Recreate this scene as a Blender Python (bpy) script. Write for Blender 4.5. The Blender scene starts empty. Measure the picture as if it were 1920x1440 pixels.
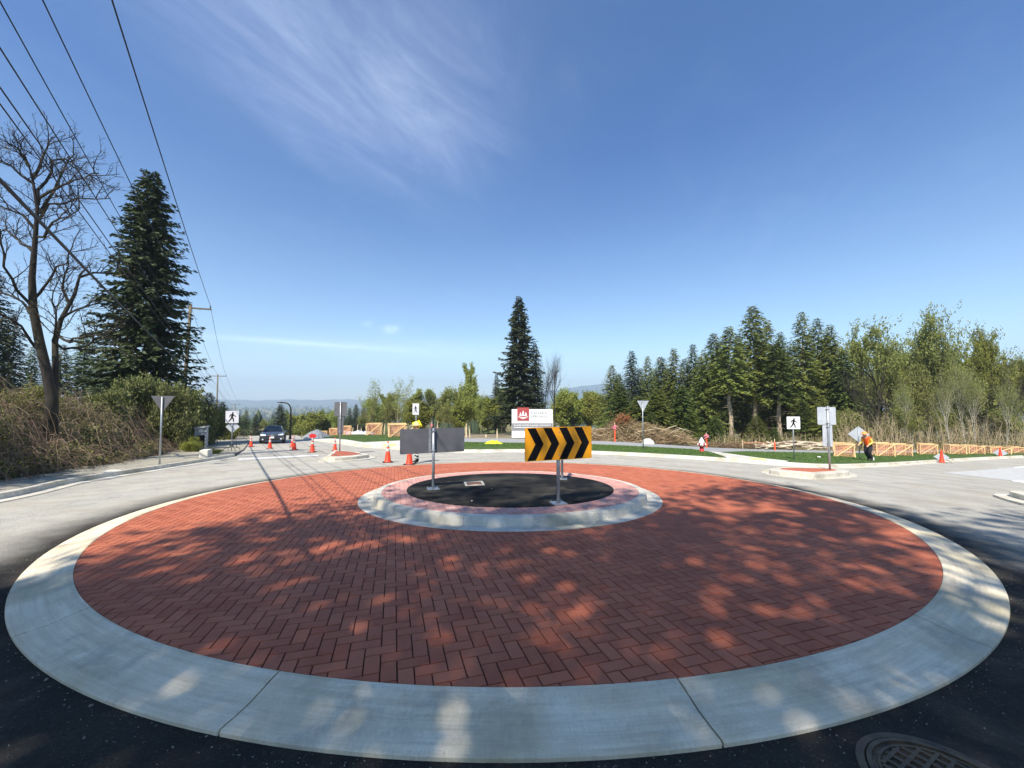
import bpy, bmesh, math, random
import numpy as np
from mathutils import Vector, Matrix, geometry

# ------------------------------------------------------------------ camera, sky, sun, exposure
SC = bpy.context.scene
COL = SC.collection
R = math.radians
FPX, HOR, EYE = 721.0, 752.0, 1.65          # focal length and horizon row in 1920x1440 picture pixels, eye height
PITCH = math.atan((HOR - 720.0) / FPX)
cam_data = bpy.data.cameras.new('camera')
cam_data.sensor_width = 36.0
cam_data.lens = 36.0 * FPX / 1920.0
cam_data.clip_start = 0.05
cam_data.clip_end = 30000.0
cam = bpy.data.objects.new('camera', cam_data)
COL.objects.link(cam)
cam.location = (0, 0, EYE)
cam.rotation_euler = (R(90) + PITCH, 0, 0)
SC.camera = cam

SUN_EL, SHADOW_AZ = 51.0, 23.0              # shadows fall forward and to the right of the view
sun_data = bpy.data.lights.new('sun', 'SUN')
sun_data.energy = 5.0
sun_data.angle = R(0.53)
sun_data.color = (1.0, 0.945, 0.85)
sun = bpy.data.objects.new('sun', sun_data)
COL.objects.link(sun)
_saz = R(SHADOW_AZ)
_sd = Vector((math.sin(_saz) * math.cos(R(SUN_EL)), math.cos(_saz) * math.cos(R(SUN_EL)), -math.sin(R(SUN_EL))))
sun.rotation_euler = _sd.to_track_quat('-Z', 'Y').to_euler()
sun.location = (-20, -40, 60)

SC.view_settings.view_transform = 'Standard'
SC.view_settings.look = 'None'
SC.view_settings.gamma = 1.0
SC.view_settings.exposure = 0.70
SC.view_settings.use_curve_mapping = False
SC.cycles.max_bounces = 6
SC.cycles.diffuse_bounces = 3
SC.cycles.glossy_bounces = 3
SC.cycles.transmission_bounces = 4
SC.cycles.transparent_max_bounces = 8
SC.cycles.volume_bounces = 1
SC.cycles.use_denoising = True

def lin(r, g, b):
    f = lambda c: (c / 255.0) / 12.92 if c / 255.0 <= 0.04045 else ((c / 255.0 + 0.055) / 1.055) ** 2.4
    return (f(r), f(g), f(b), 1.0)

world = bpy.data.worlds.new('World')
SC.world = world
world.use_nodes = True
WT = world.node_tree
for n in list(WT.nodes):
    WT.nodes.remove(n)

class NT:
    """small helper for node trees"""
    def __init__(self, tree):
        self.t = tree
    def n(self, kind, **kw):
        nd = self.t.nodes.new(kind)
        for k, v in kw.items():
            setattr(nd, k, v)
        return nd
    def link(self, a, b):
        self.t.links.new(a, b)
    def put(self, sock, v):
        if hasattr(v, 'is_output') or isinstance(v, bpy.types.NodeSocket):
            self.link(v, sock)
        else:
            sock.default_value = v
    def m(self, op, a, b=None, c=None, clamp=False):
        nd = self.n('ShaderNodeMath', operation=op, use_clamp=clamp)
        self.put(nd.inputs[0], a)
        if b is not None: self.put(nd.inputs[1], b)
        if c is not None: self.put(nd.inputs[2], c)
        return nd.outputs[0]
    def noise(self, vec, scale, detail=4.0, rough=0.55, dist=0.0):
        nd = self.n('ShaderNodeTexNoise')
        if vec is not None: self.link(vec, nd.inputs['Vector'])
        nd.inputs['Scale'].default_value = scale
        nd.inputs['Detail'].default_value = detail
        nd.inputs['Roughness'].default_value = rough
        nd.inputs['Distortion'].default_value = dist
        return nd.outputs['Fac']
    def ramp(self, fac, stops):
        nd = self.n('ShaderNodeValToRGB')
        self.link(fac, nd.inputs[0])
        el = nd.color_ramp.elements
        while len(el) < len(stops): el.new(0.5)
        for e, (p, c) in zip(el, stops):
            e.position = p
            e.color = c if hasattr(c, '__len__') else (c, c, c, 1)
        return nd.outputs[0]
    def mix(self, fac, a, b, blend='MIX'):
        nd = self.n('ShaderNodeMix', data_type='RGBA', blend_type=blend)
        self.put(nd.inputs['Factor'], fac)
        self.put(nd.inputs['A'], a)
        self.put(nd.inputs['B'], b)
        return [o for o in nd.outputs if o.type == 'RGBA'][0]
    def comb(self, x, y, z):
        nd = self.n('ShaderNodeCombineXYZ')
        self.put(nd.inputs[0], x); self.put(nd.inputs[1], y); self.put(nd.inputs[2], z)
        return nd.outputs[0]

def build_sky():
    k = NT(WT)
    sky = k.n('ShaderNodeTexSky', sky_type='NISHITA', sun_disc=False)
    sky.sun_elevation = R(SUN_EL)
    sky.sun_rotation = R(180.0 + SHADOW_AZ)
    sky.altitude = 100.0
    sky.air_density = 1.0
    sky.dust_density = 0.3
    sky.ozone_density = 2.2
    tc = k.n('ShaderNodeTexCoord')
    sep = k.n('ShaderNodeSeparateXYZ')
    k.link(tc.outputs['Generated'], sep.inputs[0])
    x, y, z = sep.outputs
    zc = k.m('MAXIMUM', z, 0.02)
    u = k.m('DIVIDE', x, zc)
    v = k.m('DIVIDE', y, zc)                                    # a flat cloud layer high above the place
    # cirrus lies in long streaks running away to the right
    a = k.m('ADD', k.m('MULTIPLY', u, 0.42), k.m('MULTIPLY', v, 0.907))       # along
    c = k.m('SUBTRACT', k.m('MULTIPLY', v, 0.42), k.m('MULTIPLY', u, 0.907))  # across
    streak = k.noise(k.comb(k.m('MULTIPLY', a, 0.6), k.m('MULTIPLY', c, 1.35), 0.0), 1.8, 9, 0.6, 1.6)
    fibre = k.noise(k.comb(k.m('MULTIPLY', a, 1.6), k.m('MULTIPLY', c, 4.0), 3.0), 2.4, 8, 0.7, 2.2)
    patch = k.noise(k.comb(u, v, 7.0), 0.45, 3, 0.5)
    # the broad veil in view
    wob = k.m('MULTIPLY', k.m('SUBTRACT', patch, 0.5), 0.5)
    dc = k.m('ADD', k.m('SUBTRACT', c, 0.92), wob)
    g = k.m('POWER', 2.718, k.m('MULTIPLY', k.m('MULTIPLY', dc, dc), -6.0))
    da = k.m('SUBTRACT', a, 0.85)
    ga = k.m('POWER', 2.718, k.m('MULTIPLY', k.m('MULTIPLY', da, da), -3.6))
    veil = k.m('MULTIPLY', k.m('MULTIPLY', g, ga), k.m('MULTIPLY_ADD', streak, 1.3, -0.22), clamp=True)
    veil = k.m('MULTIPLY', veil, k.m('MULTIPLY_ADD', fibre, 0.7, 0.45))
    # thin streaks all over the sky
    thin = k.m('MULTIPLY', k.m('MULTIPLY_ADD', streak, 2.6, -1.35, clamp=True), k.m('MULTIPLY_ADD', patch, 1.6, -0.5, clamp=True))
    thin = k.m('MULTIPLY', thin, 0.13)
    # an old contrail low in the sky and two puffs beside it
    def spot(px, py, w, h, amp, slope=0.0):
        U, W = (px - 960) / FPX, (HOR - py) / FPX
        su = k.m('DIVIDE', x, k.m('MAXIMUM', y, 0.05))
        sw = k.m('DIVIDE', z, k.m('MAXIMUM', y, 0.05))
        du = k.m('SUBTRACT', su, U)
        dw = k.m('SUBTRACT', k.m('SUBTRACT', sw, W), k.m('MULTIPLY', du, -slope))
        e = k.m('ADD', k.m('POWER', k.m('ABSOLUTE', k.m('DIVIDE', du, w / FPX)), 2.0), k.m('POWER', k.m('ABSOLUTE', k.m('DIVIDE', dw, h / FPX)), 2.0))
        e = k.m('MULTIPLY', k.m('POWER', 2.718, k.m('MULTIPLY', e, -1.0)), amp)
        return k.m('MULTIPLY', e, k.m('GREATER_THAN', y, 0.05))
    puffn = k.noise(tc.outputs['Generated'], 60.0, 5, 0.65)
    pn = k.m('MULTIPLY_ADD', puffn, 2.4, -0.6, clamp=True)
    extra = k.m('ADD', spot(540, 641, 190, 5, 0.3, 0.07), k.m('MULTIPLY', k.m('ADD', spot(731, 617, 14, 8, 0.6), spot(688, 607, 9, 6, 0.3)), pn))
    low = k.m('MULTIPLY', spot(760, 655, 260, 20, 0.22, 0.04), k.m('MULTIPLY_ADD', streak, 2.0, -0.4, clamp=True))
    cov = k.m('ADD', k.m('ADD', k.m('MULTIPLY', veil, 0.85), thin), k.m('ADD', extra, low), clamp=True)
    up = k.m('GREATER_THAN', z, 0.0)
    cov = k.m('MULTIPLY', cov, up)
    cloud = k.mix(1.0, sky.outputs[0], (4.6, 4.7, 4.9, 1.0), 'ADD')
    lift = k.m('MULTIPLY', k.m('SUBTRACT', z, 0.12), 2.4, clamp=True)
    tint = k.mix(1.0, sky.outputs[0], k.mix(lift, (0.86, 0.96, 0.98, 1.0), (0.23, 0.53, 0.84, 1.0)), 'MULTIPLY')
    colr = k.mix(k.m('MULTIPLY', cov, 0.8), tint, cloud)
    bg = k.n('ShaderNodeBackground')
    bg.inputs['Strength'].default_value = 0.122
    k.link(colr, bg.inputs['Color'])
    out = k.n('ShaderNodeOutputWorld')
    k.link(bg.outputs[0], out.inputs['Surface'])
build_sky()

# ------------------------------------------------------------------ the lie of the land
def softplus(t, w):
    t = np.asarray(t, float) / w
    return w * np.where(t > 30, t, np.log1p(np.exp(np.minimum(t, 30))))

def sstep(a, b, t):
    t = np.clip((np.asarray(t, float) - a) / (b - a), 0, 1)
    return t * t * (3 - 2 * t)

BANK = [(-11.2, 2.0), (-12.6, 6.5), (-13.6, 10.2), (-15.6, 15.5), (-18.4, 20.9), (-24.5, 29.0), (-31.0, 38.0), (-43.0, 56.0)]   # foot of the bank on the left
def bank_dist(x, y):
    """signed distance to the left of the foot of the bank"""
    x = np.asarray(x, float); y = np.asarray(y, float)
    bx = np.interp(y, [p[1] for p in BANK], [p[0] for p in BANK])
    return (bx - x) * 0.88

def Z(x, y):
    x = np.asarray(x, float); y = np.asarray(y, float)
    z = -0.06 * np.clip(y, -40, 1e9)
    s = softplus(x - 9.3, 1.2)
    z = z - 1.5 * (1 - np.exp(-0.065 * s / 1.5))
    p = -0.55 * x + 0.83 * y
    q = np.maximum(p, 0.90 * y - 14)
    z = z - 0.16 * softplus(q - 80.0, 5.0) * 1.0
    d = bank_dist(x, y)
    hb = 2.15 * sstep(0.0, 5.0, d) + 0.9 * sstep(4, 16, d)
    hb = hb * (0.35 + 0.65 * (1 - sstep(20, 34, y))) * sstep(-6, 2, y)
    hb = hb * (1 - sstep(60, 140, np.hypot(x, y)))
    z = z + hb
    far = np.hypot(x, y)
    floor = -74 + 10 * np.sin(x * 0.0021 + 1.0) * np.cos(y * 0.0017) * sstep(300, 900, far)
    return np.maximum(z, floor) if z.ndim else max(float(z), float(floor))

def _ss(a, b, t):
    t = (t - a) / (b - a)
    t = 0.0 if t < 0 else 1.0 if t > 1 else t
    return t * t * (3 - 2 * t)
def _sp(t, w):
    t = t / w
    return w * t if t > 30 else w * math.log1p(math.exp(t))
def zs(x, y):
    """the same ground height for a single point"""
    x = float(x); y = float(y)
    z = -0.06 * max(y, -40)
    z -= 1.5 * (1 - math.exp(-0.065 * _sp(x - 9.3, 1.2) / 1.5))
    q = max(-0.55 * x + 0.83 * y, 0.90 * y - 14)
    z -= 0.16 * _sp(q - 80.0, 5.0)
    if y <= BANK[0][1]: bx = BANK[0][0]
    elif y >= BANK[-1][1]: bx = BANK[-1][0]
    else:
        for (x0, y0), (x1, y1) in zip(BANK, BANK[1:]):
            if y <= y1:
                bx = x0 + (x1 - x0) * (y - y0) / (y1 - y0); break
    d = (bx - x) * 0.88
    if d > 0:
        hb = 2.15 * _ss(0.0, 5.0, d) + 0.9 * _ss(4, 16, d)
        z += hb * (0.35 + 0.65 * (1 - _ss(20, 34, y))) * _ss(-6, 2, y) * (1 - _ss(60, 140, math.hypot(x, y)))
    return max(z, -74 + 10 * math.sin(x * 0.0021 + 1.0) * math.cos(y * 0.0017) * _ss(300, 900, math.hypot(x, y)))

CP, SP = math.cos(PITCH), math.sin(PITCH)
def ray(px, py):
    a, b = (px - 960.0) / FPX, (720.0 - py) / FPX
    return Vector((a, CP - b * SP, SP + b * CP))
def at(px, py, Y):
    """the point seen at that picture position, Y metres ahead"""
    d = ray(px, py)
    t = Y / d.y
    return Vector((d.x * t, Y, EYE + d.z * t))
def G(px, py, dz=0.0):
    """where the sight line meets the ground (raised by dz)"""
    d = ray(px, py)
    f = lambda t: EYE + d.z * t - zs(d.x * t, d.y * t) - dz
    t, st = 0.5, 0.25
    while f(t) > 0 and t < 400:
        t += st
        st = max(0.25, t * 0.01)
    lo, hi = t - st, t
    for _ in range(30):
        m_ = (lo + hi) / 2
        if f(m_) > 0: lo = m_
        else: hi = m_
    return Vector((d.x * hi, d.y * hi, EYE + d.z * hi))
def on(x, y, dz=0.0):
    return Vector((x, y, (zs(x, y)) + dz))

# ------------------------------------------------------------------ materials
MATS = {}
def mat(name, c1, c2=None, scale=6.0, rough=0.8, metal=0.0, bump=0.0, bscale=40.0, spec=0.5, c3=None, scale3=0.6, f3=0.5,
        per_object=0.0, stretch=None, detail=5.0, trans=0.0, coat=0.0, attr=None, attr_amp=0.0, contrast=(0.35, 0.65), world_co=False):
    if name in MATS: return MATS[name]
    m_ = bpy.data.materials.new(name)
    m_.use_nodes = True
    k = NT(m_.node_tree)
    b = m_.node_tree.nodes['Principled BSDF']
    if world_co:
        co = k.n('ShaderNodeNewGeometry').outputs['Position']
    else:
        co = k.n('ShaderNodeTexCoord').outputs['Object']
    if stretch:
        mp = k.n('ShaderNodeMapping'); mp.inputs['Scale'].default_value = stretch
        k.link(co, mp.inputs[0]); vec = mp.outputs[0]
    else: vec = co
    c1 = tuple(c1[:3]) + (1,)
    col = c1
    if c2 is not None:
        f = k.ramp(k.noise(vec, scale, detail), [(contrast[0], 0.0), (contrast[1], 1.0)])
        col = k.mix(f, c1, tuple(c2[:3]) + (1,))
    if c3 is not None:
        f = k.m('MULTIPLY', k.ramp(k.noise(vec, scale3, 4.0), [(0.42, 0.0), (0.68, 1.0)]), f3)
        col = k.mix(f, col, tuple(c3[:3]) + (1,))
    if per_object:
        oi = k.n('ShaderNodeObjectInfo').outputs['Random']
        hs = k.n('ShaderNodeHueSaturation')
        k.put(hs.inputs['Value'], k.m('MULTIPLY_ADD', oi, 2 * per_object, 1 - per_object))
        k.put(hs.inputs['Hue'], k.m('MULTIPLY_ADD', oi, 0.03 * per_object / 0.2, 0.5 - 0.015 * per_object / 0.2))
        k.put(hs.inputs['Color'], col)
        col = hs.outputs[0]
    if attr:
        at_ = k.n('ShaderNodeAttribute', attribute_name=attr).outputs['Fac']
        hs = k.n('ShaderNodeHueSaturation')
        k.put(hs.inputs['Value'], k.m('MULTIPLY_ADD', at_, 2 * attr_amp, 1 - attr_amp))
        k.put(hs.inputs['Hue'], k.m('MULTIPLY_ADD', at_, 0.02, 0.49))
        k.put(hs.inputs['Color'], col)
        col = hs.outputs[0]
    k.put(b.inputs['Base Color'], col)
    b.inputs['Roughness'].default_value = rough
    b.inputs['Metallic'].default_value = metal
    b.inputs['Specular IOR Level'].default_value = spec
    if coat: b.inputs['Coat Weight'].default_value = coat
    if bump:
        bn = k.n('ShaderNodeBump')
        bn.inputs['Strength'].default_value = bump
        bn.inputs['Distance'].default_value = 0.02
        k.link(k.noise(vec, bscale, 4.0, 0.6), bn.inputs['Height'])
        k.link(bn.outputs[0], b.inputs['Normal'])
    if trans:
        out = m_.node_tree.nodes['Material Output']
        tr = k.n('ShaderNodeBsdfTranslucent')
        k.put(tr.inputs['Color'], col)
        ms = k.n('ShaderNodeMixShader')
        ms.inputs[0].default_value = trans
        k.link(b.outputs[0], ms.inputs[1]); k.link(tr.outputs[0], ms.inputs[2])
        k.link(ms.outputs[0], out.inputs['Surface'])
    MATS[name] = m_
    return m_

# ------------------------------------------------------------------ mesh building
class MB:
    def __init__(self): self.v, self.f, self.mi = [], [], []
    def add(self, vs, fs, mi=0):
        o = len(self.v)
        self.v.extend([tuple(p) for p in vs])
        self.f.extend([tuple(i + o for i in f) for f in fs])
        self.mi.extend([mi] * len(fs))
        return self
    def box(self, c, s, rz=0.0, mi=0, rot=None, taper=1.0):
        hx, hy, hz = s[0] / 2, s[1] / 2, s[2] / 2
        P = [Vector((sx * hx * (taper if sz > 0 else 1), sy * hy * (taper if sz > 0 else 1), sz * hz)) for sz in (-1, 1) for sy in (-1, 1) for sx in (-1, 1)]
        M = rot if rot is not None else Matrix.Rotation(rz, 3, 'Z')
        P = [M @ p + Vector(c) for p in P]
        return self.add(P, [(0, 2, 3, 1), (4, 5, 7, 6), (0, 1, 5, 4), (2, 6, 7, 3), (0, 4, 6, 2), (1, 3, 7, 5)], mi)
    def beam(self, a, b, w, h, mi=0):
        a, b = Vector(a), Vector(b)
        d = b - a
        q = d.to_track_quat('X', 'Z').to_matrix()
        return self.box((a + b) / 2, (d.length, w, h), rot=q, mi=mi)
    def tube(self, pts, rad, n=6, cap=True, mi=0):
        pts = [Vector(p) for p in pts]
        if not hasattr(rad, '__len__'): rad = [rad] * len(pts)
        vs, fs = [], []
        up = None
        for i, p in enumerate(pts):
            t = (pts[min(i + 1, len(pts) - 1)] - pts[max(i - 1, 0)])
            t = t.normalized() if t.length > 1e-9 else Vector((0, 0, 1))
            if up is None: up = t.orthogonal().normalized()
            up = up - t * up.dot(t)
            up = up.normalized() if up.length > 1e-6 else t.orthogonal().normalized()
            s = t.cross(up)
            for j in range(n):
                a = 2 * math.pi * j / n
                vs.append(p + (up * math.cos(a) + s * math.sin(a)) * rad[i])
        for i in range(len(pts) - 1):
            for j in range(n):
                k2 = (j + 1) % n
                fs.append((i * n + j, i * n + k2, (i + 1) * n + k2, (i + 1) * n + j))
        if cap and n > 2:
            fs.append(tuple(reversed(range(n))))
            fs.append(tuple((len(pts) - 1) * n + j for j in range(n)))
        return self.add(vs, fs, mi)
    def cyl(self, c, r, h, n=16, r2=None, mi=0):
        c = Vector(c)
        return self.tube([c, c + Vector((0, 0, h))], [r, r if r2 is None else r2], n, True, mi)
    def lathe(self, prof, n=24, c=(0, 0, 0), mi=0, close=False):
        vs, fs = [], []
        for r, z in prof:
            for j in range(n):
                a = 2 * math.pi * j / n
                vs.append((c[0] + r * math.cos(a), c[1] + r * math.sin(a), c[2] + z))
        for i in range(len(prof) - 1):
            for j in range(n):
                k2 = (j + 1) % n
                fs.append((i * n + j, i * n + k2, (i + 1) * n + k2, (i + 1) * n + j))
        return self.add(vs, fs, mi)
    def prism(self, poly, y0, y1, mi=0):
        """polygon in the xz plane pushed from y0 to y1 (front at y0, the smaller)"""
        n = len(poly)
        vs = [(x, y0, z) for x, z in poly] + [(x, y1, z) for x, z in poly]
        fs = [tuple(range(n)), tuple(reversed(range(n, 2 * n)))]
        for i in range(n):
            j = (i + 1) % n
            fs.append((i, n + i, n + j, j))
        return self.add(vs, fs, mi)
    def slab(self, poly, z0, z1, mi=0):
        n = len(poly)
        vs = [(p[0], p[1], z0) for p in poly] + [(p[0], p[1], z1) for p in poly]
        fs = [tuple(reversed(range(n))), tuple(range(n, 2 * n))]
        for i in range(n):
            j = (i + 1) % n
            fs.append((i, j, n + j, n + i))
        return self.add(vs, fs, mi)
    def mesh(self, name, mats, smooth=False):
        me = bpy.data.meshes.new(name)
        me.from_pydata(self.v, [], self.f)
        if not isinstance(mats, (list, tuple)): mats = [mats]
        for m_ in mats: me.materials.append(m_)
        if len(mats) > 1: me.polygons.foreach_set('material_index', self.mi)
        if smooth: me.polygons.foreach_set('use_smooth', [True] * len(me.polygons))
        me.update()
        return me
    def build(self, name, mats, parent=None, smooth=False, fix=False):
        me = self.mesh(name, mats, smooth)
        if fix:
            bm = bmesh.new(); bm.from_mesh(me)
            bmesh.ops.recalc_face_normals(bm, faces=bm.faces)
            bm.to_mesh(me); bm.free()
        return link(name, me, parent)

def link(name, data, parent=None):
    o = bpy.data.objects.new(name, data)
    COL.objects.link(o)
    if parent is not None: o.parent = parent
    return o
def tag(o, label=None, cat=None, group=None, kind=None):
    if label: o['label'] = label
    if cat: o['category'] = cat
    if group: o['group'] = group
    if kind: o['kind'] = kind
    return o
def thing(name, label, cat, loc=(0, 0, 0), rz=0.0, group=None):
    o = link(name, None)
    o.empty_display_size = 0.2
    o.location = loc
    o.rotation_euler = (0, 0, rz)
    return tag(o, label, cat, group)
def structure(o, label=None):
    return tag(o, label, kind='structure')
def np_mesh(name, V, F, mats, mi=None, smooth=False):
    """mesh from arrays; F is (n,3) or (n,4)"""
    V = np.asarray(V, np.float32); F = np.asarray(F, np.int32)
    me = bpy.data.meshes.new(name)
    k = F.shape[1]
    me.vertices.add(len(V)); me.vertices.foreach_set('co', V.ravel())
    me.loops.add(F.size); me.loops.foreach_set('vertex_index', F.ravel())
    me.polygons.add(len(F))
    me.polygons.foreach_set('loop_start', np.arange(0, F.size, k, dtype=np.int32))
    me.polygons.foreach_set('loop_total', np.full(len(F), k, np.int32))
    if not isinstance(mats, (list, tuple)): mats = [mats]
    for m_ in mats: me.materials.append(m_)
    if mi is not None: me.polygons.foreach_set('material_index', np.asarray(mi, np.int32))
    if smooth: me.polygons.foreach_set('use_smooth', np.ones(len(F), bool))
    me.update(calc_edges=True)
    return me
def copy_tree(o, parent=None):
    c = o.copy(); COL.objects.link(c); c.parent = parent
    for ch in o.children: copy_tree(ch, c)
    return c
def resample(pts, step):
    out = [Vector(pts[0])]
    for a, b in zip(pts, pts[1:]):
        a, b = Vector(a), Vector(b)
        n = max(1, int((b - a).length / step))
        for i in range(1, n + 1): out.append(a.lerp(b, i / n))
    return out
def smooth_path(pts, step=0.5, closed=False):
    """Catmull-Rom through points"""
    P = [Vector(p) for p in pts]
    out = []
    n = len(P)
    rng = range(n if closed else n - 1)
    for i in rng:
        if closed: a, b, c, d = P[(i - 1) % n], P[i], P[(i + 1) % n], P[(i + 2) % n]
        else: a, b, c, d = P[max(i - 1, 0)], P[i], P[i + 1], P[min(i + 2, n - 1)]
        m_ = max(1, int((c - b).length / step))
        for k in range(m_):
            t = k / m_
            out.append(0.5 * ((2 * b) + (c - a) * t + (2 * a - 5 * b + 4 * c - d) * t * t + (3 * b - a - 3 * c + d) * t ** 3))
    if not closed: out.append(P[-1])
    return out
def sheet(name, poly, dz, mt, grid=1.0, skirt=0.0):
    """a sheet over the polygon that follows the ground at height dz"""
    P = [(p[0], p[1]) for p in poly]
    pts = resample([Vector((x, y, 0)) for x, y in P + [P[0]]], grid)[:-1]
    b = [Vector((p.x, p.y)) for p in pts]
    xs = [p.x for p in b]; ys = [p.y for p in b]
    A = np.array([(p.x, p.y) for p in b])
    gx, gy = np.meshgrid(np.arange(min(xs), max(xs), grid), np.arange(min(ys), max(ys), grid))
    q = np.stack([gx.ravel(), gy.ravel()], 1)
    ins = np.zeros(len(q), bool); near = np.full(len(q), 1e9)
    for i in range(len(A)):
        x1, y1 = A[i]; x2, y2 = A[(i + 1) % len(A)]
        c = (y1 > q[:, 1]) != (y2 > q[:, 1])
        xx = (x2 - x1) * (q[:, 1] - y1) / ((y2 - y1) if abs(y2 - y1) > 1e-12 else 1e-12) + x1
        ins ^= c & (q[:, 0] < xx)
        near = np.minimum(near, np.hypot(q[:, 0] - x1, q[:, 1] - y1))
    q = q[ins & (near > grid * 0.45)]
    V = b + [Vector((float(x), float(y))) for x, y in q]
    n = len(b)
    vo, eo, fo, _, _, _ = geometry.delaunay_2d_cdt(V, [(i, (i + 1) % n) for i in range(n)], [], 1, 1e-5)
    vv = [(p.x, p.y, (zs(p.x, p.y)) + dz) for p in vo]
    me = bpy.data.meshes.new(name)
    me.from_pydata(vv, [], [tuple(f) for f in fo])
    bm = bmesh.new(); bm.from_mesh(me)
    for f in bm.faces:
        if f.normal.z < 0: f.normal_flip()
    if skirt:
        ed = [e for e in bm.edges if len(e.link_faces) == 1]
        r = bmesh.ops.extrude_edge_only(bm, edges=ed)
        for v_ in [g for g in r['geom'] if isinstance(g, bmesh.types.BMVert)]: v_.co.z -= skirt
    bm.to_mesh(me); bm.free()
    me.materials.append(mt)
    me.update()
    return link(name, me)
def sweep(name, path, prof, mt, parent=None, closed=False, dz=0.0):
    """profile of (side, up) points carried along a ground path; side is to the right of travel"""
    P = [Vector((p[0], p[1], 0)) for p in path]
    n = len(P)
    vs, fs = [], []
    for i, p in enumerate(P):
        a = P[(i - 1) % n] if (closed or i > 0) else P[i]
        c = P[(i + 1) % n] if (closed or i < n - 1) else P[i]
        t = (c - a).normalized()
        s = Vector((t.y, -t.x, 0))
        z0 = (zs(p.x, p.y)) + dz
        for sx, uz in prof:
            q = p + s * sx
            vs.append((q.x, q.y, z0 + uz))
    m_ = len(prof)
    for i in range(n if closed else n - 1):
        for j in range(m_ - 1):
            a = i * m_ + j; b = ((i + 1) % n) * m_ + j
            fs.append((a, b, b + 1, a + 1))
    if not closed:
        fs.append(tuple(reversed(range(m_)))); fs.append(tuple((n - 1) * m_ + j for j in range(m_)))
    me = bpy.data.meshes.new(name)
    me.from_pydata(vs, [], fs)
    bm = bmesh.new(); bm.from_mesh(me); bmesh.ops.recalc_face_normals(bm, faces=bm.faces); bm.to_mesh(me); bm.free()
    me.materials.append(mt)
    return link(name, me, parent)
# ------------------------------------------------------------------ setting: ground, roads, kerbs, roundabout
XC, YC, R0, R1, R2, R3 = -0.04, 9.2, 7.24, 6.83, 3.354, 3.04

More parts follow.
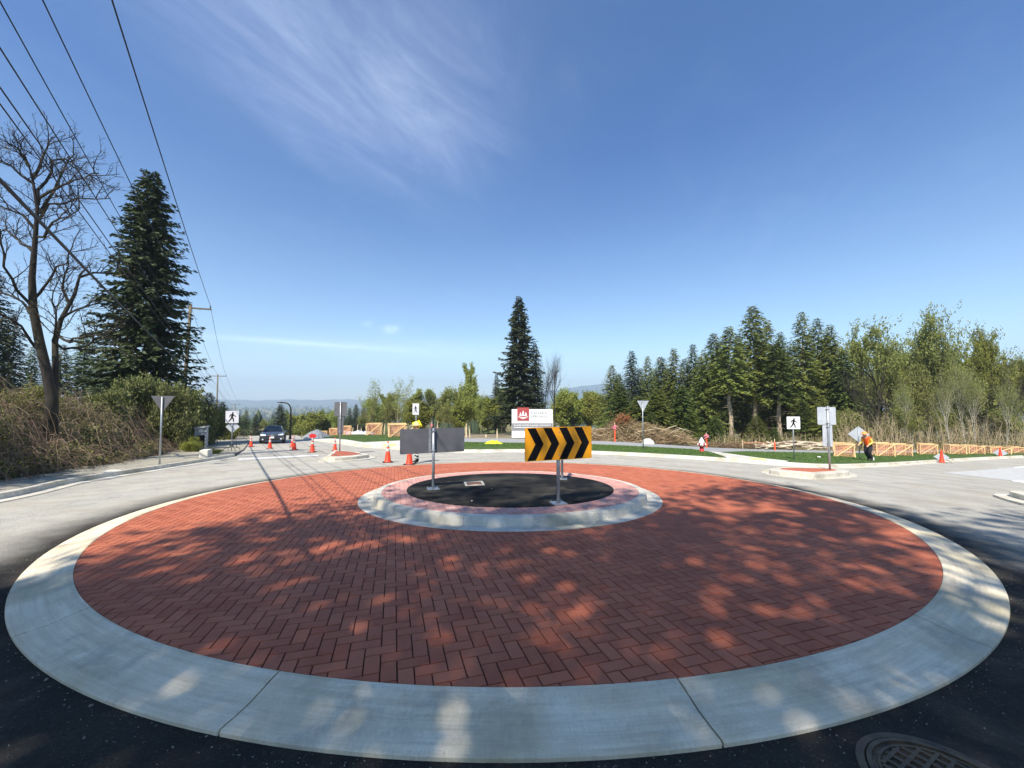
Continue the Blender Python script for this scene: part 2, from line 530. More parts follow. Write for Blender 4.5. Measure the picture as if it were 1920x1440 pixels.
def asphalt_material():
    m_ = bpy.data.materials.new('asphalt')
    m_.use_nodes = True
    k = NT(m_.node_tree)
    b = m_.node_tree.nodes['Principled BSDF']
    pos = k.n('ShaderNodeNewGeometry').outputs['Position']
    sep = k.n('ShaderNodeSeparateXYZ'); k.link(pos, sep.inputs[0])
    dx = k.m('SUBTRACT', sep.outputs[0], XC); dy = k.m('SUBTRACT', sep.outputs[1], YC)
    rr = k.m('SQRT', k.m('ADD', k.m('MULTIPLY', dx, dx), k.m('MULTIPLY', dy, dy)))
    big = k.noise(pos, 0.35, 5, 0.6)
    mid = k.noise(pos, 2.2, 6, 0.65)
    speck = k.noise(pos, 190.0, 3, 0.7)
    stone = k.n('ShaderNodeTexVoronoi'); stone.inputs['Scale'].default_value = 90.0; k.link(pos, stone.inputs['Vector'])
    base = k.mix(k.ramp(mid, [(0.3, 0.0), (0.7, 1.0)]), lin(156, 152, 142), lin(188, 183, 170))
    base = k.mix(k.m('MULTIPLY', k.ramp(big, [(0.4, 0.0), (0.65, 1.0)]), 0.5), base, lin(138, 133, 122))
    # new strip laid against the ring: darker, with a ragged edge
    edge = k.m('ADD', rr, k.m('MULTIPLY', k.m('SUBTRACT', k.noise(pos, 1.3, 5, 0.6), 0.5), 0.7))
    edge = k.m('SUBTRACT', edge, k.m('MULTIPLY', k.m('MULTIPLY_ADD', k.m('MULTIPLY', dy, -1.0), 0.30, -1.35, clamp=True), 1.3))
    strip = k.ramp(k.m('DIVIDE', edge, 20.0), [(0.366, 1.0), (0.378, 0.75), (0.412, 0.0)])
    dark = k.mix(k.ramp(mid, [(0.35, 0.0), (0.7, 1.0)]), lin(18, 15, 12), lin(42, 36, 28))
    col = k.mix(strip, base, dark)
    clean = k.m('MULTIPLY_ADD', strip, -0.72, 1.0)
    stc = k.n('ShaderNodeSeparateColor'); k.link(stone.outputs['Color'], stc.inputs[0])
    col = k.mix(k.m('MULTIPLY', k.ramp(stc.outputs[0], [(0.86, 0.0), (0.97, 1.0)]), k.m('MULTIPLY', clean, 0.25)), col, lin(170, 160, 144))
    col = k.mix(k.m('MULTIPLY', k.ramp(stc.outputs[1], [(0.75, 0.0), (0.95, 1.0)]), 0.6), col, (0.012, 0.011, 0.010, 1))
    # dried mud and dust tracked across, oil spots
    col = k.mix(k.m('MULTIPLY', k.ramp(k.noise(pos, 0.8, 7, 0.7, 0.6), [(0.50, 0.0), (0.66, 1.0)]), k.m('MULTIPLY', clean, 0.5)), col, lin(146, 132, 112))
    col = k.mix(k.m('MULTIPLY', k.ramp(k.noise(pos, 1.6, 3, 0.5), [(0.66, 0.0), (0.74, 1.0)]), 0.5), col, lin(60, 58, 55))
    # wheel-polished ring lanes
    lane = k.m('SINE', k.m('MULTIPLY', rr, 3.3))
    col = k.mix(k.m('MULTIPLY', k.m('MULTIPLY_ADD', lane, 0.5, 0.5), k.m('MULTIPLY', k.m('MULTIPLY', mid, 0.5), k.m('SUBTRACT', 1.0, strip))), col, lin(190, 182, 162))
    col = k.mix(k.m('MULTIPLY', k.m('MULTIPLY_ADD', speck, 0.9, -0.2, clamp=True), clean), col, k.mix(0.5, col, lin(215, 210, 200)))
    col = k.mix(k.ramp(stone.outputs['Distance'], [(0.0, 0.55), (0.35, 0.0)]), col, k.mix(0.6, col, (0.02, 0.02, 0.02, 1)))
    k.put(b.inputs['Base Color'], col)
    b.inputs['Roughness'].default_value = 0.92
    b.inputs['Specular IOR Level'].default_value = 0.1
    bn = k.n('ShaderNodeBump'); bn.inputs['Strength'].default_value = 0.55; bn.inputs['Distance'].default_value = 0.012
    k.link(k.m('ADD', k.noise(pos, 120.0, 4, 0.7), k.m('MULTIPLY', stone.outputs['Distance'], 0.6)), bn.inputs['Height'])
    k.link(bn.outputs[0], b.inputs['Normal'])
    return m_
ASPHALT = asphalt_material()

def concrete_material(name, c1, c2, stain, bump=0.35, streak=True):
    m_ = bpy.data.materials.new(name)
    m_.use_nodes = True
    k = NT(m_.node_tree)
    b = m_.node_tree.nodes['Principled BSDF']
    pos = k.n('ShaderNodeNewGeometry').outputs['Position']
    sep = k.n('ShaderNodeSeparateXYZ'); k.link(pos, sep.inputs[0])
    dx = k.m('SUBTRACT', sep.outputs[0], XC); dy = k.m('SUBTRACT', sep.outputs[1], YC)
    rr = k.m('SQRT', k.m('ADD', k.m('MULTIPLY', dx, dx), k.m('MULTIPLY', dy, dy)))
    ang = k.m('ARCTAN2', dx, dy)
    # trowel marks run round the ring
    vec = k.comb(k.m('MULTIPLY', rr, 26.0), k.m('MULTIPLY', ang, 9.0), sep.outputs[2])
    tro = k.noise(vec, 1.0, 6, 0.65)
    blot = k.noise(pos, 2.6, 6, 0.62, 0.4)
    fine = k.noise(pos, 55.0, 5, 0.7)
    pit = k.n('ShaderNodeTexVoronoi'); pit.inputs['Scale'].default_value = 38.0; k.link(pos, pit.inputs['Vector'])
    pm = k.m('MULTIPLY', k.ramp(pit.outputs['Distance'], [(0.05, 1.0), (0.13, 0.0)]), k.ramp(k.noise(pos, 4.0, 3, 0.5), [(0.56, 0.0), (0.66, 1.0)]))
    col = k.mix(k.ramp(blot, [(0.33, 0.0), (0.66, 1.0)]), c1, c2)
    if streak: col = k.mix(k.m('MULTIPLY', k.ramp(tro, [(0.4, 0.0), (0.7, 1.0)]), 0.55), col, stain)
    col = k.mix(k.m('MULTIPLY', k.ramp(fine, [(0.45, 0.0), (0.75, 1.0)]), 0.35), col, stain)
    col = k.mix(k.m('MULTIPLY', k.ramp(k.noise(pos, 0.9, 5, 0.6), [(0.48, 0.0), (0.64, 1.0)]), 0.55), col, lin(170, 158, 120))
    col = k.mix(k.m('MULTIPLY', k.ramp(k.noise(pos, 1.7, 8, 0.7), [(0.52, 0.0), (0.62, 1.0)]), 0.4), col, lin(132, 130, 122))
    col = k.mix(k.m('MULTIPLY', pm, 0.85), col, (0.03, 0.03, 0.03, 1))
    broom = k.noise(k.comb(k.m('MULTIPLY', rr, 6.0), k.m('MULTIPLY', ang, 900.0), 0.0), 1.0, 2, 0.5)
    col = k.mix(k.m('MULTIPLY', k.ramp(broom, [(0.35, 0.0), (0.65, 1.0)]), 0.16), col, stain)
    k.put(b.inputs['Base Color'], col)
    b.inputs['Roughness'].default_value = 0.78
    bn = k.n('ShaderNodeBump'); bn.inputs['Strength'].default_value = bump; bn.inputs['Distance'].default_value = 0.01
    k.link(k.m('SUBTRACT', k.m('ADD', k.m('MULTIPLY', fine, 0.5), tro), k.m('MULTIPLY', pm, 2.0)), bn.inputs['Height'])
    k.link(bn.outputs[0], b.inputs['Normal'])
    return m_
CONC = concrete_material('kerb_concrete', lin(204, 197, 180), lin(228, 221, 204), lin(160, 152, 136))
RINGC = concrete_material('ring_concrete', lin(226, 208, 174), lin(244, 230, 202), lin(180, 162, 132))
CONC2 = concrete_material('pale_concrete', lin(206, 201, 188), lin(222, 217, 204), lin(182, 177, 164), 0.2, False)
M_DIRT = mat('dirt_ground', lin(120, 104, 82), lin(150, 136, 110), 0.8, 0.95, bump=0.5, bscale=9, c3=lin(92, 92, 62), scale3=0.12, f3=0.7, world_co=True)
M_SOIL = mat('bank_soil', lin(58, 46, 36), lin(84, 70, 50), 2.2, 0.95, bump=0.8, bscale=6, world_co=True)
M_GRAVEL = mat('gravel', lin(136, 130, 114), lin(190, 182, 162), 34.0, 0.95, bump=1.0, bscale=60, c3=lin(118, 112, 98), scale3=1.4, f3=0.6, world_co=True, detail=2)
M_LAWN = mat('lawn_soil', lin(50, 74, 22), lin(78, 98, 34), 3.0, 0.95, bump=0.6, bscale=50, world_co=True)
M_GRASS = mat('grass_blade', lin(62, 92, 26), lin(102, 126, 46), 5.0, 0.6, trans=0.2, world_co=True)
M_PAINT = mat('road_paint', lin(228, 228, 222), lin(200, 200, 194), 9.0, 0.7, bump=0.3, bscale=90, c3=lin(160, 158, 152), scale3=3.0, f3=0.5, world_co=True)
M_PALE = mat('pale_paint', lin(172, 170, 164), lin(192, 190, 184), 5.0, 0.8, bump=0.3, bscale=90, world_co=True)
M_PATH = mat('path_asphalt', lin(142, 142, 140), lin(158, 157, 152), 3.0, 0.9, bump=0.4, bscale=90, world_co=True)

def ground_sheet():
    a = [0.0]
    st = 0.7
    while a[-1] < 6200:
        a.append(a[-1] + st)
        if a[-1] > 60: st *= 1.09
    xs = np.array([-v for v in a[:0:-1]] + a)
    ys = xs.copy()
    X, Y = np.meshgrid(xs, ys, indexing='ij')
    n = len(xs)
    H = Z(X, Y) - 0.07
    # keep the sheet under the paved and planted layers, plus a little roughness elsewhere
    H = H + 0.03 * np.sin(X * 1.7 + 2 * np.sin(Y * 0.9)) * np.sin(Y * 1.3) * sstep(0.0, 3.0, bank_dist(X, Y)) * 3
    V = np.stack([X, Y, H], -1).reshape(-1, 3)
    i, j = np.meshgrid(np.arange(n - 1), np.arange(n - 1), indexing='ij')
    q = (i * n + j).ravel()
    F = np.stack([q, q + n, q + n + 1, q + 1], 1)
    cx = X[:-1, :-1].ravel() + 0.3; cy = Y[:-1, :-1].ravel() + 0.3
    bank = (bank_dist(cx, cy) > 0.2) & (np.hypot(cx, cy) < 90)
    far = np.hypot(cx, cy) > 75
    M_FIELD = mat('valley_floor', lin(62, 74, 40), lin(96, 104, 60), 0.02, 0.95, world_co=True, c3=lin(44, 60, 34), scale3=0.006, f3=0.8)
    mi = np.where(bank, 1, np.where(far, 2, 0))
    me = np_mesh('ground', V, F, [M_DIRT, M_SOIL, M_FIELD], mi, True)
    return structure(link('ground', me), 'brown dirt ground falling away to the valley')
ground_sheet()

def hills():
    """a low blue range round the valley, higher to the right of the big conifer"""
    rng = random.Random(5)
    n = 560
    vs, fs = [], []
    for i in range(n + 1):
        a = R(-180 + 360 * i / n)                     # bearing from straight ahead, to the right positive
        px = 960 + FPX * math.tan(max(min(a, R(79)), R(-79)))
        h = np.interp(px, [-3000, 300, 440, 690, 840, 1000, 1060, 1120, 1190, 1300, 1700, 2400, 5000], [40, 20, 14, 22, 40, 120, 180, 235, 290, 310, 240, 180, 80])
        h = h + 5 * math.sin(i * 0.6) + 4 * math.sin(i * 1.7 + 1) + rng.uniform(-2.0, 2.0)
        for k, (d, f) in enumerate([(3900, -0.35), (4500, 0.35), (5100, 0.8), (5500, 1.0), (5900, 0.7)]):
            dist = d / max(math.cos(a), 0.75) if False else d
            z = -74 + (h + 74) * max(f, 0) if f > 0 else -80
            vs.append((math.sin(a) * dist, math.cos(a) * dist, z + (rng.uniform(-6, 6) if 0 < k < 3 else 0)))
    for i in range(n):
        for k in range(4):
            p = i * 5 + k
            fs.append((p, p + 1, p + 6, p + 5))
    mb = MB(); mb.add(vs, fs)
    M = mat('hill_forest', lin(44, 62, 40), lin(66, 82, 50), 0.004, 0.95, world_co=True, c3=lin(90, 96, 70), scale3=0.002, f3=0.6)
    structure(mb.build('hills', M, None, True, True), 'low blue hills along the far horizon')
hills()

# road surface as one sheet: roundabout, the road to the left with the car, the road to the right, the road behind
KERB_L = [(-8.3, -6.0), (-9.3, -1.0), (-10.1, 4.0), G(0, 938), G(145, 905), G(300, 880), G(380, 867), G(441, 857)]
KERB_L = [Vector((p[0], p[1], 0)) for p in KERB_L]
FARK = [(566, 824), (600, 827), (640, 832), (680, 838), (720, 841), (780, 845), (870, 848), (960, 847.5), (1040, 848), (1113, 851), (1200, 855),
        (1300, 861), (1400, 868), (1500, 875), (1560, 877), (1610, 876), (1700, 871), (1770, 866), (1840, 861.5), (1920, 857.5)]
FAR = [Vector((p.x, p.y, 0)) for p in (G(*q) for q in FARK)]
FAR_S = smooth_path(FAR, 0.6)
left_edge = [Vector((p.x, p.y, 0)) for p in (G(456, 845), G(464, 834), G(471, 827))]
le, re_ = left_edge[-1], FAR[0]
dl = Vector((-0.57, 0.82, 0))
end_r = FAR_S[-1] + Vector((14, 1.0, 0))
road_poly = ([Vector((-8.2, -14, 0))] + smooth_path(KERB_L, 0.8) + left_edge + [le + dl * 15, le + dl * 60, le + dl * 60 + Vector((7.5, 3.0, 0)), re_ + dl * 12 + Vector((1.0, 0.5, 0))]
             + FAR_S + [end_r, Vector((60, 18, 0)), Vector((40, 3, 0)), Vector((22, -4, 0)), Vector((12, -14, 0))])
road = structure(sheet('road', road_poly, 0.0, ASPHALT, 0.9), 'grey asphalt road round the roundabout')

# kerbs
KP = [(-0.28, -0.05), (-0.28, 0.012), (-0.02, 0.02), (0.0, 0.03), (0.018, 0.135), (0.035, 0.15), (0.16, 0.15), (0.17, 0.14), (0.17, -0.05)]
def kerb(name, path, flip, label, joint=3.0):
    root = thing(name, None, None)
    structure(root, label)
    pts = smooth_path(path, 0.25)
    if flip: pts = pts[::-1]
    run, seg = 0.0, [pts[0]]
    for a, b in zip(pts, pts[1:]):
        run += (b - a).length
        seg.append(b)
        if run > joint:
            sweep('kerb_stone', trim(seg), KP, CONC, root); seg = [b]; run = 0.0
    if len(seg) > 1: sweep('kerb_stone', trim(seg), KP, CONC, root)
    return root
def trim(seg):
    s = [Vector(p) for p in seg]
    s[0] = s[0] + (s[1] - s[0]).normalized() * 0.004
    s[-1] = s[-1] + (s[-2] - s[-1]).normalized() * 0.004
    return s
kerb('roadside_kerb', KERB_L, True, 'new concrete kerb curving along the left roadside')
kerb('far_kerb', FAR, True, 'pale concrete kerb beyond the roundabout', 4.0)

# gravel shoulder on the left
inner = [p + Vector((-0.30, 0.0, 0)) for p in smooth_path(KERB_L, 0.8)]
outer = [Vector((float(np.interp(y, [b[1] for b in BANK], [b[0] for b in BANK])) - 0.5, y, 0)) for y in np.arange(44, -8, -1.0)]
shoulder = inner + left_edge + [le + dl * 8] + outer
structure(sheet('gravel_shoulder', shoulder, 0.075, M_GRAVEL, 0.7, 0.12), 'pale gravel shoulder behind the left kerb')

def G3(px, py, dz): 
    p = G(px, py, dz); return Vector((p.x, p.y, 0))
LZ = 0.135
# lawns
back1 = [G3(760, 815, LZ), G3(690, 815, LZ), G3(625, 816, LZ)]
front1 = [G3(602, 820.5, LZ), G3(650, 824, LZ), G3(681, 829, LZ), G3(745, 826, LZ), G3(800, 823, LZ)]
lawn_a = front1 + [G3(800, 817, LZ)] + back1
lawn_b = [G3(850, 838.5, LZ), G3(960, 838.5, LZ), G3(1113, 842.5, LZ), G3(1200, 846.5, LZ), G3(1300, 852, LZ), G3(1361, 857, LZ), G3(1335, 848.5, LZ), G3(1300, 842.5, LZ), G3(1200, 837, LZ), G3(1113, 833, LZ), G3(960, 830, LZ), G3(850, 828.5, LZ)]
lawn_c = [G3(1352, 848, LZ), G3(1420, 857.5, LZ), G3(1480, 864, LZ), G3(1540, 868, LZ), G3(1600, 867.5, LZ), G3(1700, 862, LZ), G3(1770, 857.5, LZ), G3(1840, 853.5, LZ), G3(1925, 850, LZ), G3(1925, 844, LZ), G3(1840, 845, LZ), G3(1700, 848.5, LZ), G3(1600, 849.5, LZ), G3(1500, 848, LZ), G3(1400, 846, LZ)]
LAWNS = []
for nm, pl, lb in (('lawn', lawn_a, 'lawn strip in front of the boxed street trees'), ('lawn', lawn_b, 'narrow lawn strip under the yield sign and hydrant'), ('lawn', lawn_c, 'wide lawn at the right in front of the wooden barriers')):
    o = structure(sheet(nm, pl, LZ, M_LAWN, 0.8, 0.2), lb)
    LAWNS.append(pl)
# concrete walks
walk_a = [G3(575, 821.5, 0.12), G3(602, 820.5, 0.12), G3(650, 824, 0.12), G3(681, 829, 0.12), G3(745, 826, 0.12), G3(800, 823, 0.12), G3(850, 829, 0.12), G3(850, 838.5, 0.12), G3(780, 837, 0.12), G3(720, 833.5, 0.12), G3(680, 830.2, 0.12), G3(640, 825.5, 0.12), G3(600, 822.5, 0.12)]
walk_a = [Vector(p) for p in walk_a]
off = [p for p in FAR_S if True]
def offset_path(pts, d):
    out = []
    for i, p in enumerate(pts):
        t = (pts[min(i + 1, len(pts) - 1)] - pts[max(i - 1, 0)]).normalized()
        out.append(p + Vector((-t.y, t.x, 0)) * d)
    return out
behind = offset_path(FAR_S, 0.16)
def idx_near(path, q): return min(range(len(path)), key=lambda i: (path[i] - q).length)
i0, i1 = idx_near(behind, G3(575, 824, 0.12)), idx_near(behind, G3(860, 846, 0.12))
walk_a = behind[i0:i1] + [G3(850, 829, 0.12), G3(800, 823, 0.12), G3(745, 826, 0.12), G3(681, 829, 0.12), G3(650, 824, 0.12), G3(602, 820.5, 0.12)]
structure(sheet('sidewalk', walk_a, 0.128, CONC2, 0.8, 0.2), 'pale concrete sidewalk corner beside the lawn')
i0, i1 = idx_near(behind, G3(1366, 865, 0.12)), idx_near(behind, G3(1520, 874, 0.12))
walk_b = behind[i0:i1] + [G3(1480, 864, 0.12), G3(1420, 857.5, 0.12), G3(1352, 848, 0.12), G3(1330, 846.5, 0.12), G3(1338, 849, 0.12), G3(1361, 857, 0.12)]
structure(sheet('sidewalk', walk_b, 0.128, CONC2, 0.8, 0.2), 'pale concrete walk ramp between the two lawns')
# grassed fill between lawn and kerb so the bed meets the kerb back
i0, i1 = idx_near(behind, G3(850, 846, 0.12)), idx_near(behind, G3(1370, 865, 0.12))
structure(sheet('lawn_verge', behind[i0:i1] + lawn_b[5::-1], 0.125, M_LAWN, 0.8, 0.15), 'grass verge at the back of the far kerb')
i0 = idx_near(behind, G3(1518, 874, 0.12))
structure(sheet('lawn_verge', behind[i0:] + lawn_c[8:1:-1], 0.125, M_LAWN, 0.8, 0.15), 'grass verge behind the kerb at the right')
# asphalt path behind the lawns
path_poly = [G3(850, 828.5, .1), G3(960, 830, .1), G3(1113, 833, .1), G3(1200, 837, .1), G3(1300, 842.5, .1), G3(1335, 847, .1), G3(1400, 846, .1), G3(1500, 848, .1), G3(1600, 849.5, .1), G3(1700, 848.5, .1), G3(1840, 845, .1), G3(1925, 844, .1),
             G3(1925, 841, .1), G3(1840, 842, .1), G3(1700, 845, .1), G3(1600, 845.5, .1), G3(1500, 844, .1), G3(1400, 842, .1), G3(1320, 838.5, .1), G3(1200, 830.5, .1), G3(1113, 826.5, .1), G3(960, 822.5, .1), G3(850, 821.5, .1)]
structure(sheet('path', path_poly, 0.10, M_PATH, 0.9, 0.15), 'grey asphalt path behind the lawns')

bk = offset_path(FAR_S, 1.1)
structure(sheet('kerb_backing', behind + bk[::-1], 0.112, CONC2, 0.8, 0.15), 'concrete backing behind the far kerb')
# yellow tactile pad and painted road markings
def flat(name, pix, dz, mt, label=None, grid=0.5):
    o = sheet(name, [G3(px, py, dz) for px, py in pix], dz, mt, grid)
    return structure(o, label)
M_TACT = mat('tactile_yellow', lin(222, 206, 112), lin(236, 224, 150), 6.0, 0.8)
flat('tactile_pad', [(1404, 857.5), (1432, 859.5), (1440, 863.6), (1410, 861.5)], 0.136, M_TACT, 'faded yellow tactile pad on the walk ramp')
flat('tactile_pad', [(716, 832.5), (742, 831.5), (744, 836), (722, 836.2)], 0.136, M_TACT, 'faded yellow tactile pad left of the grey board')
flat('yield_line', [(447, 859.6), (520, 856.2), (597, 852.6), (597, 854.6), (520, 858.8), (447, 862.4)], 0.006, M_PAINT, 'white line across the road by the cones')
flat('painted_gore', [(1768, 886.3), (1900, 876), (1925, 874.5), (1925, 905), (1897, 901)], 0.005, M_PALE, 'pale painted wedge on the road at the right')
flat('road_marking', [(1895, 900.2), (1925, 902), (1925, 906), (1900, 903)], 0.010, M_PAINT, 'white painted edge of the pale wedge')
flat('road_marking', [(1900, 875.6), (1925, 873.4), (1925, 876.4), (1903, 878)], 0.010, M_PAINT, 'white painted far edge of the pale wedge')

# ---- the roundabout: sloped concrete ring, brick apron, raised centre
def apron(r): return 0.05 + (0.088 - 0.05) * (r - R2) / (R1 - R2)
def ring_piece(name, prof, a0, a1, mt, parent, n=None):
    n = n or max(3, int((a1 - a0) * 180 / math.pi / 1.2))
    vs, fs = [], []
    m_ = len(prof)
    for i in range(n + 1):
        a = a0 + (a1 - a0) * i / n
        for r, z in prof:
            x, y = XC + r * math.cos(a), YC + r * math.sin(a)
            vs.append((x, y, (zs(x, y)) + z))
    for i in range(n):
        for j in range(m_ - 1):
            p = i * m_ + j
            fs.append((p, p + m_, p + m_ + 1, p + 1))
    if a1 - a0 < 6.2:
        fs.append(tuple(range(m_ - 1))); fs.append(tuple(n * m_ + j for j in reversed(range(m_ - 1))))
    mb = MB(); mb.add(vs, fs)
    o = mb.build(name, mt, parent, True)
    bm = bmesh.new(); bm.from_mesh(o.data)
    bmesh.ops.remove_doubles(bm, verts=bm.verts, dist=1e-5)
    bmesh.ops.recalc_face_normals(bm, faces=bm.faces)
    if sum(f.normal.z * f.calc_area() for f in bm.faces if abs(f.normal.z) > .5) < 0 and len([e for e in bm.edges if len(e.link_faces) == 1]): bmesh.ops.reverse_faces(bm, faces=bm.faces)
    bm.to_mesh(o.data); bm.free()
    return o
def sharp(o, ang=30):
    me = o.data
    bm = bmesh.new(); bm.from_mesh(me)
    for e in bm.edges:
        if len(e.link_faces) == 2 and e.calc_face_angle(0) > R(ang): e.smooth = False
    bm.to_mesh(me); bm.free()
    return o
APR = structure(thing('roundabout_apron', None, None), 'red brick apron with a concrete ring')
RP = [(R0, 0.020), (R0 - 0.012, 0.030), (R0 - 0.10, 0.034), (R0 - 0.19, 0.044), (R0 - 0.28, 0.066), (R0 - 0.35, 0.084), (R1 + 0.01, 0.092), (R1 + 0.0, 0.088), (R1 - 0.0, -0.05), (R0, -0.05), (R0, 0.020)]
joints = [R(-121.5 + 20.0 * i + [0, -.6, 0.4, 0.8, -0.5, 0.3][i % 6]) for i in range(18)]
for i in range(18):
    a0, a1 = joints[i], joints[(i + 1) % 18]
    if a1 < a0: a1 += 2 * math.pi
    sharp(ring_piece('kerb_slab', RP, a0 + 0.0009, a1 - 0.0009, RINGC, APR), 40)

def brick_material(name, per_object):
    m_ = bpy.data.materials.new(name)
    m_.use_nodes = True
    k = NT(m_.node_tree)
    b = m_.node_tree.nodes['Principled BSDF']
    pos = k.n('ShaderNodeNewGeometry').outputs['Position']
    rnd = k.n('ShaderNodeObjectInfo').outputs['Random'] if per_object else k.n('ShaderNodeAttribute', attribute_name='rnd').outputs['Fac']
    base = k.mix(rnd, lin(164, 84, 56), lin(192, 110, 78))
    blot = k.noise(pos, 5.0, 6, 0.65)
    col = k.mix(k.m('MULTIPLY', k.ramp(blot, [(0.35, 0.0), (0.7, 1.0)]), 0.45), base, lin(198, 124, 90))
    col = k.mix(k.m('MULTIPLY', k.ramp(k.noise(pos, 0.7, 5, 0.6), [(0.42, 0.0), (0.7, 1.0)]), 0.45), col, lin(148, 82, 58))
    grain = k.noise(pos, 150.0, 4, 0.7)
    col = k.mix(k.m('MULTIPLY', k.ramp(grain, [(0.4, 0.0), (0.7, 1.0)]), 0.3), col, lin(126, 56, 44))
    k.put(b.inputs['Base Color'], col)
    b.inputs['Roughness'].default_value = 0.72
    b.inputs['Specular IOR Level'].default_value = 0.35
    bn = k.n('ShaderNodeBump'); bn.inputs['Strength'].default_value = 0.5; bn.inputs['Distance'].default_value = 0.008
    k.link(k.m('ADD', grain, k.m('MULTIPLY', k.noise(pos, 22.0, 4, 0.6), 0.8)), bn.inputs['Height'])
    k.link(bn.outputs[0], b.inputs['Normal'])
    return m_
M_BRICK, M_BRICKS = brick_material('brick_paver', True), brick_material('brick_paver_field', False)
M_JOINT = mat('brick_joint', lin(58, 30, 24), lin(84, 44, 34), 8.0, 0.95, bump=0.4, bscale=90, world_co=True)
def pink_material(name, per_object):
    m_ = bpy.data.materials.new(name); m_.use_nodes = True
    k = NT(m_.node_tree); b = m_.node_tree.nodes['Principled BSDF']
    pos = k.n('ShaderNodeNewGeometry').outputs['Position']
    rnd = k.n('ShaderNodeObjectInfo').outputs['Random'] if per_object else k.n('ShaderNodeAttribute', attribute_name='rnd').outputs['Fac']
    col = k.mix(rnd, lin(188, 126, 112), lin(204, 146, 132))
    col = k.mix(k.m('MULTIPLY', k.ramp(k.noise(pos, 7.0, 6, 0.65), [(0.38, 0.0), (0.68, 1.0)]), 0.6), col, lin(200, 176, 164))
    col = k.mix(k.m('MULTIPLY', k.ramp(k.noise(pos, 60.0, 4, 0.7), [(0.45, 0.0), (0.7, 1.0)]), 0.3), col, lin(160, 108, 98))
    k.put(b.inputs['Base Color'], col); b.inputs['Roughness'].default_value = 0.85
    return m_

def poly_area(p): return 0.5 * abs(sum(p[i][0] * p[(i + 1) % len(p)][1] - p[(i + 1) % len(p)][0] * p[i][1] for i in range(len(p))))
def clip_circle(poly, r, keep_inside=True, n=220):
    """cut a small polygon (circle-centred coordinates) against the circle's local chord"""
    cx = sum(p[0] for p in poly) / len(poly); cy = sum(p[1] for p in poly) / len(poly)
    a = math.atan2(cy, cx)
    planes = [a - 2 * math.pi / n, a, a + 2 * math.pi / n] if keep_inside else [a]
    sg = 1 if keep_inside else -1
    out = list(poly)
    for t in planes:
        nx, ny = math.cos(t), math.sin(t)
        res = []
        for i in range(len(out)):
            p, q = out[i], out[(i + 1) % len(out)]
            dp = sg * (p[0] * nx + p[1] * ny - r); dq = sg * (q[0] * nx + q[1] * ny - r)
            if dp <= 0: res.append(p)
            if (dp <= 0) != (dq <= 0):
                s = dp / (dp - dq)
                res.append((p[0] + (q[0] - p[0]) * s, p[1] + (q[1] - p[1]) * s))
        out = res
        if len(out) < 3: return []
    return out
def brick_geo(poly, top, bev=0.0035, depth=0.016):
    """vertices and faces of one brick with softened top edges; poly is counter-clockwise"""
    n = len(poly)
    cx = sum(p[0] for p in poly) / n; cy = sum(p[1] for p in poly) / n
    ins = []
    for i in range(n):
        p0, p1, p2 = poly[i - 1], poly[i], poly[(i + 1) % n]
        e1 = Vector((p1[0] - p0[0], p1[1] - p0[1])); e2 = Vector((p2[0] - p1[0], p2[1] - p1[1]))
        if e1.length < 1e-6 or e2.length < 1e-6: ins.append((p1[0] + (cx - p1[0]) * .05, p1[1] + (cy - p1[1]) * .05)); continue
        n1 = Vector((-e1.y, e1.x)).normalized(); n2 = Vector((-e2.y, e2.x)).normalized()
        s = n1 + n2
        s = s / max(0.6, s.dot(n1))
        ins.append((p1[0] + s.x * bev, p1[1] + s.y * bev))
    V = [(x, y, top(x, y) - depth) for x, y in poly] + [(x, y, top(x, y) - bev * 0.9) for x, y in poly] + [(x, y, top(x, y)) for x, y in ins]
    F = [tuple(range(2 * n, 3 * n))]
    for i in range(n):
        j = (i + 1) % n
        F.append((i, j, n + j, n + i)); F.append((n + i, n + j, 2 * n + j, 2 * n + i))
    return V, F
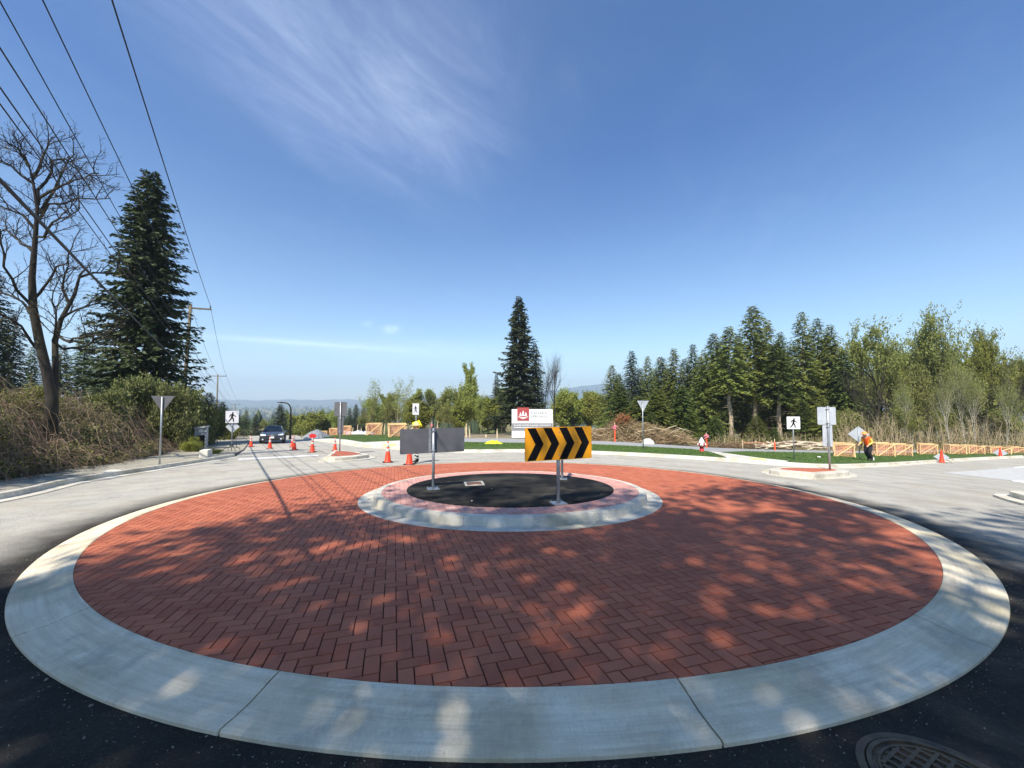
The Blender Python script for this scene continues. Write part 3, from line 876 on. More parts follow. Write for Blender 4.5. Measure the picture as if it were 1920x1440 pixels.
def herringbone(parent, rot, r_in, r_out, hfun, m_one, m_many, unit=0.1045, gap=0.0042, most=300, clip_in=False):
    ca, sa = math.cos(rot), math.sin(rot)
    N = int(r_out / unit) + 3
    rng = random.Random(11)
    L = []
    for i in range(-N, N + 1):
        for j in range(-N, N + 1):
            c = (i + j) % 4
            if c == 0: w, h = 2, 1
            elif c == 2: w, h = 1, 2
            else: continue
            g = gap * rng.uniform(0.75, 1.25)
            rect = [(i * unit + g, j * unit + g), ((i + w) * unit - g, j * unit + g), ((i + w) * unit - g, (j + h) * unit - g), (i * unit + g, (j + h) * unit - g)]
            rect = [(x * ca - y * sa, x * sa + y * ca) for x, y in rect]
            rs = [math.hypot(*p) for p in rect]
            if min(rs) > r_out or max(rs) < r_in: continue
            cut = False
            if max(rs) > r_out: rect = clip_circle(rect, r_out); cut = True
            if clip_in and rect and min(rs) < r_in: rect = clip_circle(rect, r_in, False); cut = True
            if len(rect) < 3 or poly_area(rect) < 0.0006: continue
            mx = sum(p[0] for p in rect) / len(rect); my = sum(p[1] for p in rect) / len(rect)
            d = math.hypot(mx + XC, my + YC)
            L.append((poly_area(rect) / d ** 3 if abs(mx + XC) < 1.4 * (my + YC) else 0, rect, cut, mx, my, w > h))
    L.sort(key=lambda t: -t[0])
    top = lambda x, y: (zs(x + XC, y + YC)) + hfun(math.hypot(x, y))
    # shared meshes for whole bricks
    base = {}
    for wide in (True, False):
        hw, hh = ((unit - gap), (unit / 2 - gap)) if wide else ((unit / 2 - gap), (unit - gap))
        V, F = brick_geo([(-hw, -hh), (hw, -hh), (hw, hh), (-hw, hh)], lambda x, y: 0.0)
        mb = MB(); mb.add(V, F); base[wide] = mb.mesh('brick', m_one)
    for _, rect, cut, mx, my, wide in L[:most]:
        if not cut:
            o = link('brick', base[wide], parent)
            z = top(mx, my)
            e = 0.05
            nx, ny = (top(mx + e, my) - top(mx - e, my)) / (2 * e), (top(mx, my + e) - top(mx, my - e)) / (2 * e)
            q = Vector((0, 0, 1)).rotation_difference(Vector((-nx, -ny, 1)).normalized()).to_matrix() @ Matrix.Rotation(rot + rng.uniform(-0.006, 0.006), 3, 'Z')
            o.location = (mx + XC, my + YC, z + rng.uniform(-0.0012, 0.0008))
            o.rotation_euler = q.to_euler()
        else:
            V, F = brick_geo(rect, top)
            mb = MB(); mb.add([(x + XC, y + YC, z) for x, y, z in V], F)
            mb.build('brick', m_one, parent)
    mb = MB(); rn = []
    for _, rect, cut, mx, my, wide in L[most:]:
        dzr = rng.uniform(-0.0012, 0.0008)
        V, F = brick_geo(rect, top)
        mb.add([(x + XC, y + YC, z + dzr) for x, y, z in V], F)
        rn += [rng.random()] * len(F)
    if rn:
        me = mb.mesh('brick_field', m_many)
        at_ = me.attributes.new('rnd', 'FLOAT', 'FACE'); at_.data.foreach_set('value', rn)
        o = link('brick_field', me, parent); o['kind'] = 'stuff'
herringbone(APR, R(17.0), R2 - 0.02, R1 - 0.004, lambda r: apron(r) - 0.001, M_BRICK, M_BRICKS)
sharp(ring_piece('brick_bed', [(R1 + 0.05, apron(R1) - 0.010), (R1 * 0.8, apron(R1 * 0.8) - 0.009), (R1 * 0.6, apron(R1 * 0.6) - 0.009), (R2 - 0.15, apron(R2) - 0.009)], 0, 2 * math.pi, M_JOINT, APR, 160))

ISL = structure(thing('central_island', None, None), 'raised centre of the roundabout with pink paver edge')
CP_ = [(R2, 0.052), (R2 - 0.01, 0.056), (R3 + 0.05, 0.044), (R3 + 0.02, 0.05), (R3 + 0.004, 0.17), (R3 - 0.012, 0.187), (R3 - 0.03, 0.192), (R3 - 0.15, 0.194), (R3 - 0.15, 0.12), (R3 - 0.15, -0.02), (R2, -0.02), (R2, 0.052)]
cj = [R(-104 + 45 * i + [0, 3, -2, 1][i % 4]) for i in range(8)]
for i in range(8):
    a0, a1 = cj[i], cj[(i + 1) % 8]
    if a1 < a0: a1 += 2 * math.pi
    sharp(ring_piece('kerb_slab', CP_, a0 + 0.001, a1 - 0.001, CONC, ISL), 40)
RB = 2.37
herringbone(ISL, R(17.0), RB, R3 - 0.153, lambda r: 0.193, pink_material('pink_paver', True), pink_material('pink_paver_field', False), clip_in=True)
M_PJ = mat('pink_joint', lin(120, 92, 86), lin(144, 112, 104), 8, 0.95, world_co=True)
ring_piece('brick_bed', [(R3 - 0.145, 0.184), (RB - 0.1, 0.184)], 0, 2 * math.pi, M_PJ, ISL, 120)
M_BLACK = mat('fresh_asphalt', lin(22, 21, 21), lin(34, 33, 32), 5.0, 0.9, bump=0.9, bscale=130, c3=lin(78, 74, 66), scale3=1.3, f3=0.75, world_co=True, detail=8, spec=0.15)
ring_piece('asphalt_cap', [(RB, 0.18), (RB - 0.004, 0.200), (RB * 0.6, 0.205), (RB * 0.3, 0.207), (0.001, 0.208)], 0, 2 * math.pi, M_BLACK, ISL, 120)

def splitter(label, pg, pc, pr):
    """small kerbed island: gutter outline, kerb outline, red infill, all in picture points"""
    root = structure(thing('splitter_island', None, None), label)
    def ring(pix, dz, step=0.3): return [Vector((p.x, p.y, 0)) for p in smooth_path([G3(x, y, dz) for x, y in pix], step, True)]
    def solid(name, pts, z0, z1, mt):
        pts = [p for p in pts]
        mb = MB()
        n = len(pts)
        V = [(p.x, p.y, (zs(p.x, p.y)) + z0) for p in pts] + [(p.x, p.y, (zs(p.x, p.y)) + z1) for p in pts]
        F = [tuple(range(n, 2 * n))] + [(i, (i + 1) % n, n + (i + 1) % n, n + i) for i in range(n)]
        mb.add(V, F)
        o = mb.build(name, mt, root, False, True)
        bv = o.modifiers.new('soft', 'BEVEL'); bv.width = 0.015; bv.segments = 2; bv.limit_method = 'ANGLE'
        return o
    solid('gutter', ring(pg, 0.03), -0.05, 0.03, CONC)
    solid('kerb_stone', ring(pc, 0.16), 0.0, 0.17, CONC)
    solid('infill', ring(pr, 0.17), 0.1, 0.176, M_BRICK)
    return root
splitter('small splitter island with red infill by the cones',
         [(597, 865.5), (650, 864), (704, 858), (690, 854), (650, 847), (627, 845.5), (612, 855)],
         [(612, 858.5), (650, 857.5), (690, 853), (682, 850), (650, 845.5), (629, 844.5), (621, 849.5)],
         [(621, 855.3), (650, 854.5), (677, 851.5), (672, 849.8), (650, 846.3), (631, 845.5), (627, 849.2)])
splitter('small splitter island with red infill under the tall blank signs',
         [(1427, 885.5), (1475, 893), (1530, 897.5), (1606, 892.5), (1590, 884), (1560, 879.5), (1470, 877.5), (1440, 879)],
         [(1444, 881.5), (1485, 886), (1525, 889.5), (1589, 885.5), (1583, 880.5), (1556, 877.8), (1475, 876), (1452, 877)],
         [(1462, 879.5), (1490, 882.5), (1522, 885), (1566, 882.2), (1563, 880), (1550, 878.8), (1480, 877.2), (1466, 877.7)])
def nose():
    root = structure(thing('median_nose', None, None), 'white concrete nose of a median at the right edge')
    pix = [(1862, 926.5), (1885, 926), (1935, 931), (1960, 945), (1935, 947), (1895, 938)]
    pts = smooth_path([G3(x, y, 0.05) for x, y in pix], 0.25, True)
    mb = MB(); n = len(pts)
    mb.add([(p.x, p.y, (zs(p.x, p.y)) - 0.05) for p in pts] + [(p.x, p.y, (zs(p.x, p.y)) + 0.05) for p in pts],
           [tuple(range(n, 2 * n))] + [(i, (i + 1) % n, n + (i + 1) % n, n + i) for i in range(n)])
    mb.build('gutter', CONC, root, False, True)
    c = sum(pts, Vector()) / n
    q = [c + (p - c) * 0.72 + Vector((0.25, 0.02, 0)) for p in pts]
    mb = MB()
    mb.add([(p.x, p.y, (zs(p.x, p.y)) + 0.0) for p in q] + [(p.x, p.y, (zs(p.x, p.y)) + 0.17) for p in q],
           [tuple(range(n, 2 * n))] + [(i, (i + 1) % n, n + (i + 1) % n, n + i) for i in range(n)])
    mb.build('kerb_stone', CONC, root, False, True)
nose()

def grit():
    """loose stones swept against the foot of the ring and over the near asphalt"""
    rng = np.random.default_rng(8)
    n = 600
    a = rng.uniform(R(-150), R(-30), n); r = R0 + 0.01 + np.abs(rng.normal(0, 1, n)) * np.where(rng.random(n) < .7, .10, .8)
    x, y = XC + r * np.cos(a), YC + r * np.sin(a)
    s = rng.uniform(.0022, .0065, n) * np.where(rng.random(n) < .04, 2.2, 1)
    O = np.array([(1, 0, 0), (-1, 0, 0), (0, 1, 0), (0, -1, 0), (0, 0, 1), (0, 0, -.6)], float)
    F8 = np.array([(0, 2, 4), (2, 1, 4), (1, 3, 4), (3, 0, 4), (2, 0, 5), (1, 2, 5), (3, 1, 5), (0, 3, 5)])
    V = O[None] * s[:, None, None] * rng.uniform(.6, 1.4, (n, 6, 1)); V += np.stack([x, y, Z(x, y) + s * .4], 1)[:, None]
    F = (F8[None] + (np.arange(n) * 6)[:, None, None]).reshape(-1, 3)
    tag(link('grit', np_mesh('grit', V.reshape(-1, 3), F, mat('grit_stone', lin(96, 90, 82), lin(150, 144, 132), 30, .9, world_co=True))), 'loose grit and small stones along the ring foot', 'grit', kind='stuff')
grit()
# grass blades on the lawns (nobody could count them)
def grass():
    rng = np.random.default_rng(4)
    Vs, Fs, c = [], [], 0
    for pl, dens in zip(LAWNS, (60, 160, 110)):
        A = np.array([(p.x, p.y) for p in pl])
        lo, hi = A.min(0), A.max(0)
        hi = np.minimum(hi, 70)
        n = int(min(dens * np.prod(hi - lo), 90000))
        q = rng.uniform(lo, hi, (n, 2))
        ins = np.zeros(n, bool)
        for i in range(len(A)):
            x1, y1 = A[i]; x2, y2 = A[(i + 1) % len(A)]
            cc = (y1 > q[:, 1]) != (y2 > q[:, 1])
            ins ^= cc & (q[:, 0] < (x2 - x1) * (q[:, 1] - y1) / ((y2 - y1) + 1e-12) + x1)
        q = q[ins]
        n = len(q)
        z = Z(q[:, 0], q[:, 1]) + LZ - 0.005
        a = rng.uniform(0, 2 * np.pi, n); w = rng.uniform(0.008, 0.02, n); h = rng.uniform(0.03, 0.075, n)
        t = np.stack([np.cos(a) * w, np.sin(a) * w, np.zeros(n)], 1)
        b0 = np.column_stack([q, z])
        tip = b0 + np.column_stack([rng.normal(0, 0.025, (n, 2)), h])
        Vs.append(np.stack([b0 - t, b0 + t, tip], 1).reshape(-1, 3))
        Fs.append(np.arange(3 * n).reshape(-1, 3) + c); c += 3 * n
    o = link('grass', np_mesh('grass', np.concatenate(Vs), np.concatenate(Fs), M_GRASS))
    tag(o, 'short mown green grass on the lawn strips', 'grass', kind='stuff')
grass()
# ------------------------------------------------------------------ objects
M_GALV = mat('galvanised_steel', lin(150, 154, 158), lin(178, 182, 184), 20, 0.45, 0.6, c3=lin(120, 124, 128), scale3=3.0, f3=0.5)
M_ALU = mat('aluminium_back', lin(176, 180, 186), lin(192, 196, 200), 4, 0.55, 0.25)
M_GREYB = mat('grey_sign_back', lin(86, 86, 90), lin(98, 98, 101), 3, 0.7, 0.1)
M_SWHITE = mat('sign_white', lin(226, 226, 224), lin(236, 236, 232), 3, 0.5)
M_SBLACK = mat('sign_black', lin(10, 10, 11), lin(14, 14, 15), 5, 0.8, spec=.2)
M_AMBER = mat('sign_amber', lin(246, 168, 18), lin(240, 156, 14), 2.5, 0.42)
M_CONE = mat('cone_orange', lin(238, 66, 20), lin(226, 56, 18), 6, 0.5, c3=lin(190, 60, 34), scale3=5, f3=0.35)
M_COLLAR = mat('cone_collar', lin(214, 212, 206), lin(190, 186, 178), 9, 0.5)
M_RUBBER = mat('black_rubber', lin(28, 28, 28), lin(44, 42, 40), 9, 0.85)
M_WOODNEW = mat('new_lumber', lin(226, 186, 128), lin(238, 206, 152), 7, 0.75, stretch=(1, 1, 6), c3=lin(200, 150, 96), scale3=3, f3=0.5, per_object=0.08)
M_MESH = mat('orange_mesh', lin(242, 160, 122), lin(248, 186, 152), 6, 0.7, trans=0.3)
M_POLEWOOD = mat('pole_wood', lin(92, 84, 68), lin(122, 112, 92), 5, 0.9, stretch=(8, 8, 0.5), bump=0.4, bscale=20)
M_WIRE = mat('wire_black', lin(24, 24, 26), None, rough=0.6)
M_DARKM = mat('dark_metal', lin(26, 28, 30), lin(36, 38, 40), 8, 0.5, 0.3)
M_ORANGE = mat('survey_orange', lin(240, 84, 34), lin(230, 74, 30), 8, 0.7)
M_PINK = mat('ribbon_pink', lin(238, 150, 160), lin(230, 120, 136), 8, 0.6, trans=0.2)
M_STAKE = mat('stake_wood', lin(214, 190, 150), lin(228, 208, 172), 8, 0.8)
M_ROCK = mat('boulder_stone', lin(176, 170, 160), lin(206, 200, 188), 3, 0.9, bump=0.7, bscale=8)
M_HIVIS = mat('hi_vis_yellow', lin(222, 232, 40), lin(206, 220, 40), 8, 0.7)
M_HIORG = mat('hi_vis_orange', lin(244, 96, 24), lin(232, 84, 24), 8, 0.7)
M_NAVY = mat('dark_trousers', lin(24, 26, 32), lin(34, 36, 42), 12, 0.9)
M_SKIN = mat('skin', lin(206, 158, 130), lin(196, 146, 120), 8, 0.6)
M_BOOT = mat('boot_leather', lin(40, 32, 28), lin(54, 44, 36), 10, 0.7)
M_REFL = mat('reflective_tape', lin(214, 216, 206), None, rough=0.4)

def rrect(w, h, r, n=4, cx=0.0, cz=0.0):
    P = []
    for sx, sz, a0 in ((1, -1, -90), (1, 1, 0), (-1, 1, 90), (-1, -1, 180)):
        for i in range(n + 1):
            a = R(a0 + 90 * i / n)
            P.append((cx + sx * (w / 2 - r) + r * math.cos(a), cz + sz * (h / 2 - r) + r * math.sin(a)))
    return P
def disc2(cx, cz, r, n=12): return [(cx + r * math.cos(2 * math.pi * i / n), cz + r * math.sin(2 * math.pi * i / n)) for i in range(n)]
def stroke2(p, q, w0, w1):
    p, q = Vector(p), Vector(q)
    d = (q - p).normalized(); s = Vector((-d.y, d.x))
    out = []
    for i in range(5):
        a = math.pi / 2 + math.pi * i / 4
        out.append(p + (d * math.cos(a) + s * math.sin(a)) * w0)
    for i in range(5):
        a = -math.pi / 2 + math.pi * i / 4
        out.append(q + (d * math.cos(a) + s * math.sin(a)) * w1)
    return [(v.x, v.y) for v in out]
def to_cam(p, extra=0.0): return math.atan2(-p[0], p[1]) + R(extra)

def walker(mb, S, cz, y0, flip=1.0):
    """walking figure in a square of side S"""
    q = lambda x, z: (x * S * flip, cz + z * S)
    parts = [disc2(0.055 * flip * S, cz + 0.335 * S, 0.062 * S)]
    st = lambda a, b, w0, w1: parts.append(stroke2(q(*a), q(*b), w0 * S, w1 * S))
    st((0.03, 0.22), (-0.01, -0.02), 0.085, 0.075)
    st((0.0, -0.02), (0.10, -0.18), 0.06, 0.05); st((0.10, -0.18), (0.115, -0.37), 0.05, 0.042); st((0.115, -0.37), (0.15, -0.375), 0.035, 0.025)
    st((-0.02, -0.03), (-0.10, -0.20), 0.06, 0.05); st((-0.10, -0.20), (-0.235, -0.36), 0.05, 0.04); st((-0.235, -0.36), (-0.21, -0.385), 0.03, 0.025)
    st((0.05, 0.20), (0.15, 0.10), 0.04, 0.036); st((0.15, 0.10), (0.28, 0.045), 0.036, 0.03)
    st((0.0, 0.21), (-0.13, 0.16), 0.04, 0.036); st((-0.13, 0.16), (-0.185, 0.02), 0.036, 0.03)
    for i, p in enumerate(parts):
        if flip < 0: p = p[::-1]
        mb.prism(p, y0 - 0.0015 - 0.0003 * i, y0)
def post(root, h, r=0.03, lean=0.0, plate=False, name='post'):
    mb = MB(); mb.tube([(0, 0, -0.1), (0, 0, h * 0.5), (0, 0, h)], r, 10)
    mb.build(name, M_GALV, root, True)
    if plate:
        mb = MB(); mb.box((0, 0, 0.008), (0.26, 0.26, 0.016))
        for sx in (-1, 1):
            for sy in (-1, 1): mb.cyl((sx * 0.1, sy * 0.1, 0.016), 0.012, 0.022, 6)
        mb.build('base_plate', M_GALV, root)

# ---- chevron boards on the central island
def chevron_board(label, px, py, rz, front, W=1.36, H=0.60, zb=0.80):
    p = G(px, py, 0.203)
    t = thing('chevron_board', label, 'road sign', p, R(rz), 'chevron boards on the central island')
    post(t, zb + H + 0.01, 0.034, plate=True)
    y0 = -0.037 if front else 0.037
    poly = rrect(W, H, 0.03, 4, 0, zb + H / 2)
    # the sheet: painted face on one side, bare back on the other
    mb = MB()
    f0 = -0.051 if front else 0.038
    mb.prism(poly, f0, f0 + 0.012)
    mb.mi = [0] * len(mb.f)
    if front: mb.mi[0] = 1
    else: mb.mi[1] = 1
    mb.build('panel', [M_GREYB, M_AMBER], t)
    if front:
        x = -W / 2 + 0.045
        pitch = (W - 0.10) / 4
        for i in range(4):
            a = x + i * pitch
            w = pitch * 0.52
            d = 0.155
            z0, z1 = zb + 0.012, zb + H - 0.012
            mb = MB()
            zm = (z0 + z1) / 2
            mb.prism([(a, z0), (a + w, z0), (a + w + d, zm), (a + d, zm)], f0 - 0.002, f0 - 0.0002)
            mb.prism([(a + d, zm), (a + w + d, zm), (a + w, z1), (a, z1)], f0 - 0.002, f0 - 0.0002)
            mb.build('chevron', M_SBLACK, t)
        for z in (zb + 0.09, zb + H - 0.09):
            mb = MB(); mb.tube([(0, f0 - 0.008, z), (0, f0, z)], 0.013, 8); mb.build('bolt', M_GALV, t)
    else:
        for z in (zb + 0.06, zb + H - 0.06):
            mb = MB(); mb.tube([(-0.05, 0.01, z), (-0.036, -0.036, z), (0.036, -0.036, z), (0.05, 0.01, z)], 0.008, 6); mb.build('bracket', M_GALV, t)
        mb = MB(); mb.box((-0.075, 0.034, zb + H / 2), (0.05, 0.006, H - 0.01)); mb.build('stiffener', M_GALV, t)
chevron_board('black and amber chevron board facing the camera on the central island', 1047, 944, 20, True)
chevron_board('plain grey back of a chevron board at the left of the island', 812, 917, 22, False, W=1.45, H=0.55, zb=0.80)
chevron_board('thin post of the board hidden behind the amber chevron board', 1054, 898.5, 78, False, W=1.36, H=0.55, zb=0.74)

# valve box and small things on the island cap
t = thing('valve_box', 'square concrete valve box with rusty lid in the black asphalt', 'utility cover', G(889, 908, 0.204), R(12))
mb = MB()
for sx, sy, w, h in ((0, -1, 0.46, 0.05), (0, 1, 0.46, 0.05), (-1, 0, 0.05, 0.36), (1, 0, 0.05, 0.36)): mb.box((sx * 0.205, sy * 0.205, 0.014), (w, h, 0.03))
mb.build('collar', CONC, t)
mb = MB(); mb.box((0, 0, 0.008), (0.355, 0.355, 0.02)); 
for i in range(5): mb.box((-0.14 + 0.07 * i, 0, 0.02), (0.02, 0.32, 0.006))
mb.build('lid', mat('rusty_lid', lin(120, 84, 66), lin(146, 110, 88), 9, 0.8, 0.2), t)
for pxy, s, lb in (((885, 939), 0.022, 'tiny white stone on the black asphalt of the island'), ((922, 916), 0.016, 'small pale pebble near the valve box on the island')):
    p = G(*pxy, 0.206)
    bm = bmesh.new(); bmesh.ops.create_icosphere(bm, subdivisions=1, radius=s)
    for v in bm.verts: v.co = Vector((v.co.x * random.uniform(.8, 1.3), v.co.y, v.co.z * 0.6))
    me = bpy.data.meshes.new('pebble'); bm.to_mesh(me); bm.free(); me.materials.append(M_ROCK)
    o = link('pebble', me); o.location = p; tag(o, lb, 'pebble')

# ---- cast iron manhole cover at the lower right
def manhole():
    c = on(1.985, 1.80, 0.0)
    t = thing('manhole_cover', 'round cast iron manhole cover with a square grid, lower right', 'manhole cover', c, R(38))
    t.rotation_euler = (R(-3.43), 0, R(38)) if False else Vector((0, 0, 1)).rotation_difference(Vector((0, 0.06, 1)).normalized()).to_matrix().to_4x4().to_euler()
    M = mat('cast_iron', lin(70, 62, 56), lin(98, 86, 72), 14, 0.6, 0.55, c3=lin(122, 108, 78), scale3=5, f3=0.6, bump=0.4, bscale=60)
    mb = MB(); mb.lathe([(0.335, -0.02), (0.335, 0.010), (0.326, 0.013), (0.302, 0.013), (0.298, 0.002), (0.298, -0.02)], 64)
    mb.build('frame', M, t, False)
    mb = MB(); mb.lathe([(0.294, -0.02), (0.294, 0.006), (0.001, 0.006)], 64); mb.build('lid', M, t, False)
    mb = MB(); mb.lathe([(0.294, 0.006), (0.294, 0.016), (0.275, 0.016), (0.275, 0.006)], 64); mb.lathe([(0.252, 0.006), (0.252, 0.014), (0.242, 0.014), (0.242, 0.006)], 64)
    mb.build('rim', M, t, False)
    mb = MB()
    ca, sa = math.cos(R(28)), math.sin(R(28))
    for k in range(-4, 5):
        o = k * 0.054
        L = math.sqrt(max(0.0, 0.236 ** 2 - o * o))
        for ang in (0, 90):
            a = R(28 + ang)
            d = Vector((math.cos(a), math.sin(a), 0)); s = Vector((-d.y, d.x, 0))
            m1 = s * o
            mb.box(m1 + Vector((0, 0, 0.0105 + 0.0006 * (ang > 0))), (2 * L, 0.015, 0.010), rz=a)
    mb.build('grid', M, t)
manhole()

# ---- pole signs
def panel(root, poly, y0, y1, name, mats, front_mi=1):
    mb = MB(); mb.prism(poly, y0, y1)
    mb.mi = [0] * len(mb.f); mb.mi[0] = front_mi
    return mb.build(name, mats, root)
def yard(px, Y): return px * Y / FPX

p = G(299, 875, 0.075)
t = thing('yield_sign', 'grey back of a yield sign on the gravel by the left kerb', 'road sign', p, R(180 + 12))
post(t, yard(130, p.y), 0.03)
tw, zt = 0.78, yard(131.5, p.y)
tri = lambda w, zt: [(0, zt - w * 0.80), (w / 2, zt), (-w / 2, zt)]
panel(t, tri(tw, zt), -0.045, -0.033, 'panel', [M_GREYB, M_SWHITE])
mb = MB(); mb.prism([(0, zt - tw * 0.80), (0.0, zt - tw * 0.6), (-tw / 2 + 0.12, zt - 0.06), (-tw / 2, zt)], -0.0475, -0.0455)
mb.prism([(0, zt - tw * 0.80), (tw / 2, zt), (tw / 2 - 0.12, zt - 0.06), (0.0, zt - tw * 0.6)], -0.0475, -0.0455)
mb.prism([(-tw / 2, zt), (-tw / 2 + 0.12, zt - 0.06), (tw / 2 - 0.12, zt - 0.06), (tw / 2, zt)], -0.0475, -0.0455)
mb.build('red_border', mat('sign_red', lin(196, 36, 40), None, rough=0.5), t)

p = G(1206, 841, LZ)
t = thing('yield_sign', 'slim side view of a yield sign on the lawn by the brush pile', 'road sign', p, R(180 - 58))
zt = yard(89, p.y)
post(t, zt - 0.02, 0.035)
panel(t, tri(0.92, zt), -0.05, -0.036, 'panel', [M_ALU, M_SWHITE])
for z in (zt - 0.12, zt - 0.4):
    mb = MB(); mb.box((0, 0.036, z), (0.09, 0.014, 0.03)); mb.build('bracket', M_GALV, t)

def walk_sign(label, loc, rz, size, ztop, flip, grey=False, hh=None):
    t = thing('crosswalk_sign', label, 'road sign', loc, R(rz), 'pedestrian crossing signs')
    hh = hh or size
    post(t, ztop - 0.03, 0.028)
    mS = mat('sign_white_dull', lin(196, 194, 200), lin(206, 204, 208), 3, 0.55) if grey else M_SWHITE
    panel(t, rrect(size, hh, 0.03, 3, 0, ztop - hh / 2), -0.044, -0.032, 'panel', [M_ALU, mS])
    mb = MB(); walker(mb, min(size, hh), ztop - hh / 2, -0.0445, flip); mb.build('walking_figure', M_SBLACK, t)
    return t
p = G(434, 845, 0.08)
t = walk_sign('walking figure sign on a portable stand by the left cones', p, 8, yard(22.5, p.y), yard(74, p.y), 1, True)
zt = yard(74, p.y)
q = 0.62
mb = MB(); zc = zt - 0.95
mb.prism([(0, zc - q * .62), (q * .62, zc), (0, zc + q * .62), (-q * .62, zc)], 0.034, 0.044); mb.build('diamond_panel', M_ALU, t)
mb = MB()
for sx in (-1, 1):
    for sy in (-1, 1): mb.tube([(0, 0, 0.42), (sx * 0.1, sy * 0.06, 0.22), (sx * 0.30, sy * 0.22, 0.14), (sx * 0.34, sy * 0.26, -0.01)], 0.016, 6)
mb.tube([(0.28, 0.0, 0.15), (0.24, 0, 0.62)], 0.014, 6); mb.tube([(0.24, 0, 0.62), (0.0, 0, 0.62)], 0.012, 6)
mb.build('stand', M_DARKM, t)
p = at(779.5, 841, 26.0); p.z = zs(p.x, p.y) + 0.13
walk_sign('walking figure sign behind the grey board, above the yellow paddle', p, -34, 0.62, yard(81, 26), -1, True, hh=0.76)
p = G(1489, 861.5, LZ)
walk_sign('bright white walking figure sign on the right lawn', p, -6, yard(23, p.y), yard(79.5, p.y), 1)

def blank_sign(label, px, py, dz, rz, up, lo, mt):
    p = G(px, py, dz)
    t = thing('blank_sign', label, 'road sign', p, R(rz), 'signs seen from behind')
    u = lambda v: yard(v, p.y)
    post(t, u(py - up[2]) + 0.04, 0.034)
    (x0, x1, y0, y1), (a0, a1, b0, b1) = up, lo
    zc = lambda y: u(py - y)
    U = (up[0], up[1], up[2], up[3])
    mb = MB(); mb.prism(rrect(u(U[1] - U[0]), u(U[3] - U[2]), 0.04, 4, u((U[0] + U[1]) / 2 - px), zc((U[2] + U[3]) / 2)), 0.036, 0.046); mb.build('upper_panel', mt, t)
    mb = MB(); mb.prism(rrect(u(lo[1] - lo[0]), u(lo[3] - lo[2]), 0.03, 4, u((lo[0] + lo[1]) / 2 - px), zc((lo[2] + lo[3]) / 2)), 0.036, 0.046); mb.build('lower_panel', mt, t)
    for y in (up[2] + 4, up[3] - 3, lo[2] + 3, lo[3] - 6):
        mb = MB(); mb.tube([(-.05, .033, zc(y)), (-.04, -.04, zc(y)), (.04, -.04, zc(y)), (.05, .033, zc(y))], .012, 5); mb.build('bracket', M_GALV, t)
blank_sign('grey backs of two signs on the left splitter island', 637, 846, 0.176, 2, (625, 648, 754.5, 781), (631.5, 642.5, 782, 815), M_GREYB)
blank_sign('pale blue backs of two signs on the right splitter island', 1556, 880.5, 0.176, -6, (1539, 1571, 764.5, 797.5), (1547, 1564, 798.5, 838), M_ALU)

p = G(1612, 862, LZ)
t = thing('diamond_sign', 'pale back of a diamond warning sign beside the worker', 'road sign', p, to_cam(p), 'signs seen from behind')
post(t, yard(60, p.y), 0.03)
s = yard(15.2, p.y) ; zc = yard(47, p.y)
mb = MB(); mb.prism([(0, zc - s), (s, zc), (0, zc + s), (-s, zc)], 0.032, 0.042); mb.build('panel', M_ALU, t)

# ---- traffic cones
def make_cone(loc, label, h=0.91, rz=0.0):
    t = thing('traffic_cone', label, 'traffic cone', loc, R(rz), 'traffic cones across the roads')
    return t
cone_meshes = {}
def cone_parts():
    mb = MB(); mb.slab([(x, y) for x, y in rrect(0.40, 0.40, 0.04, 3)], 0.0, 0.035); cone_meshes['base'] = mb.mesh('base', M_RUBBER)
    mb = MB(); mb.lathe([(0.16, 0.035), (0.135, 0.07), (0.032, 0.86), (0.026, 0.90), (0.012, 0.91), (0.0005, 0.91)], 20); cone_meshes['cone'] = mb.mesh('cone', M_CONE, True)
    f = lambda z: 0.135 + (0.032 - 0.135) * (z - 0.07) / 0.79 + 0.004
    mb = MB(); mb.lathe([(f(.47) - .003, .47), (f(.47), .472), (f(.60), .598), (f(.60) - .003, .60)], 20); cone_meshes['collar'] = mb.mesh('collar', M_COLLAR, True)
    mb = MB(); mb.lathe([(f(.66) - .003, .66), (f(.66), .662), (f(.83), .828), (f(.83) - .003, .83)], 20); cone_meshes['collar2'] = mb.mesh('collar', M_COLLAR, True)
cone_parts()
CONES = [((470.5, 838), 'orange cone at the gravel edge, leftmost of the row', 0.9), ((506, 841), 'orange cone directly in front of the dark car', .93), ((548, 838.5), 'orange cone half hidden behind another in the middle of the row', .93),
         ((551.5, 844), 'orange cone just right of the dark car, fronting a hidden one', .98), ((585.5, 848), 'orange cone with a red sign behind its tip', 1.0), ((628, 845.5), 'orange cone behind the splitter island post', .9),
         ((727, 867), 'largest orange cone, standing left of the grey board', 1.0), ((767.5, 871), 'orange cone with its top hidden by the grey board', 1.0)]
for (px, py), lb, s in CONES:
    q = G(px, py, 0.004)
    t = thing('traffic_cone', lb, 'traffic cone', q, R(random.Random(px).uniform(-40, 40)), 'traffic cones across the roads')
    t.scale = (s, s, s)
    link('base', cone_meshes['base'], t); link('cone', cone_meshes['cone'], t); link('collar', cone_meshes['collar'], t); link('collar', cone_meshes['collar2'], t)

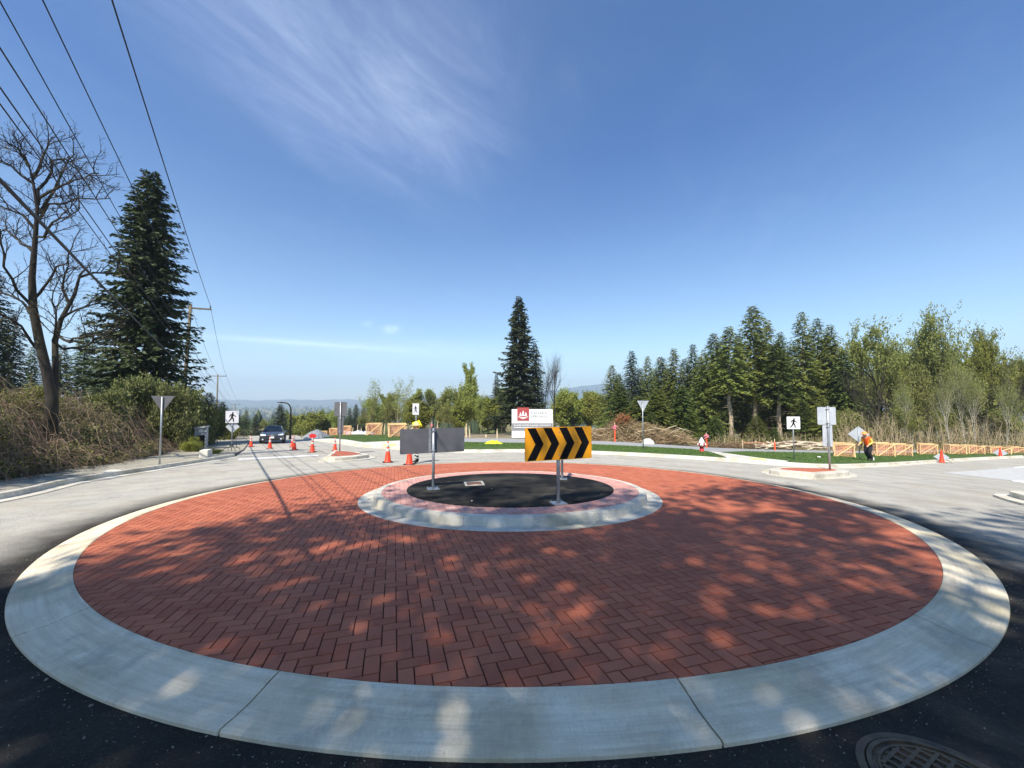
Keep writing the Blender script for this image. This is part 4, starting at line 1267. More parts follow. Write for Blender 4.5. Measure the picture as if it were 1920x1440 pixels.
# red paddle standing behind a cone
p = G(586, 838, 0.0)
t = thing('stop_paddle', 'red sign on a short stand behind the orange cones', 'road sign', p, R(10))
mb = MB(); mb.tube([(0, 0, 0.0), (0, 0, 0.75)], 0.02, 8); mb.box((0, 0, 0.02), (0.5, 0.06, 0.04)); mb.box((0, 0, 0.02), (0.06, 0.5, 0.04)); mb.build('stand', M_DARKM, t)
mb = MB(); o8 = [(0.26 * math.cos(R(22.5 + 45 * i)), 0.80 + 0.17 * math.sin(R(22.5 + 45 * i))) for i in range(8)]; mb.prism(o8, -0.03, -0.02); mb.build('panel', mat('sign_red', lin(196, 36, 40), None, rough=0.5), t)

# ---- portable work signs lying low at the right roadside, with a cone in front of each
for px, py, w, lb, lb2 in ((1766, 867, 27, 'low grey diamond work sign at the kerb, nearer of two', 'small orange cone in front of the nearer low diamond sign'), (1876, 858, 24, 'low grey diamond work sign farther along the right kerb', 'small orange cone in front of the farther low diamond sign')):
    p = G(px, py, 0.005)
    t = thing('work_sign', lb, 'road sign', p, to_cam(p, 4), 'low work signs along the right kerb')
    s = yard(w / 2 / 1.3, p.y)
    mb = MB(); zc = s * 0.82 + 0.05
    mb.prism([(0, zc - s * .8), (s, zc), (0, zc + s * .8), (-s, zc)], 0.0, 0.02); mb.build('panel', M_ALU, t)
    mb = MB(); mb.tube([(-0.45, 0.4, 0.01), (0, 0.03, zc)], 0.015, 6); mb.tube([(0.45, 0.4, 0.01), (0, 0.03, zc)], 0.015, 6); mb.tube([(-0.5, -0.12, 0.01), (0.5, -0.12, 0.01)], 0.02, 6); mb.tube([(0, -0.12, 0.01), (0, 0.03, zc)], 0.015, 6); mb.build('stand', M_DARKM, t)
    d = Vector((p.x, p.y, 0)).normalized()
    q = p - d * 0.62; q.z = zs(q.x, q.y) + 0.004
    t = thing('traffic_cone', lb2, 'traffic cone', q, 0, 'traffic cones across the roads')
    t.scale = (0.95,) * 3
    link('base', cone_meshes['base'], t); link('cone', cone_meshes['cone'], t)

# ---- the development sign
def big_sign():
    p = G(998, 821, 0.0)
    u = lambda v: yard(v, p.y)
    t = thing('development_sign', 'large white sign with a red tree emblem reading KANAKA SPRINGS', 'billboard', p, R(0))
    W, Ht = u(76.5), u(53)
    mb = MB(); mb.box((0, 0.05, Ht / 2 + 0.02), (W, 0.10, Ht)); mb.build('board', mat('board_white', lin(238, 238, 236), lin(232, 232, 230), 1, 0.5), t)
    for sx in (-1, 0, 1):
        mb = MB(); mb.box((sx * W * 0.42, 0.17, Ht * 0.45 - 0.2), (0.14, 0.14, Ht * 0.95 + 0.4)); mb.build('post', M_WOODNEW, t)
        mb = MB(); mb.beam((sx * W * .42, 0.2, Ht * .7), (sx * W * .42, 1.6, -0.1), 0.09, 0.09); mb.build('brace', M_WOODNEW, t)
    Z0 = lambda y: u(820.5 - y)
    X0 = lambda x: u(x - 998.2)
    mb = MB(); mb.prism([(X0(960.2) + 0.004, Z0(807.5)), (X0(1036) , Z0(807.5)), (X0(1036), Z0(793.2)), (X0(960.2) + 0.004, Z0(793.2))], -0.004, 0.0); mb.build('grey_band', mat('band_grey', lin(128, 128, 132), None, rough=0.6), t)
    mb = MB(); mb.box(((X0(970.2) + X0(992.2)) / 2, -0.02, (Z0(764) + Z0(788.3)) / 2), (u(22), 0.06, u(24.3))); mb.build('emblem_panel', mat('emblem_red', lin(158, 62, 60), lin(166, 68, 66), 3, 0.6), t)
    mb = MB()
    def tree(cx, zb, zt, w):
        n = 4
        for i in range(n):
            za = zb + (zt - zb) * i / n; zb2 = zb + (zt - zb) * min(1, (i + 1.5) / n)
            ww = w * (1 - 0.75 * i / n)
            mb.prism([(X0(cx) - u(ww), Z0(za)), (X0(cx) + u(ww), Z0(za)), (X0(cx) + u(ww * .25), Z0(zb2)), (X0(cx) - u(ww * .25), Z0(zb2))], -0.058 - 0.001 * i, -0.0505)
    tree(976.2, 779, 773, 2.4); tree(981.2, 779.5, 770, 3.0); tree(986.3, 779, 773, 2.4)
    for (x0, y0, x1, y1, w) in ((972, 781, 976.5, 779.8, .35), (976.5, 779.8, 981.2, 778.4, .4), (981.2, 778.4, 986, 779.8, .4), (986, 779.8, 990.3, 781, .35), (973.5, 782.2, 989, 782.2, .45), (976, 783.6, 986.5, 783.6, .4), (978, 784.8, 984, 784.8, .35)):
        mb.prism(stroke2((X0(x0), Z0(y0)), (X0(x1), Z0(y1)), u(w), u(w)), -0.0562, -0.0503)
    mb.build('tree_emblem', M_SWHITE, t)
    def text(s, x, y, width, mt, name, size):
        cu = bpy.data.curves.new(name, 'FONT'); cu.body = s; cu.align_x = 'LEFT'; cu.align_y = 'BOTTOM'; cu.size = size; cu.extrude = 0.002; cu.offset = 0.012 * size
        o = link(name, cu, t); o.data.materials.append(mt)
        bpy.context.view_layer.update()
        wd = o.dimensions.x
        me = bpy.data.meshes.new_from_object(o.evaluated_get(bpy.context.evaluated_depsgraph_get()))
        bpy.data.objects.remove(o)
        me.materials.clear(); me.materials.append(mt)
        o = link(name, me, t)
        o.rotation_euler = (R(90), 0, 0); o.scale = (width / max(wd, .01), 1, 1); o.location = (x, -0.0065, y)
    M_TXT = mat('letter_grey', lin(118, 120, 118), None, rough=0.6)
    text('KANAKA', X0(995), Z0(777.8), u(31), M_TXT, 'lettering', u(6.6))
    text('SPRINGS', X0(995), Z0(784.2), u(31), M_TXT, 'lettering', u(6.6))
    text('45 ACRE MASTER PLANNED COMMUNITY', X0(963.5), Z0(799.6), u(70), M_SWHITE, 'lettering', u(4.4))
    mb = MB(); mb.box((X0(998.5), -0.006, Z0(801.3)), (u(69), 0.004, u(1.1))); mb.build('underline', M_SWHITE, t)
    mb = MB(); mb.box((X0(1010), -0.003, Z0(787)), (u(26), 0.003, u(.5))); mb.build('underline', mat('letter_pale', lin(206, 206, 204), None, rough=.6), t)
big_sign()

# ---- street lamp
p = G(544, 824, 0.0)
t = thing('street_lamp', 'black street lamp with a curved arm beyond the cones', 'street lamp', p, 0)
u = lambda v: yard(v, p.y)
Ht = u(824 - 755)
arc = [(0, 0, 0), (0, 0, Ht * 0.55), (0, 0, Ht * 0.80)] + [(-u(12) * (1 - math.cos(R(a))), 0, Ht * 0.80 + Ht * 0.19 * math.sin(R(a))) for a in (20, 40, 60, 75, 90)] + [(-u(20), 0, Ht * 1.0)]
mb = MB(); mb.tube(arc, [0.11, 0.09, 0.08] + [0.07] * 6, 10); mb.build('mast', M_DARKM, t, True)
mb = MB(); mb.box((-u(22), 0, Ht * 1.0), (u(6), 0.3, 0.10), taper=0.8); mb.build('lamp_head', M_DARKM, t)
mb = MB(); mb.cyl((0, 0, 0), 0.16, 0.35, 12, 0.13); mb.build('base', M_DARKM, t)

# ---- fire hydrant
p = G(1316, 846.5, LZ)
t = thing('fire_hydrant', 'red fire hydrant with white cap and outlets on the lawn', 'fire hydrant', p, to_cam(p))
s = yard(26, p.y) / 0.95
t.scale = (s, s, s)
M_HR = mat('hydrant_red', lin(190, 34, 34), lin(176, 28, 30), 8, 0.45); M_HW = mat('hydrant_white', lin(232, 228, 226), lin(220, 214, 212), 8, 0.45)
mb = MB(); mb.lathe([(0.19, -0.05), (0.19, 0.03), (0.13, 0.04), (0.125, 0.34), (0.15, 0.36), (0.17, 0.40), (0.17, 0.52), (0.14, 0.58)], 20); mb.build('barrel', M_HR, t, True)
mb = MB(); mb.lathe([(0.19, 0.58), (0.19, 0.62), (0.16, 0.64), (0.15, 0.74), (0.10, 0.84), (0.05, 0.88), (0.045, 0.95), (0.001, 0.95)], 20); mb.build('bonnet', M_HW, t, True)
for dx, dy in ((-1, 0), (1, 0), (0, -1)):
    mb = MB(); d = Vector((dx, dy, 0)); c = Vector((0, 0, 0.47)); k = 1.3 if dy else 1.0
    mb.tube([c + d * 0.12, c + d * 0.20], 0.075 * k, 14); mb.build('outlet', M_HR, t, True)
    mb = MB(); mb.tube([c + d * 0.20, c + d * 0.255], 0.085 * k, 14); mb.tube([c + d * 0.255, c + d * 0.285], 0.03, 5); mb.build('outlet_cap', M_HW, t, True)

# ---- survey posts with ribbons, white stakes
def survey(label, px, py, ytop, mt=M_ORANGE, ribbon=True, w=0.10, lean=0.0):
    p = G(px, py, 0.02)
    h = yard(py - ytop, p.y)
    t = thing('survey_post', label, 'survey post', p, to_cam(p, 10), 'survey posts along the path')
    t.rotation_euler.y = R(lean)
    mb = MB(); mb.box((0, 0, h * 0.36), (w, 0.05, h * 0.76)); mb.build('post', mt, t)
    mb = MB(); mb.box((0.0, 0.045, h * 0.62), (w * 0.45, 0.03, h * 0.76)); mb.build('lath', M_STAKE if mt is not M_STAKE else mt, t)
    if ribbon:
        mb = MB()
        r = random.Random(px)
        for i in range(6):
            a = r.uniform(-1, 1); z = h * r.uniform(0.68, 0.9)
            L = r.uniform(0.15, 0.45)
            mb.add([(0, -0.06, z), (0, -0.06, z + 0.07), (a * L, -0.07 - abs(a) * .05, z + 0.06 - L * .4), (a * L, -0.07, z - L * 0.5)], [(0, 1, 2, 3)])
        mb.tube([(-.08, -.06, h * .7), (.09, -.07, h * .72), (.03, -.06, h * .86), (-.07, -.06, h * .8)], 0.05, 5)
        mb.build('ribbon', M_PINK, t)
survey('orange survey post with pink ribbon in front of the brush pile', 1153, 830, 793)
survey('orange survey post just behind the fire hydrant', 1325, 841, 812)
survey('orange survey post with a pale lath before the log heap', 1453, 846, 823, ribbon=False)
survey('leaning pink-topped survey post above the grey board', 805, 822, 791, mt=M_PINK, lean=8)
survey('thick white wooden stake at the right edge of the grey board', 874, 820, 795, mt=M_STAKE, ribbon=False, w=.16)
survey('thin white wooden stake beside the thick one', 881, 820, 799, mt=M_STAKE, ribbon=False, w=.10, lean=-5)
survey('short white stake with a tag left of the white sign', 932, 821.5, 804, mt=M_STAKE, ribbon=False, w=.12)
survey('tiny white stake near the dirt edge, left of the white sign', 911, 820, 814, mt=M_STAKE, ribbon=False, w=.16)
survey('white stake between the two boxed street trees', 720, 814, 795, mt=M_STAKE, ribbon=False, w=.14, lean=3)
survey('pale crooked stake right of the pink-topped post', 817, 822, 789, mt=M_STAKE, ribbon=False, w=.09, lean=7)

# ---- boulder
def boulder(name, label, loc, sx, sy, sz, seed, mt=None):
    bm = bmesh.new(); bmesh.ops.create_icosphere(bm, subdivisions=4, radius=1.0)
    r = random.Random(seed)
    ph = [Vector((r.uniform(-1, 1), r.uniform(-1, 1), r.uniform(-1, 1))).normalized() for _ in range(9)]
    for v in bm.verts:
        d = v.co.normalized(); k = 1.0
        for i, q in enumerate(ph):
            k -= 0.14 * max(0, d.dot(q) - 0.55) * (1 + i % 3)
        k += 0.02 * math.sin(d.x * 9 + seed) * math.sin(d.y * 8) + 0.015 * math.sin(d.z * 17 + d.x * 11)
        v.co = Vector((d.x * sx * k, d.y * sy * k, d.z * sz * k))
    me = bpy.data.meshes.new(name); bm.to_mesh(me); bm.free(); me.materials.append(mt or M_ROCK)
    for pl in me.polygons: pl.use_smooth = True
    o = link(name, me); o.location = loc
    return tag(o, label, 'rock')
p = G(1218, 835, 0.0)
boulder('boulder', 'large pale boulder at the foot of the brush pile', p + Vector((0, 0.6, 0.12)), yard(14, p.y), 0.9, yard(10, p.y), 3)
p = G(205, 887, 0.075)
boulder('flat_stone', 'flat pale stone on the gravel at the foot of the bank', p + Vector((0, 0.1, 0.02)), 0.36, 0.22, 0.075, 8)
p = G(381, 859, 0.08)
t = thing('concrete_block', 'short pale concrete block on the gravel near the kerb end', 'block', p, R(20))
mb = MB(); mb.box((0, 0.3, yard(7.2, p.y)), (yard(13.5, p.y), 0.6, yard(14.5, p.y)), taper=0.96); o = mb.build('block', CONC2, t)
bv = o.modifiers.new('soft', 'BEVEL'); bv.width = 0.02; bv.segments = 2
# ---- grey roadside cabinet in the bushes
p = G(377, 838, 0.1)
t = thing('utility_cabinet', 'grey roadside cabinet with a dark opening half hidden in shrubs', 'cabinet', p, R(25))
u = lambda v: yard(v, p.y)
M_CAB = mat('cabinet_grey', lin(150, 156, 158), lin(168, 172, 172), 4, 0.6); M_CABD = mat('cabinet_dark', lin(26, 30, 30), None, rough=0.7)
Wd, Hc = u(17), u(36)
mb = MB(); mb.box((-Wd * .45, 0, Hc / 2), (Wd * .12, .5, Hc)); mb.box((Wd * .45, 0, Hc / 2), (Wd * .12, .5, Hc)); mb.box((0, 0, Hc * 0.8), (Wd * .8, .46, Hc * .38)); mb.build('housing', M_CAB, t)
mb = MB(); mb.box((0, -0.02, Hc * 1.02), (Wd * 1.15, .66, Hc * .05), rot=Matrix.Rotation(R(-6), 3, 'Y')); mb.build('lid', M_ALU, t)
mb = MB(); mb.box((0, 0.05, Hc * 0.32), (Wd * .76, .36, Hc * .58)); mb.build('dark_door', M_CABD, t)
mb = MB(); mb.box((0.02, -0.236, Hc * .84), (Wd * .34, .012, Hc * .16)); mb.build('notice_plate', M_SWHITE, t)

# ---- tree guards: lumber boxes wrapped in orange mesh
def guard_parts():
    W, H = 1.0, 1.0
    G_ = {}
    mb = MB()
    out = []
    for sx in (-1, 1):
        for sy in (-1, 1):
            m1 = MB(); m1.box((sx * .5, sy * .5, .49), (.055, .055, 1.02)); out.append(('post', m1.mesh('post', M_WOODNEW)))
    for s in (-1, 1):
        m1 = MB(); m1.box((0, s * .534, .965), (1.12, .03, .07)); out.append(('rail', m1.mesh('rail', M_WOODNEW)))
        m1 = MB(); m1.box((s * .534, 0, .955), (.03, 1.03, .07)); out.append(('rail', m1.mesh('rail', M_WOODNEW)))
    for s in (-1, 1):
        m1 = MB(); m1.beam((-.47, s * .548, .06), (.47, s * .548, .94), .03, .065); out.append(('brace', m1.mesh('brace', M_WOODNEW)))
        m1 = MB(); m1.beam((s * .548, -.47, .06), (s * .548, .47, .92), .03, .065); out.append(('brace', m1.mesh('brace', M_WOODNEW)))
    m1 = MB()
    r = random.Random(2)
    for side in range(4):
        for i in range(10):
            x = -.47 + .94 * i / 9
            z0, z1, hw = .03, .90, .008
            P = [(x - hw, .505, z0), (x + hw, .505, z0), (x + hw, .505, z1), (x - hw, .505, z1)]
            m1.add([rot4(q, side) for q in P], [(0, 1, 2, 3)])
        for i in range(8):
            z = .05 + .80 * i / 7
            hw = .009 if i % 4 else .016
            P = [(-.49, .507, z - hw), (.49, .507, z - hw), (.49, .507, z + hw), (-.49, .507, z + hw)]
            m1.add([rot4(q, side) for q in P], [(0, 1, 2, 3)])
    out.append(('mesh_wrap', m1.mesh('mesh_wrap', M_MESH)))
    return out
def rot4(q, s):
    x, y, z = q
    for _ in range(s): x, y = -y, x
    return (x, y, z)
GP = guard_parts()
GUARDS = [((687, 716, 816), 23, 'box on the lawn'), ((727, 762, 819.5), 26, ''), ((643, 658, 815), 17, ''), ((618, 633, 815.5), 13, ''), ((598, 612, 816), 9, ''),
          ((1566, 1599, 857), 27, ''), ((1640, 1671, 855.5), 26, ''), ((1674, 1703, 854.5), 23, ''), ((1726, 1752, 852.5), 21, ''), ((1778, 1803, 852), 18.5, ''), ((1814, 1835, 851.5), 17, ''), ((1850, 1886, 851), 14, ''), ((1895, 1913, 850), 13, '')]
GL = ['lumber tree guard with orange mesh, left of the pair by the grey board', 'largest lumber tree guard on the left lawn, touching the grey board', 'lumber tree guard just right of the left splitter sign post',
      'low lumber tree guard just left of the left splitter sign', 'lowest and farthest lumber tree guard beside the gravel heap',
      'lumber tree guard behind the pale double sign at the right', 'lumber tree guard right behind the worker', 'lumber tree guard second to the right of the worker', 'lumber tree guard third to the right of the worker, before the white birches',
      'lumber tree guard just right of the nearer low diamond sign', 'lumber tree guard fifth to the right of the worker', 'wide low lumber tree guard behind the farther low diamond sign', 'lumber tree guard nearest the right picture edge']
GUARD_POS = []
for ((x0, x1, py), hp, _), lb in zip(GUARDS, GL):
    p = G((x0 + x1) / 2, py, LZ - 0.02)
    w = yard(x1 - x0, p.y) * (0.72 if x0 > 1000 else 0.85); h = yard(hp, p.y)
    w = max(w, 1.0)
    d = Vector((p.x, p.y, 0)).normalized()
    q = p + d * (w * 0.5); q.z = zs(q.x, q.y) + (LZ - 0.06 if x0 > 600 else 0)
    t = thing('tree_guard', lb, 'tree guard', q, R(-30 if x0 > 1000 else 14) + R(random.Random(x0).uniform(-8, 8)), 'lumber guards round young trees')
    t.scale = (w, w, h)
    for nm, me in GP: link(nm, me, t)
    GUARD_POS.append((q, w, h))

# ---- rag on the grass, bottle, small litter
def rag(name, label, px0, px1, py, h, mt, dz):
    p = G((px0 + px1) / 2, py, dz)
    n, m_ = 22, 9
    W = yard(px1 - px0, p.y); D = 0.7
    r = random.Random(px0)
    vs, fs = [], []
    for i in range(n):
        for j in range(m_):
            x, y = (i / (n - 1) - .5), (j / (m_ - 1) - .5)
            e = max(0, 1 - (abs(x) * 2) ** 3) * max(0, 1 - (abs(y) * 2) ** 2)
            z = h * e * (0.55 + 0.45 * math.sin(i * 1.1 + j * .6) * math.sin(j * 1.3 + 1)) + 0.01
            vs.append((x * W * (1 + .15 * math.sin(j)), y * D * (1 + .25 * math.sin(i * .7)), z))
    for i in range(n - 1):
        for j in range(m_ - 1):
            a = i * m_ + j; fs.append((a, a + m_, a + m_ + 1, a + 1))
    mb = MB(); mb.add(vs, fs)
    o = mb.build(name, mt, None, True); o.location = p
    return tag(o, label, 'cloth')
rag('vest', 'bright yellow vest lying crumpled on the grass strip', 910, 941, 832, 0.34, M_HIVIS, LZ)
p = G(1638, 864, LZ)
t = thing('water_bottle', 'white bottle standing on the lawn by the worker', 'bottle', p)
s = yard(6.5, p.y) / .3
mb = MB(); mb.lathe([(0.001, 0), (.06 * s, 0), (.06 * s, .17 * s), (.025 * s, .23 * s), (.025 * s, .27 * s)], 12); mb.build('bottle_body', M_SWHITE, t, True)
mb = MB(); mb.lathe([(.028 * s, .265 * s), (.028 * s, .30 * s), (.001, .30 * s)], 12); mb.build('cap', M_SWHITE, t, True)
p = G(1536, 858, LZ)
boulder('litter', 'small white scrap lying on the right lawn', p + Vector((0, 0, .03)), .12, .08, .05, 4, M_SWHITE)

# ---- heaps: gravel mound, brush pile, logs
def mound(name, label, px0, px1, py, ytop, mt, seed, depth=3.0):
    p = G((px0 + px1) / 2, py, 0.0)
    W = yard(px1 - px0, p.y); H = yard(py - ytop, p.y)
    rng = np.random.default_rng(seed)
    n = 46
    xs = np.linspace(-1, 1, n)
    X, Y = np.meshgrid(xs, xs, indexing='ij')
    rr = np.hypot(X, Y)
    h = np.clip(1 - rr, 0, 1) ** 0.8
    h = h * (1 + 0.12 * np.sin(X * 7 + 1) * np.sin(Y * 6)) + 0.03 * rng.normal(size=X.shape) * (h > 0)
    V = np.stack([X * W / 2, Y * depth, h * H - 0.05], -1).reshape(-1, 3)
    i, j = np.meshgrid(np.arange(n - 1), np.arange(n - 1), indexing='ij'); q = (i * n + j).ravel()
    me = np_mesh(name, V, np.stack([q, q + n, q + n + 1, q + 1], 1), mt, None, False)
    o = link(name, me); o.location = p + Vector((0, depth * .8, 0)); o.location.z = zs(o.location.x, o.location.y)
    return tag(o, label, 'heap')
mound('gravel_heap', 'grey heap of gravel beyond the cones by the street lamp', 554, 600, 822, 805, mat('heap_gravel', lin(112, 116, 122), lin(146, 148, 150), 5, .95, bump=.8, bscale=12), 2, 2.4)
p = G(668, 815, 0.0)
t = thing('tarp_heap', 'white tarps and sticks between the lawn guards', 'heap', p + Vector((0, .8, 0)))
mb = MB()
r = random.Random(9)
for i in range(7):
    x = -2.2 + 0.7 * i
    mb.prism([(x - .5, 0), (x + .6, 0), (x + r.uniform(.1, .4), r.uniform(.35, .75)), (x - r.uniform(.1, .3), r.uniform(.3, .6))], r.uniform(-.4, 0), r.uniform(.2, .8))
mb.build('tarp', mat('tarp_white', lin(222, 222, 224), lin(196, 198, 204), 2, .8), t)
for i in range(5):
    x = -1.9 + i * .8; m1 = MB(); m1.tube([(x, .2, 0), (x + r.uniform(-.2, .4), .2, r.uniform(1.0, 1.7))], .05, 6); m1.build('stick', M_STAKE, t)

def brush_pile():
    p = G(1205, 831, 0.0)
    t = thing('brush_pile', 'high tangled pile of brown cut branches behind the boulder', 'brush pile', p + Vector((0, 2.2, 0)))
    u = lambda v: yard(v, p.y)
    rng = random.Random(21)
    hfun = lambda x: float(np.interp(x, [u(-105), u(-85), u(-55), u(-28), u(-8), u(22), u(60), u(85), u(108)], [0.1, .75, 1.15, 2.1, 1.5, 1.45, 1.0, .7, 0.1])) * u(50) / 2.1
    mb = MB()
    for i in range(3000):
        x = rng.uniform(u(-105), u(106)); y = rng.gauss(0, 1.0)
        hm = hfun(x) * max(0.1, 1 - (y / 2.6) ** 2)
        z = rng.uniform(0, hm) ** 1.0
        L = rng.uniform(0.5, 1.7); a = rng.gauss(0, 0.55) + (0 if rng.random() < .5 else math.pi); el = rng.gauss(0.05, 0.45)
        b = rng.gauss(0, .7)
        d = Vector((math.cos(a) * math.cos(el), math.sin(b) * .6, math.sin(el)))
        m0 = Vector((x, y, z)); k = Vector((rng.gauss(0, .12), rng.gauss(0, .12), rng.gauss(0, .12)))
        e0, e1 = m0 - d * L / 2, m0 + d * L / 2
        if e1.z < -.05: e1.z = 0.0
        if e0.z < -.05: e0.z = 0.0
        rad = rng.choice([.012, .014, .018, .03])
        mb.tube([e0, m0 + k, e1], [rad, rad * .9, rad * .4], 3, False)
    o = mb.build('branch_heap', mat('dead_branch', lin(132, 108, 78), lin(172, 148, 112), 2.2, .9, c3=lin(92, 72, 52), scale3=.9, f3=.7), t); o['kind'] = 'stuff'
    V, F, c = [], [], 0
    for i in range(5200):
        x = rng.uniform(u(-100), u(104)); y = rng.gauss(0, .9); hm = hfun(x) * max(0.1, 1 - (y / 2.6) ** 2); z = rng.uniform(.15, 1.02) * hm
        a = Vector((rng.gauss(0, 1), rng.gauss(0, 1), rng.gauss(0, .6))).normalized() * rng.uniform(.05, .14); b = a.orthogonal().normalized() * rng.uniform(.02, .05)
        m0 = Vector((x, y, z))
        V += [m0 - a, m0 + b, m0 + a, m0 - b]; F.append((c, c + 1, c + 2, c + 3)); c += 4
    mb = MB(); mb.add(V, F); o = mb.build('dead_leaves', mat('dead_leaf', lin(126, 104, 66), lin(108, 104, 58), 1.2, .9, trans=.2), t); o['kind'] = 'stuff'
    V, F, c = [], [], 0
    for i in range(2600):
        q = Vector((rng.gauss(0, 1), rng.gauss(0, 1), rng.gauss(0, 1))).normalized() * (abs(rng.gauss(0, .55)))
        m0 = Vector((u(-27) + q.x * u(15) + .25 * math.sin(q.z * 7), q.y * .7 - .2, hfun(u(-27)) * .84 + q.z * u(11) + .2 * math.sin(q.x * 9)))
        a = Vector((rng.gauss(0, 1), rng.gauss(0, 1), rng.gauss(0, 1))).normalized() * rng.uniform(.05, .13); b = a.orthogonal().normalized() * rng.uniform(.02, .05)
        V += [m0 - a, m0 + b, m0 + a, m0 - b]; F.append((c, c + 1, c + 2, c + 3)); c += 4
    mb = MB(); mb.add(V, F); o = mb.build('russet_clump', mat('russet_leaf', lin(158, 104, 64), lin(136, 84, 50), 1.6, .9, trans=.25), t); o['kind'] = 'stuff'; o['label'] = 'rust coloured clump of dead foliage'
    for (x, z, L, a, rad) in ((-75, 8, 1.6, 25, .035), (-50, 5, 1.9, -12, .04), (18, 22, 2.2, 6, .06), (30, 16, 2.4, -14, .05), (45, 14, 1.8, 8, .04), (62, 26, 1.5, 22, .05), (-20, 9, 2.0, 12, .05), (5, 12, 1.7, -28, .04), (80, 7, 1.5, -30, .035), (-90, 10, 1.3, 48, .03)) + tuple((rng.uniform(-95, 95), rng.uniform(2, 24), rng.uniform(.8, 2.2), rng.gauss(0, 32), rng.uniform(.018, .035)) for _ in range(46)):
        m1 = MB(); c0 = Vector((u(x), -1.0 + rng.uniform(-.3, .3), u(z))); d = Vector((math.cos(R(a)), rng.uniform(-.2, .2), math.sin(R(a)))) * L / 2
        m1.tube([c0 - d, c0 + Vector((0, 0, .05)), c0 + d], [rad, rad * .95, rad * .75], 7); m1.build('bough', mat('pale_wood', lin(196, 178, 148), lin(168, 146, 116), 6, .85), t, True)
brush_pile()
def log_pile():
    p = G(1512, 845, 0.0)
    t = thing('log_pile', 'heap of pale cut logs and slash beyond the walking figure sign', 'log pile', p + Vector((0, 1.4, 0)))
    r = random.Random(31)
    for i in range(34):
        x = r.uniform(-3.4, 2.6); L = r.uniform(.7, 2.2); a = r.gauss(0, .35); rad = r.uniform(.05, .12)
        z = r.uniform(.05, .75) * max(.2, 1 - (x / 4.2) ** 2)
        d = Vector((math.cos(a), r.uniform(-.5, .5), math.sin(a) * .6)).normalized() * L / 2
        c0 = Vector((x, r.uniform(-.9, .9), max(z, rad)))
        m1 = MB(); m1.tube([c0 - d, c0, c0 + d], [rad, rad * 1.02, rad * .9], 8); m1.build('log', mat('log_bark', lin(150, 132, 108), lin(206, 192, 166), 4, .9, per_object=.25), t, True)
log_pile()
def ribbon_fence():
    """low slash windrow with orange tape in front of the forest"""
    t = thing('slash_windrow', 'low windrow of brown slash with orange tape before the conifers', 'brush pile', G(1425, 842, 0))
    base = t.location.copy()
    r = random.Random(41)
    mb = MB()
    for i in range(900):
        px = r.uniform(1335, 1485); q = G(px, 841 - 0.0, 0.0) + Vector((0, r.uniform(0.2, 2.2), 0)); q.z = zs(q.x, q.y) + r.uniform(0, .45)
        a = r.gauss(0, .5); L = r.uniform(.3, 1.1)
        d = Vector((math.cos(a), r.gauss(0, .4), math.sin(a) * .5)) * L / 2
        q = q - base
        mb.tube([q - d, q + d], [.02, .012], 3, False)
    o = mb.build('branch_heap', MATS['dead_branch'], t); o['kind'] = 'stuff'
    pts = [G(px, 841.5, 0) + Vector((0, .2, 0)) for px in (1395, 1420, 1450, 1480, 1510, 1545)]
    for q in pts: q.z = zs(q.x, q.y)
    pts = [q - base for q in pts]
    mb = MB()
    for a, b in zip(pts, pts[1:]):
        for k in range(6):
            s0, s1 = k / 6, (k + 1) / 6
            sag = lambda s: -.12 * 4 * s * (1 - s)
            A, B = a.lerp(b, s0) + Vector((0, 0, .62 + sag(s0))), a.lerp(b, s1) + Vector((0, 0, .62 + sag(s1)))
            mb.add([A, B, B + Vector((0, 0, .09)), A + Vector((0, 0, .09))], [(0, 1, 2, 3)])
    mb.build('orange_tape', M_MESH, t)
    for q in pts:
        m1 = MB(); m1.tube([q, q + Vector((0, 0, .8))], .025, 5); m1.build('stake', M_STAKE, t)
ribbon_fence()

# ---- power poles and lines
POLE1 = at(350, 690, 33.2)
def utility_pole(label, base, top, arm_dir, arm_len, r0=.17, r1=.11):
    t = thing('utility_pole', label, 'utility pole', base, 0, 'utility poles down the left roadside')
    T = Vector(top) - Vector(base)
    mb = MB(); mb.tube([(0, 0, -.3), T * .5, T], [r0, (r0 + r1) / 2, r1], 12); mb.build('pole', M_POLEWOOD, t, True)
    a = Vector(arm_dir).normalized() * arm_len / 2
    c = T - Vector((0, 0, .35))
    mb = MB(); mb.beam(c - a, c + a, .11, .13); mb.build('crossarm', M_POLEWOOD, t)
    for k in (-.95, 0.0, .95):
        m1 = MB(); b = c + a * k + Vector((0, 0, .065)); m1.lathe([(.02, 0), (.02, .08), (.06, .1), (.06, .15), (.035, .17), (.055, .2), (.03, .24), (.001, .24)], 10, b); m1.build('insulator', M_DARKM, t, True)
    mb = MB(); mb.tube([c - a * .55, c + Vector((0, 0, -.7)), c + a * .55], .02, 5); mb.build('brace', M_GALV, t)
    return t, Vector(base) + c
arm = Vector((.72, .28, 0))
b1 = Vector((-29.0, 33.2, 0)); b1.x = (342 - 960) / FPX * 33.2; b1.z = zs(b1.x, b1.y)
t1 = at(357.5, 570, 33.2)
_, c1 = utility_pole('nearest tall leaning utility pole beside the big left conifer', b1, t1, arm, 3.0)
Y2 = 80.0
t2 = at(408.5, 702, Y2); b2 = Vector((t2.x, Y2, zs(t2.x, Y2)))
_, c2 = utility_pole('second utility pole down the road, its crossarm above the shrubs', b2, t2, arm, 3.0)
Y3 = 140.0
t3 = at(441, 757, Y3); b3 = Vector((t3.x, Y3, zs(t3.x, Y3)))
_, c3 = utility_pole('farthest small utility pole above the walking figure sign', b3, t3, arm, 3.0)
